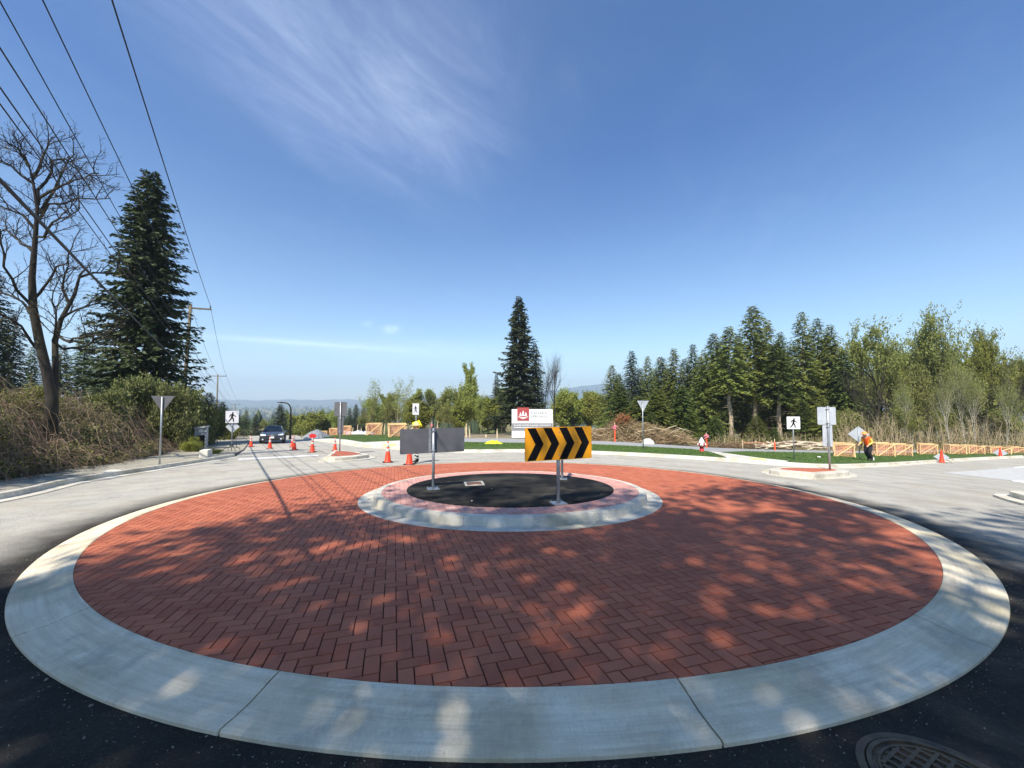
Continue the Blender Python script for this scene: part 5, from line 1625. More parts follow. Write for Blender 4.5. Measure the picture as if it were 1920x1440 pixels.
def wire(label, pts, rad, sag=None):
    full = []
    for i, (a, b) in enumerate(zip(pts, pts[1:])):
        a, b = Vector(a), Vector(b)
        n = 18
        sg = (sag[i] if sag else 0)
        for k in range(n + (1 if i == len(pts) - 2 else 0)):
            s = k / n
            full.append(a.lerp(b, s) + Vector((0, 0, -sg * 4 * s * (1 - s))))
    mb = MB(); mb.tube(full, rad, 5)
    o = mb.build('overhead_wire', M_WIRE, None, True)
    return tag(o, label, 'wire', 'overhead wires along the left roadside')
def span(edge, h_edge, end):
    """a point where the wire crosses the picture edge at height h_edge above the eye, carried on behind the camera"""
    d = ray(*edge); k = h_edge / d.z
    A = Vector((d.x * k, d.y * k, EYE + h_edge))
    e = Vector(end)
    B = A + (A - e) * ((A.y + 22) / (e.y - A.y)); B.z = EYE + h_edge + 0.3
    return B
def mid(edge, h_edge):
    d = ray(*edge); k = h_edge / d.z
    return Vector((d.x * k, d.y * k, EYE + h_edge))
arm_n = arm.normalized()
WIRES = [((210, 0), 7.7, c1 + arm_n * 1.42 + Vector((0, 0, .3)), c2 + arm_n * 1.42 + Vector((0, 0, .3)), c3 + arm_n * 1.42 + Vector((0, 0, .3)), .016, 'rightmost overhead wire, clear of the big conifer'),
         ((80, 0), 7.9, c1 + Vector((0, 0, .3)), c2 + Vector((0, 0, .3)), c3 + Vector((0, 0, .3)), .014, 'overhead wire second from the right, ending at the crossarm middle'),
         ((0, 3), 7.9, c1 - arm_n * 1.42 + Vector((0, 0, .3)), c2 - arm_n * 1.42 + Vector((0, 0, .3)), c3 - arm_n * 1.42 + Vector((0, 0, .3)), .014, 'overhead wire third from the right, entering at the top left corner'),
         ((0, 90), 5.9, at(353, 634, 33.2), at(408, 722, Y2), at(441, 764, Y3), .013, 'thin overhead wire fourth from the right, through the bare tree'),
         ((0, 164), 5.2, at(352, 656, 33.2), at(408, 728, Y2), at(441, 767, Y3), .013, 'thin overhead wire fifth from the right, through the bare tree'),
         ((0, 195), 4.9, at(351, 664, 33.2), at(408, 732, Y2), at(441, 769, Y3), .012, 'lowest of the thin overhead wires at the left edge'),
         ((0, 338), 3.15, at(348, 690, 33.2), at(407, 748, Y2), at(440, 775, Y3), .030, 'thick black telephone cable slanting across the bare tree')]
for edge, he, e1, e2, e3, rad, lb in WIRES:
    m_ = mid(edge, he)
    wire(lb, [span(edge, he, e1), m_, e1, e2, e3], rad, [0.1, 0.12, .7, .8])

# ---- the car
def car():
    p = G(502, 832.5, 0.0)
    t = thing('car', 'dark grey crossover car coming up the road behind the cones', 'car', p + Vector((-0.9, 2.2, 0)), R(29))
    t.location.z = zs(t.location.x, t.location.y) + 0.005
    t.rotation_euler.x = R(-3.4)
    M_BODY = mat('car_paint', lin(52, 56, 64), lin(58, 62, 70), 3, .28, .35, coat=.8); M_GL = mat('car_glass', lin(20, 28, 34), None, rough=.08, spec=.8)
    M_LAMP = mat('lamp_glass', lin(222, 226, 230), lin(240, 240, 240), 20, .12, spec=.8); M_BLK = mat('car_plastic', lin(18, 18, 20), None, rough=.6); M_CHR = mat('chrome', lin(200, 204, 208), None, rough=.15, metal=.9)
    st = [(-2.28, .30, .62, .62), (-2.22, .22, .74, .76), (-2.0, .20, .84, .86), (-1.6, .20, .92, .91), (-0.95, .20, .99, .92), (0.2, .20, 1.0, .925), (1.4, .20, 1.02, .925), (2.0, .22, 1.03, .90), (2.25, .28, .98, .82), (2.30, .4, .9, .72)]
    vs, fs = [], []
    for y, zl, zh, w in st:
        ring = [(-w * .86, zl), (w * .86, zl), (w * .985, zl + .12), (w, (zl + zh) / 2 + .08), (w * .97, zh - .10), (w * .86, zh - .02), (w * .4, zh + .02), (-w * .4, zh + .02), (-w * .86, zh - .02), (-w * .97, zh - .10), (-w, (zl + zh) / 2 + .08), (-w * .985, zl + .12)]
        vs += [(x, y, z) for x, z in ring]
    m_ = 12
    for i in range(len(st) - 1):
        for j in range(m_):
            fs.append((i * m_ + j, i * m_ + (j + 1) % m_, (i + 1) * m_ + (j + 1) % m_, (i + 1) * m_ + j))
    fs.append(tuple(reversed(range(m_)))); fs.append(tuple((len(st) - 1) * m_ + j for j in range(m_)))
    mb = MB(); mb.add(vs, fs); o = mb.build('body', M_BODY, t, True, True); sharp(o, 35)
    # cabin
    base = [(-.80, -.98), (.80, -.98), (.84, .2), (.80, 1.95), (-.80, 1.95), (-.84, .2)]
    topr = [(-.56, -.18), (.56, -.18), (.60, .5), (.56, 1.55), (-.56, 1.55), (-.60, .5)]
    zb, zt = .97, 1.46
    mb = MB(); V = [(x, y, zb) for x, y in base] + [(x, y, zt) for x, y in topr]
    mb.add(V, [(i, (i + 1) % 6, 6 + (i + 1) % 6, 6 + i) for i in range(6)]); mb.build('cabin', M_BODY, t, False, True)
    mb = MB(); n = 6
    V = [(x * 1.02, y, zt - .01) for x, y in topr] + [(x * .95, y * .96 + .02, zt + .05) for x, y in topr] + [(x * .5, y * .8 + .1, zt + .075) for x, y in topr]
    mb.add(V, [(i, (i + 1) % n, n + (i + 1) % n, n + i) for i in range(n)] + [(n + i, n + (i + 1) % n, 2 * n + (i + 1) % n, 2 * n + i) for i in range(n)] + [tuple(range(2 * n, 3 * n))]); mb.build('roof', M_BODY, t, True, True)
    def quad(a, b, c, d, off, name, mt):
        P = [Vector(q) for q in (a, b, c, d)]; nrm = (P[1] - P[0]).cross(P[3] - P[0]).normalized() * off
        c0 = sum(P, Vector()) / 4
        P = [c0 + (q - c0) * .90 + nrm for q in P]
        m1 = MB(); m1.add(P, [(0, 1, 2, 3)]); m1.build(name, mt, t)
    W3 = lambda i: Vector((base[i][0], base[i][1], zb)); T3 = lambda i: Vector((topr[i][0], topr[i][1], zt))
    quad(W3(0), W3(1), T3(1), T3(0), .008, 'windscreen', M_GL); quad(W3(1), W3(2), T3(2), T3(1), .008, 'side_window', M_GL); quad(W3(2), W3(3), T3(3), T3(2), .008, 'side_window', M_GL)
    quad(W3(3), W3(4), T3(4), T3(3), .008, 'rear_window', M_GL); quad(W3(4), W3(5), T3(5), T3(4), .008, 'side_window', M_GL); quad(W3(5), W3(0), T3(0), T3(5), .008, 'side_window', M_GL)
    # face
    for s in (-1, 1):
        m1 = MB(); m1.add([(s * .78, -2.12, .80), (s * .42, -2.265, .745), (s * .44, -2.275, .655), (s * .80, -2.17, .66)], [(0, 1, 2, 3)] if s > 0 else [(3, 2, 1, 0)])
        m1.add([(s * .80, -1.80, .84), (s * .78, -2.12, .80), (s * .80, -2.17, .66), (s * .86, -1.86, .74)], [(0, 1, 2, 3)] if s > 0 else [(3, 2, 1, 0)])
        for i, v in enumerate(m1.v): m1.v[i] = (v[0] * 1.02, v[1] - .035, v[2] + .02)
        m1.build('headlight', M_LAMP, t)
        m1 = MB(); m1.box((s * .98, -.72, 1.03), (.22, .12, .15), taper=.85); m1.box((s * .88, -.70, .98), (.12, .05, .04)); m1.build('mirror', M_BODY, t)
        m1 = MB(); m1.cyl((0, 0, 0), .06, .02, 10); m1.v = [(s * .66 + x, -2.285 - z, .38 + y) for x, y, z in m1.v]; m1.build('fog_light', M_LAMP, t)
    mb = MB(); mb.box((0, -2.285, .69), (.78, .04, .13)); mb.build('grille', M_BLK, t)
    mb = MB()
    for z in (.66, .70, .74): mb.box((0, -2.308, z), (.72, .012, .014))
    mb.box((0, -2.312, .70), (.14, .02, .10)); mb.build('grille_bar', M_CHR, t)
    mb = MB(); mb.box((0, -2.27, .37), (1.05, .05, .15)); mb.build('air_intake', M_BLK, t)
    mb = MB(); mb.box((0, -2.312, .52), (.32, .02, .15)); mb.build('number_plate', M_SWHITE, t)
    for sx in (-1, 1):
        for y in (-1.42, 1.38):
            m1 = MB(); pr = [(.20, -.10), (.30, -.105), (.335, -.08), (.345, 0), (.335, .08), (.30, .105), (.20, .10)]
            m1.lathe(pr, 24); m1.v = [(sx * .84 + z, y + x, .345 + yy) for x, yy, z in m1.v]
            w = m1.build('wheel', M_RUBBER, t, True, True)
            m2 = MB(); m2.lathe([(.205, .06), (.20, .095), (.05, .085), (.001, .09)], 20)
            for k in range(5):
                a = 2 * math.pi * k / 5; m2.tube([(.04 * math.cos(a), .04 * math.sin(a), .10), (.19 * math.cos(a), .19 * math.sin(a), .10)], .022, 5)
            m2.v = [(sx * .84 + sx * z, y + x, .345 + yy) for x, yy, z in m2.v]; m2.build('rim', M_CHR, w, False, True)
            m1 = MB(); m1.lathe([(.40, -.06), (.40, .10), (.36, .10)], 24); m1.v = [(sx * .82 + sx * z, y + x, .345 + yy) for x, yy, z in m1.v]; m1.build('wheel_arch', M_BLK, t)
car()

# ---- people: one skinned body each, clothes as bands of the same surface plus hat and vest
def person(label, loc, rz, J, radii, bones, mats, region, extras, scale=1.0):
    t = thing('person', label, 'person', loc, rz)
    names = list(J)
    me = bpy.data.meshes.new('body')
    me.from_pydata([J[n] for n in names], [(names.index(a), names.index(b)) for a, b in bones], [])
    o = bpy.data.objects.new('body_rig', me); COL.objects.link(o)
    sk = o.modifiers.new('skin', 'SKIN'); sk.use_smooth_shade = True
    for i, n in enumerate(names):
        rr = radii[n]; v = me.skin_vertices[0].data[i]
        v.radius = rr if hasattr(rr, '__len__') else (rr, rr)
        v.use_root = (n == 'pelvis')
    sb = o.modifiers.new('sub', 'SUBSURF'); sb.levels = 2; sb.render_levels = 2
    dg = bpy.context.evaluated_depsgraph_get()
    m2 = bpy.data.meshes.new_from_object(o.evaluated_get(dg))
    bpy.data.objects.remove(o)
    m2.name = 'body'
    m2.materials.clear()
    for m_ in mats: m2.materials.append(m_)
    for pl in m2.polygons:
        c = pl.center; best, bd = None, 1e9
        for a, b in bones:
            A, B = Vector(J[a]), Vector(J[b]); ab = B - A
            s = max(0, min(1, (c - A).dot(ab) / max(ab.length_squared, 1e-9)))
            d = (c - (A + ab * s)).length - 0.3 * (radii[b] if not hasattr(radii[b], '__len__') else radii[b][0])
            if d < bd: bd, best = d, (a, b)
        pl.material_index = region(best, c)
    o = link('body', m2, t)
    extras(t)
    t.scale = (scale,) * 3
    return t
def add_hand(J, radii, bones, wrist, tip_dir, side_dir, tag_):
    w = Vector(J[wrist]); d = Vector(tip_dir).normalized(); s = Vector(side_dir).normalized(); n_ = d.cross(s)
    palm = 'palm' + tag_
    J[palm] = tuple(w + d * .07); radii[palm] = (.038, .022); bones.append((wrist, palm))
    for i, (off, L) in enumerate(((-.028, .065), (-.009, .08), (.010, .075), (.028, .058))):
        a, b = f'f{i}a{tag_}', f'f{i}b{tag_}'
        J[a] = tuple(w + d * (.10 + L * .5) + s * off * 1.1 + n_ * .008); J[b] = tuple(w + d * (.10 + L * .85) + s * off * 1.1 + n_ * .035)
        radii[a] = .0105; radii[b] = .009; bones += [(palm, a), (a, b)]
    a, b = 'ta' + tag_, 'tb' + tag_
    J[a] = tuple(w + d * .06 - s * .055 + n_ * .01); J[b] = tuple(w + d * .10 - s * .065 + n_ * .025)
    radii[a] = .013; radii[b] = .011; bones += [(palm, a), (a, b)]

BASE_BONES = [('pelvis', 'waist'), ('waist', 'chest'), ('chest', 'neck'), ('neck', 'head'), ('head', 'crown'), ('chest', 'shL'), ('shL', 'elL'), ('elL', 'wrL'), ('chest', 'shR'), ('shR', 'elR'), ('elR', 'wrR'),
              ('pelvis', 'hipL'), ('hipL', 'knL'), ('knL', 'anL'), ('anL', 'toL'), ('pelvis', 'hipR'), ('hipR', 'knR'), ('knR', 'anR'), ('anR', 'toR')]
BASE_R = dict(pelvis=(.165, .125), waist=(.15, .115), chest=(.18, .13), neck=.06, head=(.082, .098), crown=(.06, .075), shL=.078, elL=.052, wrL=.036, shR=.078, elR=.052, wrR=.036, hipL=.105, knL=.068, anL=.048, toL=.042, hipR=.105, knR=.068, anR=.048, toR=.042)
def face_parts(t, head, fwd, up=(0, 0, 1)):
    h = Vector(head); f = Vector(fwd).normalized(); u_ = Vector(up); s = f.cross(u_).normalized()
    m1 = MB(); m1.tube([h + f * .085 + u_ * .025, h + f * .118 - u_ * .012, h + f * .092 - u_ * .022], [.008, .015, .012], 6); m1.build('nose', M_SKIN, t, True)
    for k in (-1, 1):
        m1 = MB(); m1.lathe([(.001, -.01), (.012, -.006), (.014, 0), (.012, .006), (.001, .01)], 8, h + f * .082 + s * k * .032 + u_ * .022); m1.build('eye', M_SBLACK, t, True)
        m1 = MB(); m1.tube([h + s * k * .086 - u_ * .03, h + s * k * .098, h + s * k * .088 + u_ * .03], [.01, .018, .012], 6); m1.build('ear', M_SKIN, t, True)
    m1 = MB(); m1.tube([h + f * .084 - s * .025 - u_ * .052, h + f * .092 - u_ * .054, h + f * .084 + s * .025 - u_ * .052], .006, 5); m1.build('mouth', mat('lip', lin(150, 84, 78), None, rough=.6), t, True)
def hard_hat(t, head, mt, brim=.17, fwd=(0, -1, 0)):
    h = Vector(head)
    m1 = MB(); m1.lathe([(brim, .055), (brim, .065), (.125, .075), (.120, .13), (.095, .18), (.05, .205), (.001, .21)], 20, h); m1.build('hard_hat', mt, t, True)

def flagger():
    J = dict(pelvis=(0, 0, .96), waist=(0, .01, 1.10), chest=(0, .0, 1.34), neck=(0, -.01, 1.50), head=(0, -.03, 1.60), crown=(0, -.02, 1.68), shL=(.19, 0, 1.41), elL=(.27, .05, 1.15), wrL=(.24, -.14, .98), shR=(-.19, 0, 1.41), elR=(-.30, -.16, 1.24), wrR=(-.25, -.36, 1.36),
             hipL=(.10, 0, .90), knL=(.12, -.02, .50), anL=(.13, .03, .09), toL=(.15, -.13, .04), hipR=(-.10, 0, .90), knR=(-.12, -.02, .50), anR=(-.13, .03, .09), toR=(-.15, -.13, .04))
    Rr = dict(BASE_R); B = list(BASE_BONES)
    add_hand(J, Rr, B, 'wrL', (-.1, -.5, -.8), (1, 0, 0), 'L'); add_hand(J, Rr, B, 'wrR', (.2, -.6, .5), (0, .6, .8), 'R')
    def region(bone, c):
        b = bone[1]
        if bone[0] in ('neck', 'head') or b in ('neck', 'head'): return 0
        if b.startswith(('palm', 'f', 't')) and b not in ('toL', 'toR'): return 0
        if b in ('toL', 'toR') or c.z < .10: return 3
        if b in ('knL', 'anL', 'knR', 'anR', 'hipL', 'hipR'): return 4 if (.20 < c.z < .27 or .34 < c.z < .41) else 2
        return 4 if (1.12 < c.z < 1.17) else 1
    p = G(781, 868, .004)
    def ex(t):
        face_parts(t, (0, -.03, 1.60), (0, -1, 0)); hard_hat(t, (0, -.02, 1.585), mat('straw_brim', lin(226, 210, 140), lin(214, 196, 126), 8, .7), .21)
    rz = R(-62)
    t = person('flagger in yellow hi-vis and brimmed hat behind the grey board', p, rz, J, Rr, B, [M_SKIN, M_HIVIS, M_NAVY, M_BOOT, M_REFL], region, ex, 0.98)
    # the paddle is held in the raised hand
    hand = t.matrix_basis @ (Vector((-.23, -.44, 1.42)))
    q = thing('slow_paddle', 'yellow diamond paddle raised by the flagger above the grey board', 'hand sign', hand, R(8))
    u = lambda v: yard(v, p.y)
    c = at(781.5, 796.0, hand.y - .05) - hand
    M_PAD = mat('paddle_yellow', lin(240, 232, 30), lin(232, 222, 30), 4, .5)
    s = .235
    ang = R(-22)
    sq = [(c.x + s * math.cos(ang + math.pi / 2 * k) * 1.0, c.z + s * math.sin(ang + math.pi / 2 * k) * .85) for k in range(4)]
    m1 = MB(); m1.prism(sq, -.065, -.05); m1.build('panel', M_PAD, q)
    sq2 = [(c.x + (x - c.x) * 1.1, c.z + (z - c.z) * 1.1) for x, z in sq]
    m1 = MB(); m1.prism(sq2, -.049, -.041); m1.build('border', M_SBLACK, q)
    m1 = MB(); m1.tube([(0, 0, -.12), (c.x, -.045, c.z)], .016, 6); m1.build('handle', M_STAKE, q)
flagger()
def worker():
    J = dict(pelvis=(.02, .05, .90), waist=(0, .02, 1.03), chest=(0, -.08, 1.25), neck=(0, -.16, 1.40), head=(0, -.22, 1.49), crown=(0, -.22, 1.57), shL=(.19, -.08, 1.32), elL=(.25, -.02, 1.06), wrL=(.20, -.24, .92), shR=(-.19, -.08, 1.32), elR=(-.26, -.05, 1.06), wrR=(-.22, -.30, .96),
             hipL=(.11, .05, .85), knL=(.13, -.10, .48), anL=(.13, .10, .10), toL=(.14, -.06, .04), hipR=(-.10, .05, .85), knR=(-.12, .02, .47), anR=(-.12, .26, .12), toR=(-.13, .14, .04))
    Rr = dict(BASE_R); B = list(BASE_BONES)
    Rr['hipL'] = Rr['hipR'] = .125; Rr['knL'] = Rr['knR'] = .095; Rr['anL'] = Rr['anR'] = .07
    add_hand(J, Rr, B, 'wrL', (0, -.6, -.7), (1, 0, 0), 'L'); add_hand(J, Rr, B, 'wrR', (0, -.6, -.7), (1, 0, 0), 'R')
    def region(bone, c):
        b = bone[1]
        if bone[0] in ('neck', 'head') or b in ('neck', 'head'): return 0
        if b.startswith(('palm', 'f', 't')) and b not in ('toL', 'toR'): return 0
        if b in ('toL', 'toR'): return 3
        if b in ('knL', 'anL', 'knR', 'anR', 'hipL', 'hipR'): return 2
        if b in ('elL', 'elR', 'wrL', 'wrR'): return 4
        return 1
    p = G(1628, 863.8, LZ)
    def ex(t):
        face_parts(t, (0, -.22, 1.49), (0, -1, -.25)); hard_hat(t, (0, -.215, 1.475), mat('hat_orange', lin(248, 158, 84), lin(240, 140, 66), 8, .6), .19)
        m1 = MB(); m1.box((0, .10, 1.20), (.30, .14, .34), taper=.8, rot=Matrix.Rotation(R(18), 3, 'X')); o = m1.build('backpack', mat('pack_brown', lin(96, 44, 26), lin(120, 60, 30), 8, .8), t)
        bv = o.modifiers.new('soft', 'BEVEL'); bv.width = .04; bv.segments = 2
    person('worker in orange vest, hat and dark trousers by the diamond sign', p, R(-75), J, Rr, B, [M_SKIN, M_HIORG, M_NAVY, M_BOOT, mat('sleeve_gold', lin(240, 180, 70), lin(250, 200, 96), 6, .7)], region, ex, 1.0)
worker()
# ------------------------------------------------------------------ vegetation
def leaf_mat(name, c1, c2, c3, trans=0.25, rough=0.6, po=0.16):
    return mat(name, c1, c2, 0.8, rough, trans=trans, c3=c3, scale3=0.25, f3=0.6, per_object=po, contrast=(0.3, 0.7), spec=0.3)
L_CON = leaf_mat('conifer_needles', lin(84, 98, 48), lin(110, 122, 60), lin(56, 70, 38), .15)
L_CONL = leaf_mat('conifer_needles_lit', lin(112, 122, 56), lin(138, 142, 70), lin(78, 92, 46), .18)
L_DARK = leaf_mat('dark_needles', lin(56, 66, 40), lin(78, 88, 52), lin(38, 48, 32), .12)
L_SPRING = leaf_mat('spring_leaves', lin(140, 146, 70), lin(160, 164, 88), lin(112, 122, 60), .4)
L_OLIVE = leaf_mat('olive_leaves', lin(124, 128, 64), lin(148, 150, 82), lin(96, 102, 54), .35)
L_SHRUB = leaf_mat('shrub_leaves', lin(92, 98, 52), lin(132, 132, 76), lin(50, 58, 34), .2)
L_YELLOW = leaf_mat('yellow_green_leaves', lin(150, 150, 64), lin(128, 136, 60), lin(104, 112, 52), .35)
BARK = mat('bark_brown', lin(86, 72, 56), lin(120, 102, 80), 3.0, .95, stretch=(3, 3, .6), bump=.6, bscale=14)
BARK_D = mat('bark_dark', lin(36, 32, 28), lin(56, 49, 41), 3.0, .95, stretch=(3, 3, .6), bump=.6, bscale=14, c3=lin(70, 68, 42), scale3=.8, f3=.5)
BARK_W = mat('bark_birch', lin(206, 200, 188), lin(176, 168, 154), 2.0, .85, stretch=(1, 1, 3), c3=lin(90, 82, 72), scale3=1.8, f3=.7)
BARK_P = mat('bark_pale', lin(150, 134, 110), lin(176, 160, 134), 2.0, .9, stretch=(2, 2, .5))
TWIG = mat('twig_grey', lin(116, 104, 86), lin(140, 126, 104), 3.0, .9)

def rhombs(P, D, S, L, W):
    """leaf-shaped quads: base P, direction D, side S, length L, width W (arrays)"""
    L = L[:, None]; W = W[:, None]
    a = P; b = P + D * L * .45 + S * W * .5; c = P + D * L; d = P + D * L * .45 - S * W * .5
    return np.stack([a, b, c, d], 1)
def unit(v): return v / np.maximum(np.linalg.norm(v, axis=-1, keepdims=True), 1e-9)

def conifer_crown(seed, H=20.0, Rb=3.4, base=.12, nb=330, step=.165, spray=.52, droop=.45, up=.25, shape=.8, ragged=.3, wfac=.42, upturn=0.0):
    rng = np.random.default_rng(seed)
    out = []
    tt = base + (1 - base) * (np.arange(nb) + rng.random(nb)) / nb
    tt = 1 - (1 - tt) ** 1.0
    az = np.arange(nb) * 2.39996 + rng.normal(0, .4, nb)
    for t, a in zip(tt, az):
        Lb = Rb * max(0.02, (1 - t) / (1 - base)) ** shape * rng.uniform(1 - ragged, 1 + ragged * .45) + .12
        n = int(Lb / step) + 2
        s = np.linspace(.12, 1, n)
        s = np.repeat(s, 2)
        m_ = len(s)
        rad = np.array([math.cos(a), math.sin(a), 0]); tan = np.array([-math.sin(a), math.cos(a), 0])
        z = H * t + Lb * (up * s - droop * s ** 1.6 + upturn * s ** 4)
        P = rad[None] * (Lb * s)[:, None]; P[:, 2] = z
        P += rng.normal(0, .04, P.shape)
        side = np.where(np.arange(m_) % 2 == 0, 1.0, -1.0)
        be = rng.uniform(.35, 1.05, m_)
        D = rad[None] * np.cos(be)[:, None] + tan[None] * (np.sin(be) * side)[:, None]
        D[:, 2] += rng.normal(-.35, .28, m_)
        D = unit(D)
        ll = spray * (1 - .45 * s) * rng.uniform(.65, 1.3, m_) * (0.55 + .45 * min(1, Lb / 1.5))
        S = np.cross(D, np.array([0, 0, 1.0])[None] + rng.normal(0, .55, D.shape)); S = unit(S)
        out.append(rhombs(P, D, S, ll, ll * wfac * rng.uniform(.7, 1.3, m_)))
    Q = np.concatenate(out)
    return Q
def quads_mesh(name, Q, mt):
    V = Q.reshape(-1, 3)
    F = np.arange(len(V)).reshape(-1, 4)
    return np_mesh(name, V, F, mt)
def trunk_mesh(name, H, r, mt, seed=0, stubs=0, lean=0.0):
    rng = random.Random(seed)
    pts = [Vector((rng.gauss(0, .03) * i + lean * i / 8 * H * .1, rng.gauss(0, .03) * i, H * i / 8 - (.3 if i == 0 else 0))) for i in range(9)]
    mb = MB(); mb.tube(pts, [r * (1 - .93 * (i / 8)) * (1.25 if i == 0 else 1) for i in range(9)], 8)
    for k in range(stubs):
        z = H * rng.uniform(.06, .45); a = rng.uniform(0, 6.28); L = rng.uniform(.4, 1.6)
        d = Vector((math.cos(a), math.sin(a), -.12))
        mb.tube([Vector((0, 0, z)), Vector((0, 0, z)) + d * L], [.035, .012], 4, False)
    return mb.mesh(name, mt, True)

def grow_tree(seed, H=12.0, spread=.55, levels=3, kids=(7, 6, 5), trunk_r=.16, upbias=.35, clear=.25, nleaf=5, leaf=.16, stems=1, wob=.12, leaf_spread=.22, ratio=.62, vase=False):
    """trunk mesh builder, limb builder, leaf quads"""
    rng = random.Random(seed); nr = np.random.default_rng(seed)
    tr, lim, tips = MB(), MB(), []
    def branch(p, d, L, r, lev, mbx):
        n = 6 if lev == 0 else 5 if lev == 1 else 4
        pts = [p.copy()]; dd = d.copy()
        for i in range(n):
            dd = (dd + Vector((rng.gauss(0, wob), rng.gauss(0, wob), rng.gauss(0, wob * .6) + (upbias * .22 if lev else .0)))).normalized()
            pts.append(pts[-1] + dd * L / n)
        rr = [r * (1 - .82 * i / n) for i in range(n + 1)]
        mbx.tube(pts, rr, 8 if lev == 0 else 5 if lev == 1 else 3, lev == 0)
        if lev >= levels:
            tips.extend(pts[1:]); return
        if lev == levels - 1: tips.append(pts[-1])
        k = kids[min(lev, len(kids) - 1)]
        for j in range(k):
            s = (clear + (1 - clear) * (j + rng.random() * .8) / k) if lev == 0 else (.25 + .75 * (j + rng.random() * .8) / k)
            s = min(s, .98)
            f = s * n; i0 = int(f); q = pts[i0].lerp(pts[min(i0 + 1, n)], f - i0)
            t = (pts[min(i0 + 1, n)] - pts[i0]).normalized()
            a = rng.uniform(0, 6.283)
            o = t.orthogonal().normalized(); o = (Matrix.Rotation(a, 3, t) @ o)
            ang = rng.uniform(.65, 1.25) * spread * (1.25 if lev == 0 else 1.2)
            nd = (t * math.cos(ang) + o * math.sin(ang) + Vector((0, 0, upbias * .4))).normalized()
            LL = L * ratio * rng.uniform(.7, 1.15) * ((1.15 - .6 * s) if lev == 0 and not vase else 1.0)
            branch(q, nd, LL, max(rr[i0] * .6, .006), lev + 1, lim)
    for s in range(stems):
        a = rng.uniform(0, 6.28)
        branch(Vector((rng.gauss(0, .12), rng.gauss(0, .12), -.2)), Vector((math.cos(a) * .12 * (stems > 1), math.sin(a) * .12 * (stems > 1), 1)).normalized(), H * .78 * rng.uniform(.85, 1.0 if stems > 1 else .9), trunk_r, 0, tr)
    Q = None
    if nleaf:
        T = np.array([tuple(t) for t in tips])
        T = np.repeat(T, nleaf, 0) + nr.normal(0, leaf_spread, (len(T) * nleaf, 3))
        D = unit(nr.normal(0, 1, T.shape)); S = unit(np.cross(D, nr.normal(0, 1, T.shape)))
        ll = leaf * nr.uniform(.6, 1.3, len(T))
        Q = rhombs(T, D, S, ll, ll * .6)
    zmax = max(p[2] for p in lim.v) if lim.v else H
    return tr, lim, Q, zmax

# ---- variants, built once and shared
CONV = []
for i, kw in enumerate([dict(Rb=3.1, base=.10, shape=.6, droop=.5, ragged=.35), dict(Rb=2.6, base=.30, shape=.52, droop=.6, ragged=.45, nb=300), dict(Rb=3.3, base=.06, shape=.68, droop=.35, ragged=.3, nb=360),
                        dict(Rb=2.4, base=.42, shape=.55, droop=.55, ragged=.5, nb=260), dict(Rb=3.4, base=.04, shape=.58, droop=.75, up=.35, ragged=.35, nb=380, wfac=.5)]):
    Q = conifer_crown(100 + i, **kw)
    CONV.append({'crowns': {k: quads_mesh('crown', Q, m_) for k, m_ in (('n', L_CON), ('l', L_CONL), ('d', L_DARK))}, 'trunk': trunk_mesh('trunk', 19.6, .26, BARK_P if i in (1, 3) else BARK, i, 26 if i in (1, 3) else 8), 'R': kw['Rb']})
def put_conifer(label, px, ytop, Y, wpx, var, tone='n', group='conifers', base_z=None, name='conifer_tree', rz=None):
    top = at(px, ytop, Y)
    x = top.x; gz = zs(x, Y) if base_z is None else base_z
    H = top.z - gz
    t = thing(name, label, 'tree', (x, Y, gz - .05), R(rz if rz is not None else (px * 37) % 360), group)
    v = CONV[var]
    sx = yard(wpx, Y) / (v['R'] * 1.05)
    t.scale = (sx, sx, H / 20.0)
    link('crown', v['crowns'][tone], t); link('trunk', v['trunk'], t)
    return t
DECV = {}
def dec(key, leaf_m, bark, **kw):
    tr, lim, Q, zm = grow_tree(**kw)
    d = {'trunk': tr.mesh('trunk', bark, True), 'limbs': lim.mesh('limbs', bark if bark in (BARK_W,) else TWIG if bark is not BARK_D else BARK_D), 'H': zm, 'W': max(abs(p[0]) for p in lim.v)}
    if Q is not None: d['crown'] = quads_mesh('crown', Q, leaf_m)
    DECV[key] = d
dec('round', L_SPRING, BARK, seed=1, H=12, spread=.75, kids=(11, 7, 6), nleaf=3, leaf=.36, leaf_spread=.25, upbias=.25)
dec('round2', L_OLIVE, BARK, seed=2, H=12, spread=.8, kids=(12, 7, 6), nleaf=3, leaf=.36, leaf_spread=.28, upbias=.2)
dec('tall', L_OLIVE, BARK_D, seed=3, H=16, spread=.6, kids=(12, 7, 5), nleaf=5, leaf=.30, leaf_spread=.15, clear=.35, trunk_r=.24)
dec('tall2', L_YELLOW, BARK_D, seed=4, H=16, spread=.68, kids=(11, 7, 6), nleaf=5, leaf=.30, leaf_spread=.15, clear=.4, trunk_r=.24)
dec('poplar', L_SPRING, BARK_P, seed=5, H=13, spread=.42, kids=(16, 6, 5), nleaf=4, leaf=.30, leaf_spread=.2, clear=.12, upbias=.4, ratio=.42)
dec('birch', L_OLIVE, BARK_W, seed=6, H=14, spread=.55, kids=(9, 5, 4), nleaf=3, leaf=.2, leaf_spread=.3, clear=.5, trunk_r=.11, stems=2, wob=.08)
dec('vase', L_SPRING, BARK_P, seed=7, H=9, spread=.42, kids=(10, 6, 4), nleaf=2, leaf=.2, leaf_spread=.14, clear=.18, upbias=.55, vase=True, trunk_r=.12, ratio=.6)
dec('bare', None, BARK_D, seed=8, H=14, spread=.6, kids=(9, 7, 6), nleaf=0, clear=.38, upbias=.35, trunk_r=.2, stems=2)
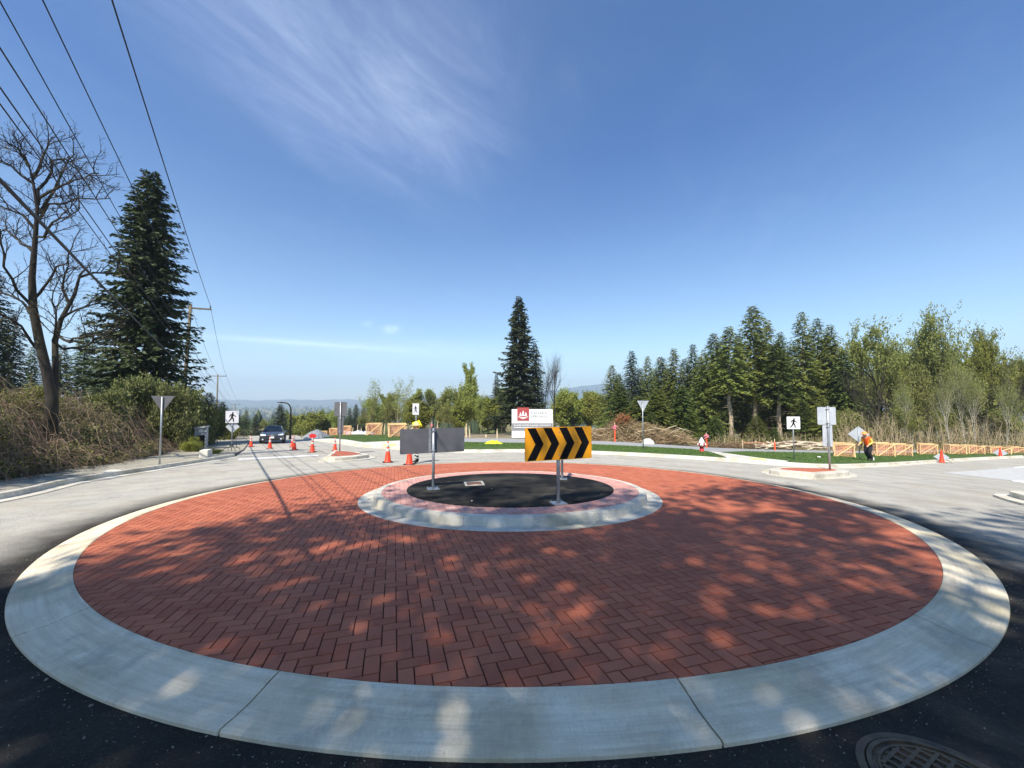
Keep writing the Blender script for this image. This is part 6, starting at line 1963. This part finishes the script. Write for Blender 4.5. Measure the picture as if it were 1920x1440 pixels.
dec('bush', L_SHRUB, BARK, seed=9, H=3.2, spread=.9, kids=(8, 6, 4), nleaf=3, leaf=.17, leaf_spread=.16, clear=.05, upbias=.3, trunk_r=.05, stems=4, ratio=.6)
dec('bush2', L_YELLOW, BARK, seed=10, H=3.0, spread=1.0, kids=(8, 6, 4), nleaf=3, leaf=.15, leaf_spread=.16, clear=.05, upbias=.2, trunk_r=.05, stems=4, ratio=.6)
dec('thick', L_YELLOW, BARK_P, seed=12, H=9, spread=.5, kids=(10, 6, 5), nleaf=3, leaf=.36, leaf_spread=.25, clear=.08, upbias=.5, trunk_r=.07, stems=4, ratio=.5)
def put_dec(label, px, ytop, Y, wpx, key, group, name='leafy_tree', sink=0.0, cat='tree', rz=None):
    top = at(px, ytop, Y)
    gz = zs(top.x, Y) - sink
    d = DECV[key]
    H = max(top.z - gz, .5)
    t = thing(name, label, cat, (top.x, Y, gz), R(rz if rz is not None else (px * 53) % 360), group)
    sx = yard(wpx, Y) / d['W']
    sx = min(max(sx, .45 * H / d['H']), 1.6 * H / d['H'])
    t.scale = (sx, sx, H / d['H'])
    link('trunk', d['trunk'], t); link('limbs', d['limbs'], t)
    if 'crown' in d: link('crown', d['crown'], t)
    return t
ORD = ['first', 'second', 'third', 'fourth', 'fifth', 'sixth', 'seventh', 'eighth', 'ninth', 'tenth', 'eleventh', 'twelfth', 'thirteenth', 'fourteenth', 'fifteenth', 'sixteenth', 'seventeenth', 'eighteenth', 'nineteenth', 'twentieth', 'twenty-first', 'twenty-second', 'twenty-third', 'twenty-fourth']

# ---- the big left conifer and the lone tall conifer in the middle get crowns of their own
def own_conifer(label, px, ytop, Y, wpx, tone, seed, rz=0, **kw):
    top = at(px, ytop, Y); gz = zs(top.x, Y); H = top.z - gz
    Rb = yard(wpx, Y)
    t = thing('conifer_tree', label, 'tree', (top.x, Y, gz - .05), R(rz), 'conifers')
    Q = conifer_crown(seed, H=H, Rb=Rb, **kw)
    link('crown', quads_mesh('crown', Q, tone), t)
    link('trunk', trunk_mesh('trunk', H * .99, .3, BARK, seed, 10), t)
    return t
own_conifer('huge dark conifer at the left beside the leaning utility pole', 285, 320, 28, 98, L_DARK, 301, nb=620, step=.13, spray=.62, droop=.55, up=.42, shape=.62, ragged=.34, base=.05, wfac=.4, upturn=.18)
own_conifer('lone tall conifer with ragged tiers behind the white sign', 973, 556, 62, 52, L_DARK, 302, rz=40, nb=340, step=.15, spray=1.0, droop=.5, up=.30, shape=.72, ragged=.55, base=.08, wfac=.36, upturn=.22)

for (lb, px, yt, Y, w, v, tone) in [
    ('dark conifer cut by the left picture edge', -14, 505, 32, 70, 0, 'd'), ('dark conifer left of the bare tree trunk', 22, 590, 36, 44, 4, 'd'), ('small conifer seen between the two bare trunks', 62, 650, 40, 36, 2, 'n'),
    ('small conifer right of the bare tree', 118, 645, 41, 40, 2, 'n'), ('spindly conifer half way from bare tree to huge conifer', 160, 622, 43, 34, 1, 'n'), ('conifer touching the left side of the huge conifer', 200, 650, 40, 40, 2, 'n'),
    ('dark conifer just right of the leaning utility pole', 392, 735, 40, 40, 4, 'd'), ('rounded conifer behind the second utility pole', 418, 752, 58, 26, 4, 'd')]:
    put_conifer(lb, px, yt, Y, w, v, tone, 'left roadside conifers')
for (lb, px, yt, Y, w, key) in [
    ('yellowish shrub at the foot of the bare tree', 62, 722, 16.5, 44, 'bush2'), ('green shrub on the bank left of the yield sign', 205, 732, 20, 40, 'bush'), ('tall green shrub before the huge conifer, left', 238, 712, 23, 34, 'bush'),
    ('tall green shrub before the huge conifer, middle', 278, 706, 24, 38, 'bush'), ('shrub behind the left yield sign', 318, 722, 23.5, 34, 'bush'), ('green shrub at the foot of the leaning pole', 345, 722, 27, 36, 'bush'),
    ('green shrub behind the grey cabinet', 372, 752, 29, 34, 'bush'), ('leafy shrub between cabinet and second pole', 402, 768, 33, 30, 'bush'), ('low shrub behind the portable walking sign', 425, 792, 40, 22, 'bush2'),
    ('low yellow shrub beside the grey cabinet', 362, 818, 22.5, 20, 'bush2'), ('low green tuft beside the concrete block', 398, 838, 20.8, 16, 'bush2')]:
    put_dec(lb, px, yt, Y, w, key, 'shrubs on the left bank', 'leafy_shrub', .1, 'shrub')
FARL = [(447, 776, 76, 20, 'c0d'), (462, 768, 92, 18, 'c2n'), (480, 776, 105, 18, 'c4d'), (497, 782, 110, 20, 'r'), (512, 778, 104, 18, 'c2n'), (526, 757, 74, 24, 'c4d'), (545, 774, 112, 20, 'c0n'), (566, 776, 100, 24, 'k'), (585, 774, 92, 26, 'k'), (604, 770, 96, 26, 'k'),
        (622, 770, 88, 24, 'r'), (640, 766, 106, 18, 'c1d'), (656, 764, 112, 16, 'c0d'), (668, 757, 120, 15, 'c1d'), (682, 759, 118, 16, 'c4d')]
for i, (px, yt, Y, w, k) in enumerate(FARL):
    lb = f"{ORD[i]} tree from the left below the road crest, {'dark conifer' if k[0] == 'c' else 'yellow-green leafy tree'}"
    if k[0] == 'c': put_conifer(lb, px, yt, Y, w, int(k[1]), k[2], 'trees below the road crest')
    else: put_dec(lb, px, yt, Y, w, 'thick' if k == 'k' else 'round', 'trees below the road crest')
put_dec('young vase-shaped street tree in the left of the two lawn guards', 702, 706, 58, 30, 'vase', 'young street trees', 'street_tree')
put_dec('young vase-shaped street tree in the guard by the grey board', 746, 702, 57, 34, 'vase', 'young street trees', 'street_tree', rz=200)
MID = [(728, 752, 74, 26, 'round2', 'bushy tree between the two street trees'), (770, 748, 72, 26, 'round2', 'bushy tree just right of the street trees'), (790, 752, 66, 26, 'thick', 'thicket tree behind the flagger'), (812, 724, 68, 34, 'bare', 'bare branching tree above the right half of the grey board'),
       (843, 722, 70, 32, 'round', 'pale leafing tree left of the pointed poplar'), (872, 679, 68, 23, 'poplar', 'tall pointed pale green poplar right of the grey board'), (862, 750, 64, 24, 'thick', 'thicket tree at the foot of the poplar'),
       (898, 738, 66, 26, 'round', 'leafy tree between poplar and lone conifer'), (915, 744, 70, 24, 'thick', 'thicket tree left of the small spire conifer'), (948, 742, 68, 24, 'round2', 'leafy tree at the left foot of the lone conifer'),
       (690, 765, 84, 24, 'round2', 'bushy tree behind the left lawn guard'), (832, 762, 62, 26, 'round2', 'low bushy tree under the bare branching tree'),
       (1040, 645, 67, 40, 'bare', 'bare two-stemmed tree right of the lone conifer'), (1018, 652, 66, 32, 'bare', 'slim bare tree touching the lone conifer'), (1052, 742, 82, 24, 'thick', 'olive thicket tree right of the bare tree'), (1076, 736, 88, 28, 'thick', 'olive thicket tree under the blue hill, left'),
       (1100, 734, 92, 28, 'thick', 'olive thicket tree under the blue hill, middle'), (1122, 742, 84, 24, 'thick', 'olive thicket tree under the blue hill, right')]
for i, (px, yt, Y, w, key, lb) in enumerate(MID):
    put_dec(lb, px, yt, Y, w, key, 'trees beyond the path')
put_conifer('small spire conifer left of the lone conifer', 931, 700, 74, 20, 2, 'd', 'trees beyond the path')
put_conifer('slimmer conifer pressed against the lone conifer', 1003, 642, 64, 24, 1, 'd', 'trees beyond the path')
FOREST = [(1147, 684, 62, 30, 2, 'l'), (1164, 722, 52, 34, 4, 'n'), (1184, 657, 58, 27, 0, 'd'), (1197, 742, 50, 34, 4, 'l'), (1214, 667, 60, 26, 2, 'l'), (1239, 668, 64, 26, 1, 'n'), (1232, 728, 50, 36, 4, 'l'), (1263, 652, 60, 28, 0, 'l'), (1276, 722, 50, 36, 4, 'n'), (1299, 645, 58, 30, 2, 'n'), (1320, 660, 54, 34, 0, 'l'),
          (1338, 624, 58, 30, 1, 'n'), (1366, 611, 52, 33, 3, 'l'), (1388, 640, 58, 36, 0, 'l'), (1411, 572, 54, 38, 1, 'l'), (1438, 598, 57, 32, 0, 'l'), (1456, 640, 52, 34, 3, 'n'), (1476, 660, 56, 38, 2, 'l'), (1502, 584, 55, 36, 0, 'l'), (1531, 596, 57, 34, 0, 'n'), (1556, 608, 55, 34, 4, 'l'), (1580, 655, 52, 34, 4, 'n'), (1600, 640, 60, 26, 2, 'n')]
for i, (px, yt, Y, w, v, tone) in enumerate(FOREST):
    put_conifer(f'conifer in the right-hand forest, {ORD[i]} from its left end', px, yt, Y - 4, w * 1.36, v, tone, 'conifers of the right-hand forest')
for i, (px, yt, Y, w) in enumerate([(1222, 772, 44, 28), (1292, 762, 45, 30), (1340, 778, 44, 26), (1418, 778, 43, 30), (1452, 800, 42, 20), (1540, 740, 44, 34), (1505, 752, 46, 34)]):
    put_conifer(f'low young conifer at the forest edge, {ORD[i]} from the left' if i < 5 else f'bushy low conifer behind the pale double sign, {"right" if i == 5 else "left"} one', px, yt, Y, w, 2 if i % 2 else 4, 'l' if i % 2 else 'n', 'young conifers at the forest edge')
DECR = [(1612, 668, 50, 40, 'bare'), (1642, 588, 50, 58, 'tall'), (1672, 628, 54, 50, 'tall2'), (1700, 690, 48, 50, 'round2'), (1726, 650, 52, 44, 'tall'), (1757, 563, 50, 48, 'tall'), (1782, 640, 54, 44, 'tall2'), (1812, 680, 48, 48, 'round2'), (1838, 602, 50, 48, 'tall2'), (1868, 650, 52, 46, 'tall'), (1893, 672, 46, 44, 'bare'), (1918, 660, 52, 50, 'tall2'), (1950, 640, 50, 55, 'tall')]
for i, (px, yt, Y, w, key) in enumerate(DECR):
    put_dec(f'{"bare" if key == "bare" else "leafing"} broadleaf tree in the right-hand wood, {ORD[i]} from its left end', px, yt, Y - 4, w, key, 'broadleaf trees of the right-hand wood')
for i, (px, yt, Y, w) in enumerate([(1708, 700, 41, 26), (1775, 690, 40, 28), (1802, 660, 42, 30), (1822, 690, 41, 30), (1880, 700, 40, 32)]):
    put_dec(f'white-stemmed birch before the right-hand wood, {ORD[i]} from the left', px, yt, Y, w, 'birch', 'white birches', 'birch_tree')
for i, (px, yt, Y, w) in enumerate([(1600, 765, 44, 40), (1640, 755, 43, 42), (1684, 760, 42, 42), (1735, 765, 43, 42), (1790, 760, 43, 42), (1846, 770, 42, 42), (1900, 765, 42, 44)]):
    put_dec(f'low {"bare" if i % 2 else "bushy"} tree under the right-hand wood, {ORD[i]} from the left', px, yt, Y, w, 'bare' if i % 2 else 'round2', 'low trees under the right-hand wood')

REAR = [(1160, 700, 66, 28), (1200, 690, 68, 28), (1228, 690, 70, 28), (1252, 690, 66, 30), (1284, 672, 66, 32), (1312, 668, 68, 32), (1350, 645, 66, 34), (1384, 625, 66, 34), (1425, 620, 66, 34), (1462, 622, 66, 34), (1484, 640, 64, 36), (1516, 625, 66, 34), (1545, 630, 66, 34), (1572, 650, 64, 34), (1618, 668, 66, 30), (1650, 690, 64, 34)]
for i, (px, yt, Y, w) in enumerate(REAR):
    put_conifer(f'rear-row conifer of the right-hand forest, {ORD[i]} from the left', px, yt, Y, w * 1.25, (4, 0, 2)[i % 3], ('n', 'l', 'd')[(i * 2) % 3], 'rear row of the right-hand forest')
for i, (px, yt, w, key) in enumerate([(1660, 660, 55, 'round2'), (1705, 640, 60, 'round2'), (1740, 655, 55, 'thick'), (1785, 670, 60, 'round2'), (1830, 668, 60, 'thick'), (1872, 690, 60, 'round2'), (1915, 690, 60, 'round2'), (1960, 690, 60, 'round2')]):
    put_dec(f'dense rear broadleaf tree of the right-hand wood, {ORD[i]} from the left', px, yt, 60, w, key, 'rear broadleaf trees of the right-hand wood')
BAND = [(690, 748, 76, 'round'), (716, 744, 80, 'poplar'), (735, 738, 84, 'round'), (762, 736, 78, 'poplar'), (782, 742, 80, 'round'), (826, 736, 76, 'poplar'), (858, 728, 78, 'round'), (884, 722, 76, 'round'), (908, 730, 78, 'poplar'), (942, 728, 80, 'round'), (1060, 730, 96, 'round'), (1085, 742, 100, 'poplar'), (1108, 738, 98, 'round'), (1136, 742, 90, 'round')]
for i, (px, yt, Y, key) in enumerate(BAND):
    put_dec(f'pale spring-green tree in the band behind the signs, {ORD[i]} from the left', px, yt - 6, Y, 38 if key == 'round' else 24, key, 'spring-green band behind the signs')
# ---- undergrowth of the right-hand wood: grey-brown saplings and brush
def undergrowth():
    rng = np.random.default_rng(77); r = random.Random(77)
    mb = MB()
    for i in range(1500):
        px = r.uniform(1330, 1990) if i % 3 else r.uniform(1560, 1930)
        Y = r.uniform(38.5, 52)
        x = (px - 960) / FPX * Y
        if x < 17.5: continue
        z = zs(x, Y)
        h = r.uniform(.8, 4.2) if px > 1560 else r.uniform(.4, 1.8)
        a, b = r.gauss(0, .18) * h, r.gauss(0, .18) * h
        mb.tube([(x, Y, z - .1), (x + a * .5 + r.gauss(0, .06), Y + b * .5, z + h * .5), (x + a, Y + b, z + h)], [.022, .016, .005], 3, False)
        for k in range(3):
            s = r.uniform(.3, .9); q = Vector((x + a * s, Y + b * s, z + h * s)); d = Vector((r.gauss(0, .5), r.gauss(0, .5), r.uniform(.2, .7))) * h * .25
            mb.tube([q, q + d], [.012, .004], 3, False)
    o = tag(mb.build('undergrowth', mat('sapling_bark', lin(136, 120, 92), lin(168, 152, 120), .6, .9)), 'grey-brown saplings and brush along the forest edge', 'undergrowth', kind='stuff')
    n = 16000
    px = rng.uniform(1330, 1990, n); Y = rng.uniform(38.5, 53, n); x = (px - 960) / FPX * Y
    k = x > 17.5; x, Y, px = x[k], Y[k], px[k]; n = len(x)
    z = Z(x, Y) + np.abs(rng.normal(0, 1.0, n)) * np.where(px > 1560, 1.0, .5)
    P = np.stack([x, Y, z], 1); D = unit(rng.normal(0, 1, P.shape)); S = unit(np.cross(D, rng.normal(0, 1, P.shape))); ll = rng.uniform(.08, .26, n)
    link('leaf_litter', quads_mesh('leaf_litter', rhombs(P, D, S, ll, ll * .5), leaf_mat('brush_leaves', lin(126, 120, 70), lin(150, 138, 90), lin(100, 104, 56), .25)), o)['kind'] = 'stuff'
undergrowth()

# ---- the bare maple at the left, limbs laid out after its outline
def maple():
    Y = 15.0
    base = at(97, 742, Y); base.z = zs(base.x, Y) - .1
    t = thing('bare_maple', 'large bare mossy tree with two trunks at the left', 'tree', base)
    r = random.Random(13)
    P = lambda pts, dy0, dy1: [at(x, y, Y + dy0 + (dy1 - dy0) * i / (len(pts) - 1)) - base for i, (x, y) in enumerate(pts)]
    mb = MB()
    A = [Vector((0.02, 0, -.35))] + P([(98, 748), (88, 700), (74, 640), (62, 578), (60, 520), (66, 450), (70, 390), (60, 330), (48, 292)], 0, -.8)
    mb.tube(A, [.23, .17, .15, .135, .12, .095, .072, .054, .034, .010], 10)
    B = [Vector((0.1, .05, -.35))] + P([(101, 748), (104, 690), (103, 640), (114, 600), (140, 552), (150, 515), (165, 500)], .1, 1.2)
    mb.tube(B, [.15, .12, .10, .09, .075, .058, .04, .022], 9)
    mb.build('trunk', BARK_D, t, True)
    limbs = [P([(62, 578), (34, 545), (10, 500), (2, 455), (-18, 410)], -.2, -2), P([(70, 655), (40, 612), (5, 588), (-40, 570)], 0, -1.6), P([(66, 600), (30, 560), (-10, 545), (-40, 520)], 0, 1.5), P([(103, 628), (130, 640), (165, 632), (205, 628)], .2, -1.0), P([(100, 640), (120, 655), (160, 650), (215, 618)], .2, 1.2),
             P([(112, 600), (145, 580), (180, 572), (214, 572)], .4, 1.6), P([(148, 520), (180, 512), (212, 516), (232, 508)], 1.0, 2.0), P([(64, 560), (88, 528), (120, 492), (132, 470)], -.1, -1.4), P([(64, 460), (95, 428), (125, 402), (150, 390)], -.3, -1.5),
             P([(70, 415), (100, 388), (150, 378), (208, 372)], -.4, .8), P([(70, 385), (95, 358), (130, 342), (186, 325)], -.4, -1.2), P([(72, 400), (108, 345), (122, 312), (142, 288)], -.4, .6), P([(64, 345), (40, 332), (20, 310), (0, 300)], -.6, -1.2), P([(60, 470), (35, 450), (12, 430), (-10, 440)], -.3, .8), P([(70, 370), (90, 320), (118, 296), (178, 340)], -.5, .4), P([(66, 430), (40, 400), (15, 392), (-20, 380)], -.5, -1), P([(54, 312), (42, 290), (32, 276)], -.7, -.9), P([(62, 335), (82, 295), (92, 270)], -.6, -.2),
             P([(130, 570), (120, 545), (118, 520), (126, 500)], .6, .2), P([(100, 640), (108, 610), (104, 580), (96, 560)], .2, -.6)]
    lm, tips = MB(), []
    def sub(pts, r0, lev):
        n = len(pts) - 1
        L = sum((pts[i + 1] - pts[i]).length for i in range(n))
        k = {0: 8, 1: 5, 2: 3}[lev]
        for j in range(k):
            f = (.2 + .8 * (j + r.random()) / k) * n; i0 = min(int(f), n - 1); q = pts[i0].lerp(pts[i0 + 1], f - i0)
            tn = (pts[i0 + 1] - pts[i0]).normalized(); o = Matrix.Rotation(r.uniform(0, 6.28), 3, tn) @ tn.orthogonal().normalized()
            d = (tn * .7 + o * r.uniform(.5, 1.0)).normalized()
            ll = {0: r.uniform(.5, 1.3), 1: r.uniform(.25, .65), 2: r.uniform(.12, .3)}[lev] * (1.0 if L > 1.5 or lev else .7)
            pp = [q]; m_ = 4
            for s in range(m_):
                d = (d + Vector((r.gauss(0, .15), r.gauss(0, .15), r.gauss(0, .12) + .08))).normalized(); pp.append(pp[-1] + d * ll / m_)
            rr = {0: .020, 1: .010, 2: .006}[lev]
            lm.tube(pp, [rr, rr * .85, rr * .7, rr * .6, rr * .45], 3 if lev else 4, False)
            tips.append(pp[-1])
            if lev < 2: sub(pp, rr, lev + 1)
    for L in limbs:
        L = smooth_path(L, .35)
        n = len(L)
        L = [q + Vector((r.gauss(0, .045), r.gauss(0, .045), r.gauss(0, .045))) if 0 < i < n - 1 else q for i, q in enumerate(L)]
        lm.tube(L, [.052 * (1 - .8 * i / (n - 1)) + .004 for i in range(n)], 6, False)
        sub(L, .05, 0)
    sub(smooth_path(A[5:], .35), .08, 0)
    lm.build('limbs', BARK_D, t)
    nr = np.random.default_rng(3)
    T = np.array([tuple(v) for v in tips]); T = T[nr.random(len(T)) < .55]
    D = unit(nr.normal(0, 1, T.shape)); S = unit(np.cross(D, nr.normal(0, 1, T.shape))); ll = nr.uniform(.03, .07, len(T))
    link('buds', quads_mesh('buds', rhombs(T, D, S, ll, ll * .7), mat('bud_brown', lin(120, 106, 62), lin(100, 84, 56), 3, .8)), t)['kind'] = 'stuff'
maple()

# ---- bramble thicket on the bank
def brambles():
    r = random.Random(19); rng = np.random.default_rng(19)
    canes, dark = MB(), MB()
    def spot():
        while True:
            y = r.uniform(3.0, 27.0)
            bx = float(np.interp(y, [b[1] for b in BANK], [b[0] for b in BANK]))
            d = abs(r.gauss(0, 1)) * 3.2 + .15
            if d < 9: return bx - d / .88, y, d
    for i in range(5200):
        x, y, d = spot()
        z = zs(x, y)
        lump = .75 + .55 * math.sin(x * 1.3 + 1.7 * math.sin(y * .55)) * math.sin(y * .9 + .8) + .25 * math.sin(x * 3.1 + y * 2.3)
        h = r.uniform(.35, 1.5) * max(.25, lump) * (.55 + .45 * min(1, d / 1.5)); a = r.uniform(0, 6.28); L = r.uniform(.6, 2.0)
        dx, dy = math.cos(a) * L, math.sin(a) * L
        pts = []
        for k in range(6):
            s = k / 5
            X, Y_ = x + dx * s, y + dy * s
            zz = zs(X, Y_) * s + z * (1 - s)
            if bank_dist(X, Y_) < -.35: break
            pts.append((X + r.gauss(0, .05), Y_ + r.gauss(0, .05), zz + h * (1 - (1.5 * s - .6) ** 2) * 1.05 - .1))
        if len(pts) < 3: continue
        rr = r.uniform(.006, .012)
        canes.tube(pts, [rr * (1 - .6 * k / len(pts)) for k in range(len(pts))], 3, False)
    o = tag(canes.build('bramble_thicket', mat('bramble_cane', lin(118, 98, 78), lin(158, 138, 112), .5, .9, c3=lin(90, 66, 54), scale3=.3, f3=.6, world_co=True)), 'dense brown bramble thicket covering the left bank', 'brambles', kind='stuff')
    def leaves(n, mt, name, zmin, zmax, size, dmax, yr=(3.0, 27.0), wx=2.6):
        y = rng.uniform(yr[0], yr[1], n)
        bx = np.interp(y, [b[1] for b in BANK], [b[0] for b in BANK])
        d = np.abs(rng.normal(0, 1, n)) * wx + .2
        x = bx - d / .88
        cl = np.sin(x * 1.9 + y * .7) * np.sin(y * 1.3 - x * .6) + .5 * np.sin(x * 4.1) * np.sin(y * 3.7)
        k = (d < dmax) & (cl > rng.uniform(-1.0, .9, n)); x, y, d = x[k], y[k], d[k]; n = len(x)
        lump = np.maximum(.25, .75 + .55 * np.sin(x * 1.3 + 1.7 * np.sin(y * .55)) * np.sin(y * .9 + .8) + .25 * np.sin(x * 3.1 + y * 2.3))
        z = Z(x, y) + rng.uniform(zmin, zmax, n) * lump * (.4 + .6 * np.minimum(1, d / 1.4))
        P = np.stack([x, y, z], 1); D = unit(rng.normal(0, 1, P.shape)); S = unit(np.cross(D, rng.normal(0, 1, P.shape))); ll = rng.uniform(size * .6, size * 1.4, n)
        link(name, quads_mesh(name, rhombs(P, D, S, ll, ll * .6), mt), o)['kind'] = 'stuff'
    leaves(62000, leaf_mat('bramble_leaf', lin(126, 128, 66), lin(150, 146, 80), lin(98, 108, 54), .3), 'green_leaves', .1, 1.25, .075, 9)
    leaves(38000, leaf_mat('bramble_dead_leaf', lin(128, 108, 84), lin(160, 142, 114), lin(96, 78, 60), .2), 'dead_leaves', .0, 1.1, .08, 9)
    leaves(36000, leaf_mat('bramble_dark_leaf', lin(66, 74, 42), lin(92, 98, 54), lin(44, 52, 32), .15), 'dark_leaves', .0, 1.0, .10, 5, (6, 24), 1.5)  # darker leaves kept low and gathered near the foot of the bank
brambles()

# ---- weeds at the gravel edge, far woods
def far_wood():
    rng = np.random.default_rng(55)
    n = 15000
    dist = 130 * (3600 / 130) ** rng.random(n)
    ang = R(1) * rng.uniform(-62, 62, n)
    x, y = np.sin(ang) * dist, np.cos(ang) * dist
    q = np.maximum(-.55 * x + .83 * y, .9 * y - 14)
    k = (q > 95) & ((ang < R(8)) | (dist > 700)); x, y, dist = x[k], y[k], dist[k]; n = len(x)
    z = Z(x, y)
    s = rng.uniform(.7, 1.3, n) * np.interp(dist, [130, 800, 3600], [1.0, 1.5, 3.6])
    con = rng.random(n) < .45
    H = np.where(con, 15, 10) * s * .8; Rr = np.where(con, 3.0, 5.0) * s
    Vs, Fs, MI, c = [], [], [], 0
    rings = 4; m_ = 6
    prof_c = [(.9, .05), (1.0, .2), (.62, .55), (.25, .85)]; prof_d = [(.5, .1), (1.0, .4), (.95, .65), (.5, .92)]
    for i in range(n):
        pr = prof_c if con[i] else prof_d
        V = np.zeros((rings * m_ + 1, 3))
        a0 = rng.random() * 6.28
        for j, (rf, zf) in enumerate(pr):
            aa = a0 + np.arange(m_) * 2 * np.pi / m_ + j * .5
            rr = Rr[i] * rf * rng.uniform(.7, 1.25, m_)
            V[j * m_:(j + 1) * m_, 0] = np.cos(aa) * rr; V[j * m_:(j + 1) * m_, 1] = np.sin(aa) * rr; V[j * m_:(j + 1) * m_, 2] = H[i] * (zf + rng.uniform(-.06, .06, m_))
        V[-1] = (0, 0, H[i])
        V += (x[i], y[i], z[i])
        F = []
        for j in range(rings - 1):
            for k2 in range(m_):
                a = j * m_ + k2; b = j * m_ + (k2 + 1) % m_
                F += [(a, b, b + m_), (a, b + m_, a + m_)]
        for k2 in range(m_): F.append(((rings - 1) * m_ + k2, (rings - 1) * m_ + (k2 + 1) % m_, rings * m_))
        Vs.append(V); Fs.append(np.array(F) + c); c += len(V); MI += [0 if con[i] else 1 + int(rng.random() < .5)] * len(F)
    me = np_mesh('far_wood', np.concatenate(Vs), np.concatenate(Fs), [mat('far_conifer', lin(48, 62, 40), lin(62, 76, 46), .3, .9, world_co=True), mat('far_leaf', lin(112, 116, 64), lin(88, 98, 54), .1, .9, world_co=True), mat('far_leaf_grey', lin(104, 102, 76), lin(122, 116, 84), .1, .9, world_co=True)], MI)
    tag(link('far_wood', me), 'far-off wooded valley beyond the road crest', 'wood', kind='stuff')
far_wood()

# ---- unseen trees behind and beside the camera, invented and placed for their shade
def shade_tree(label, x, y, H, rad, low, seed, clumps=125, per=60, leaf=.26, bark=BARK):
    rng = np.random.default_rng(seed); r = random.Random(seed)
    gz = zs(x, y)
    t = thing('unseen_shade_tree', label, 'tree', (x, y, gz), 0, 'unseen trees placed for their shade')
    c = unit(rng.normal(0, 1, (clumps, 3))) * (rng.random((clumps, 1)) ** .4)
    C = np.stack([c[:, 0] * rad, c[:, 1] * rad, low + (H - low) * (c[:, 2] * .5 + .5)], 1)
    T = np.repeat(C, per, 0) + rng.normal(0, .40, (clumps * per, 3))
    D = unit(rng.normal(0, 1, T.shape)); S = unit(np.cross(D, rng.normal(0, 1, T.shape))); ll = leaf * rng.uniform(.6, 1.4, len(T))
    link('crown', quads_mesh('crown', rhombs(T, D, S, ll, ll * .6), L_SPRING), t)
    mb = MB(); mb.tube([(0, 0, -.2), (.1, 0, H * .4), (0, .1, H * .9)], [.22, .16, .03], 8); mb.build('trunk', bark, t, True)
    mb = MB()
    for p in C[::2]:
        z0 = max(low * .7, p[2] - 2.5); mb.tube([(0, 0, z0), (p[0] * .5, p[1] * .5, (z0 + p[2]) / 2 + .3), tuple(p)], [.05, .03, .012], 4, False)
    mb.build('limbs', bark, t)
SHADE = [('leafy roadside tree behind the viewpoint, at its far left', -9.4, -9.8, 19.0, 2.7, 9.5, 1, 80), ('leafy roadside tree behind the viewpoint, at its left', -7.4, -7.2, 20.0, 2.9, 9.0, 2, 98), ('leafy roadside tree close behind the viewpoint', -3.8, -7.8, 20.0, 2.9, 8.5, 3, 104),
         ('leafy roadside tree behind the viewpoint, a little right', -0.4, -6.3, 20.5, 2.8, 8.5, 4, 72), ('leafy roadside tree behind the viewpoint, at its right', 3.0, -7.6, 20.0, 2.7, 9.0, 5, 48), ('tall leafy tree at the left behind the bank', -18.4, 2.4, 9.5, 2.7, 3.0, 6, 110)]
for a in SHADE: shade_tree(*a)
# ------------------------------------------------------------------ haze over the valley
def haze():
    mb = MB(); mb.box((0, 0, 125), (12600, 12600, 430))
    m_ = bpy.data.materials.new('haze'); m_.use_nodes = True
    nt = m_.node_tree
    for n in list(nt.nodes):
        if n.type != 'OUTPUT_MATERIAL': nt.nodes.remove(n)
    v = nt.nodes.new('ShaderNodeVolumePrincipled')
    v.inputs['Color'].default_value = (0.72, 0.84, 1.0, 1)
    v.inputs['Density'].default_value = HAZE
    v.inputs['Anisotropy'].default_value = 0.2
    nt.links.new(v.outputs[0], nt.nodes['Material Output'].inputs['Volume'])
    o = mb.build('haze', m_)
    tag(o, 'thin blue haze over the valley', 'haze', kind='stuff')
HAZE = 0.00028
haze()
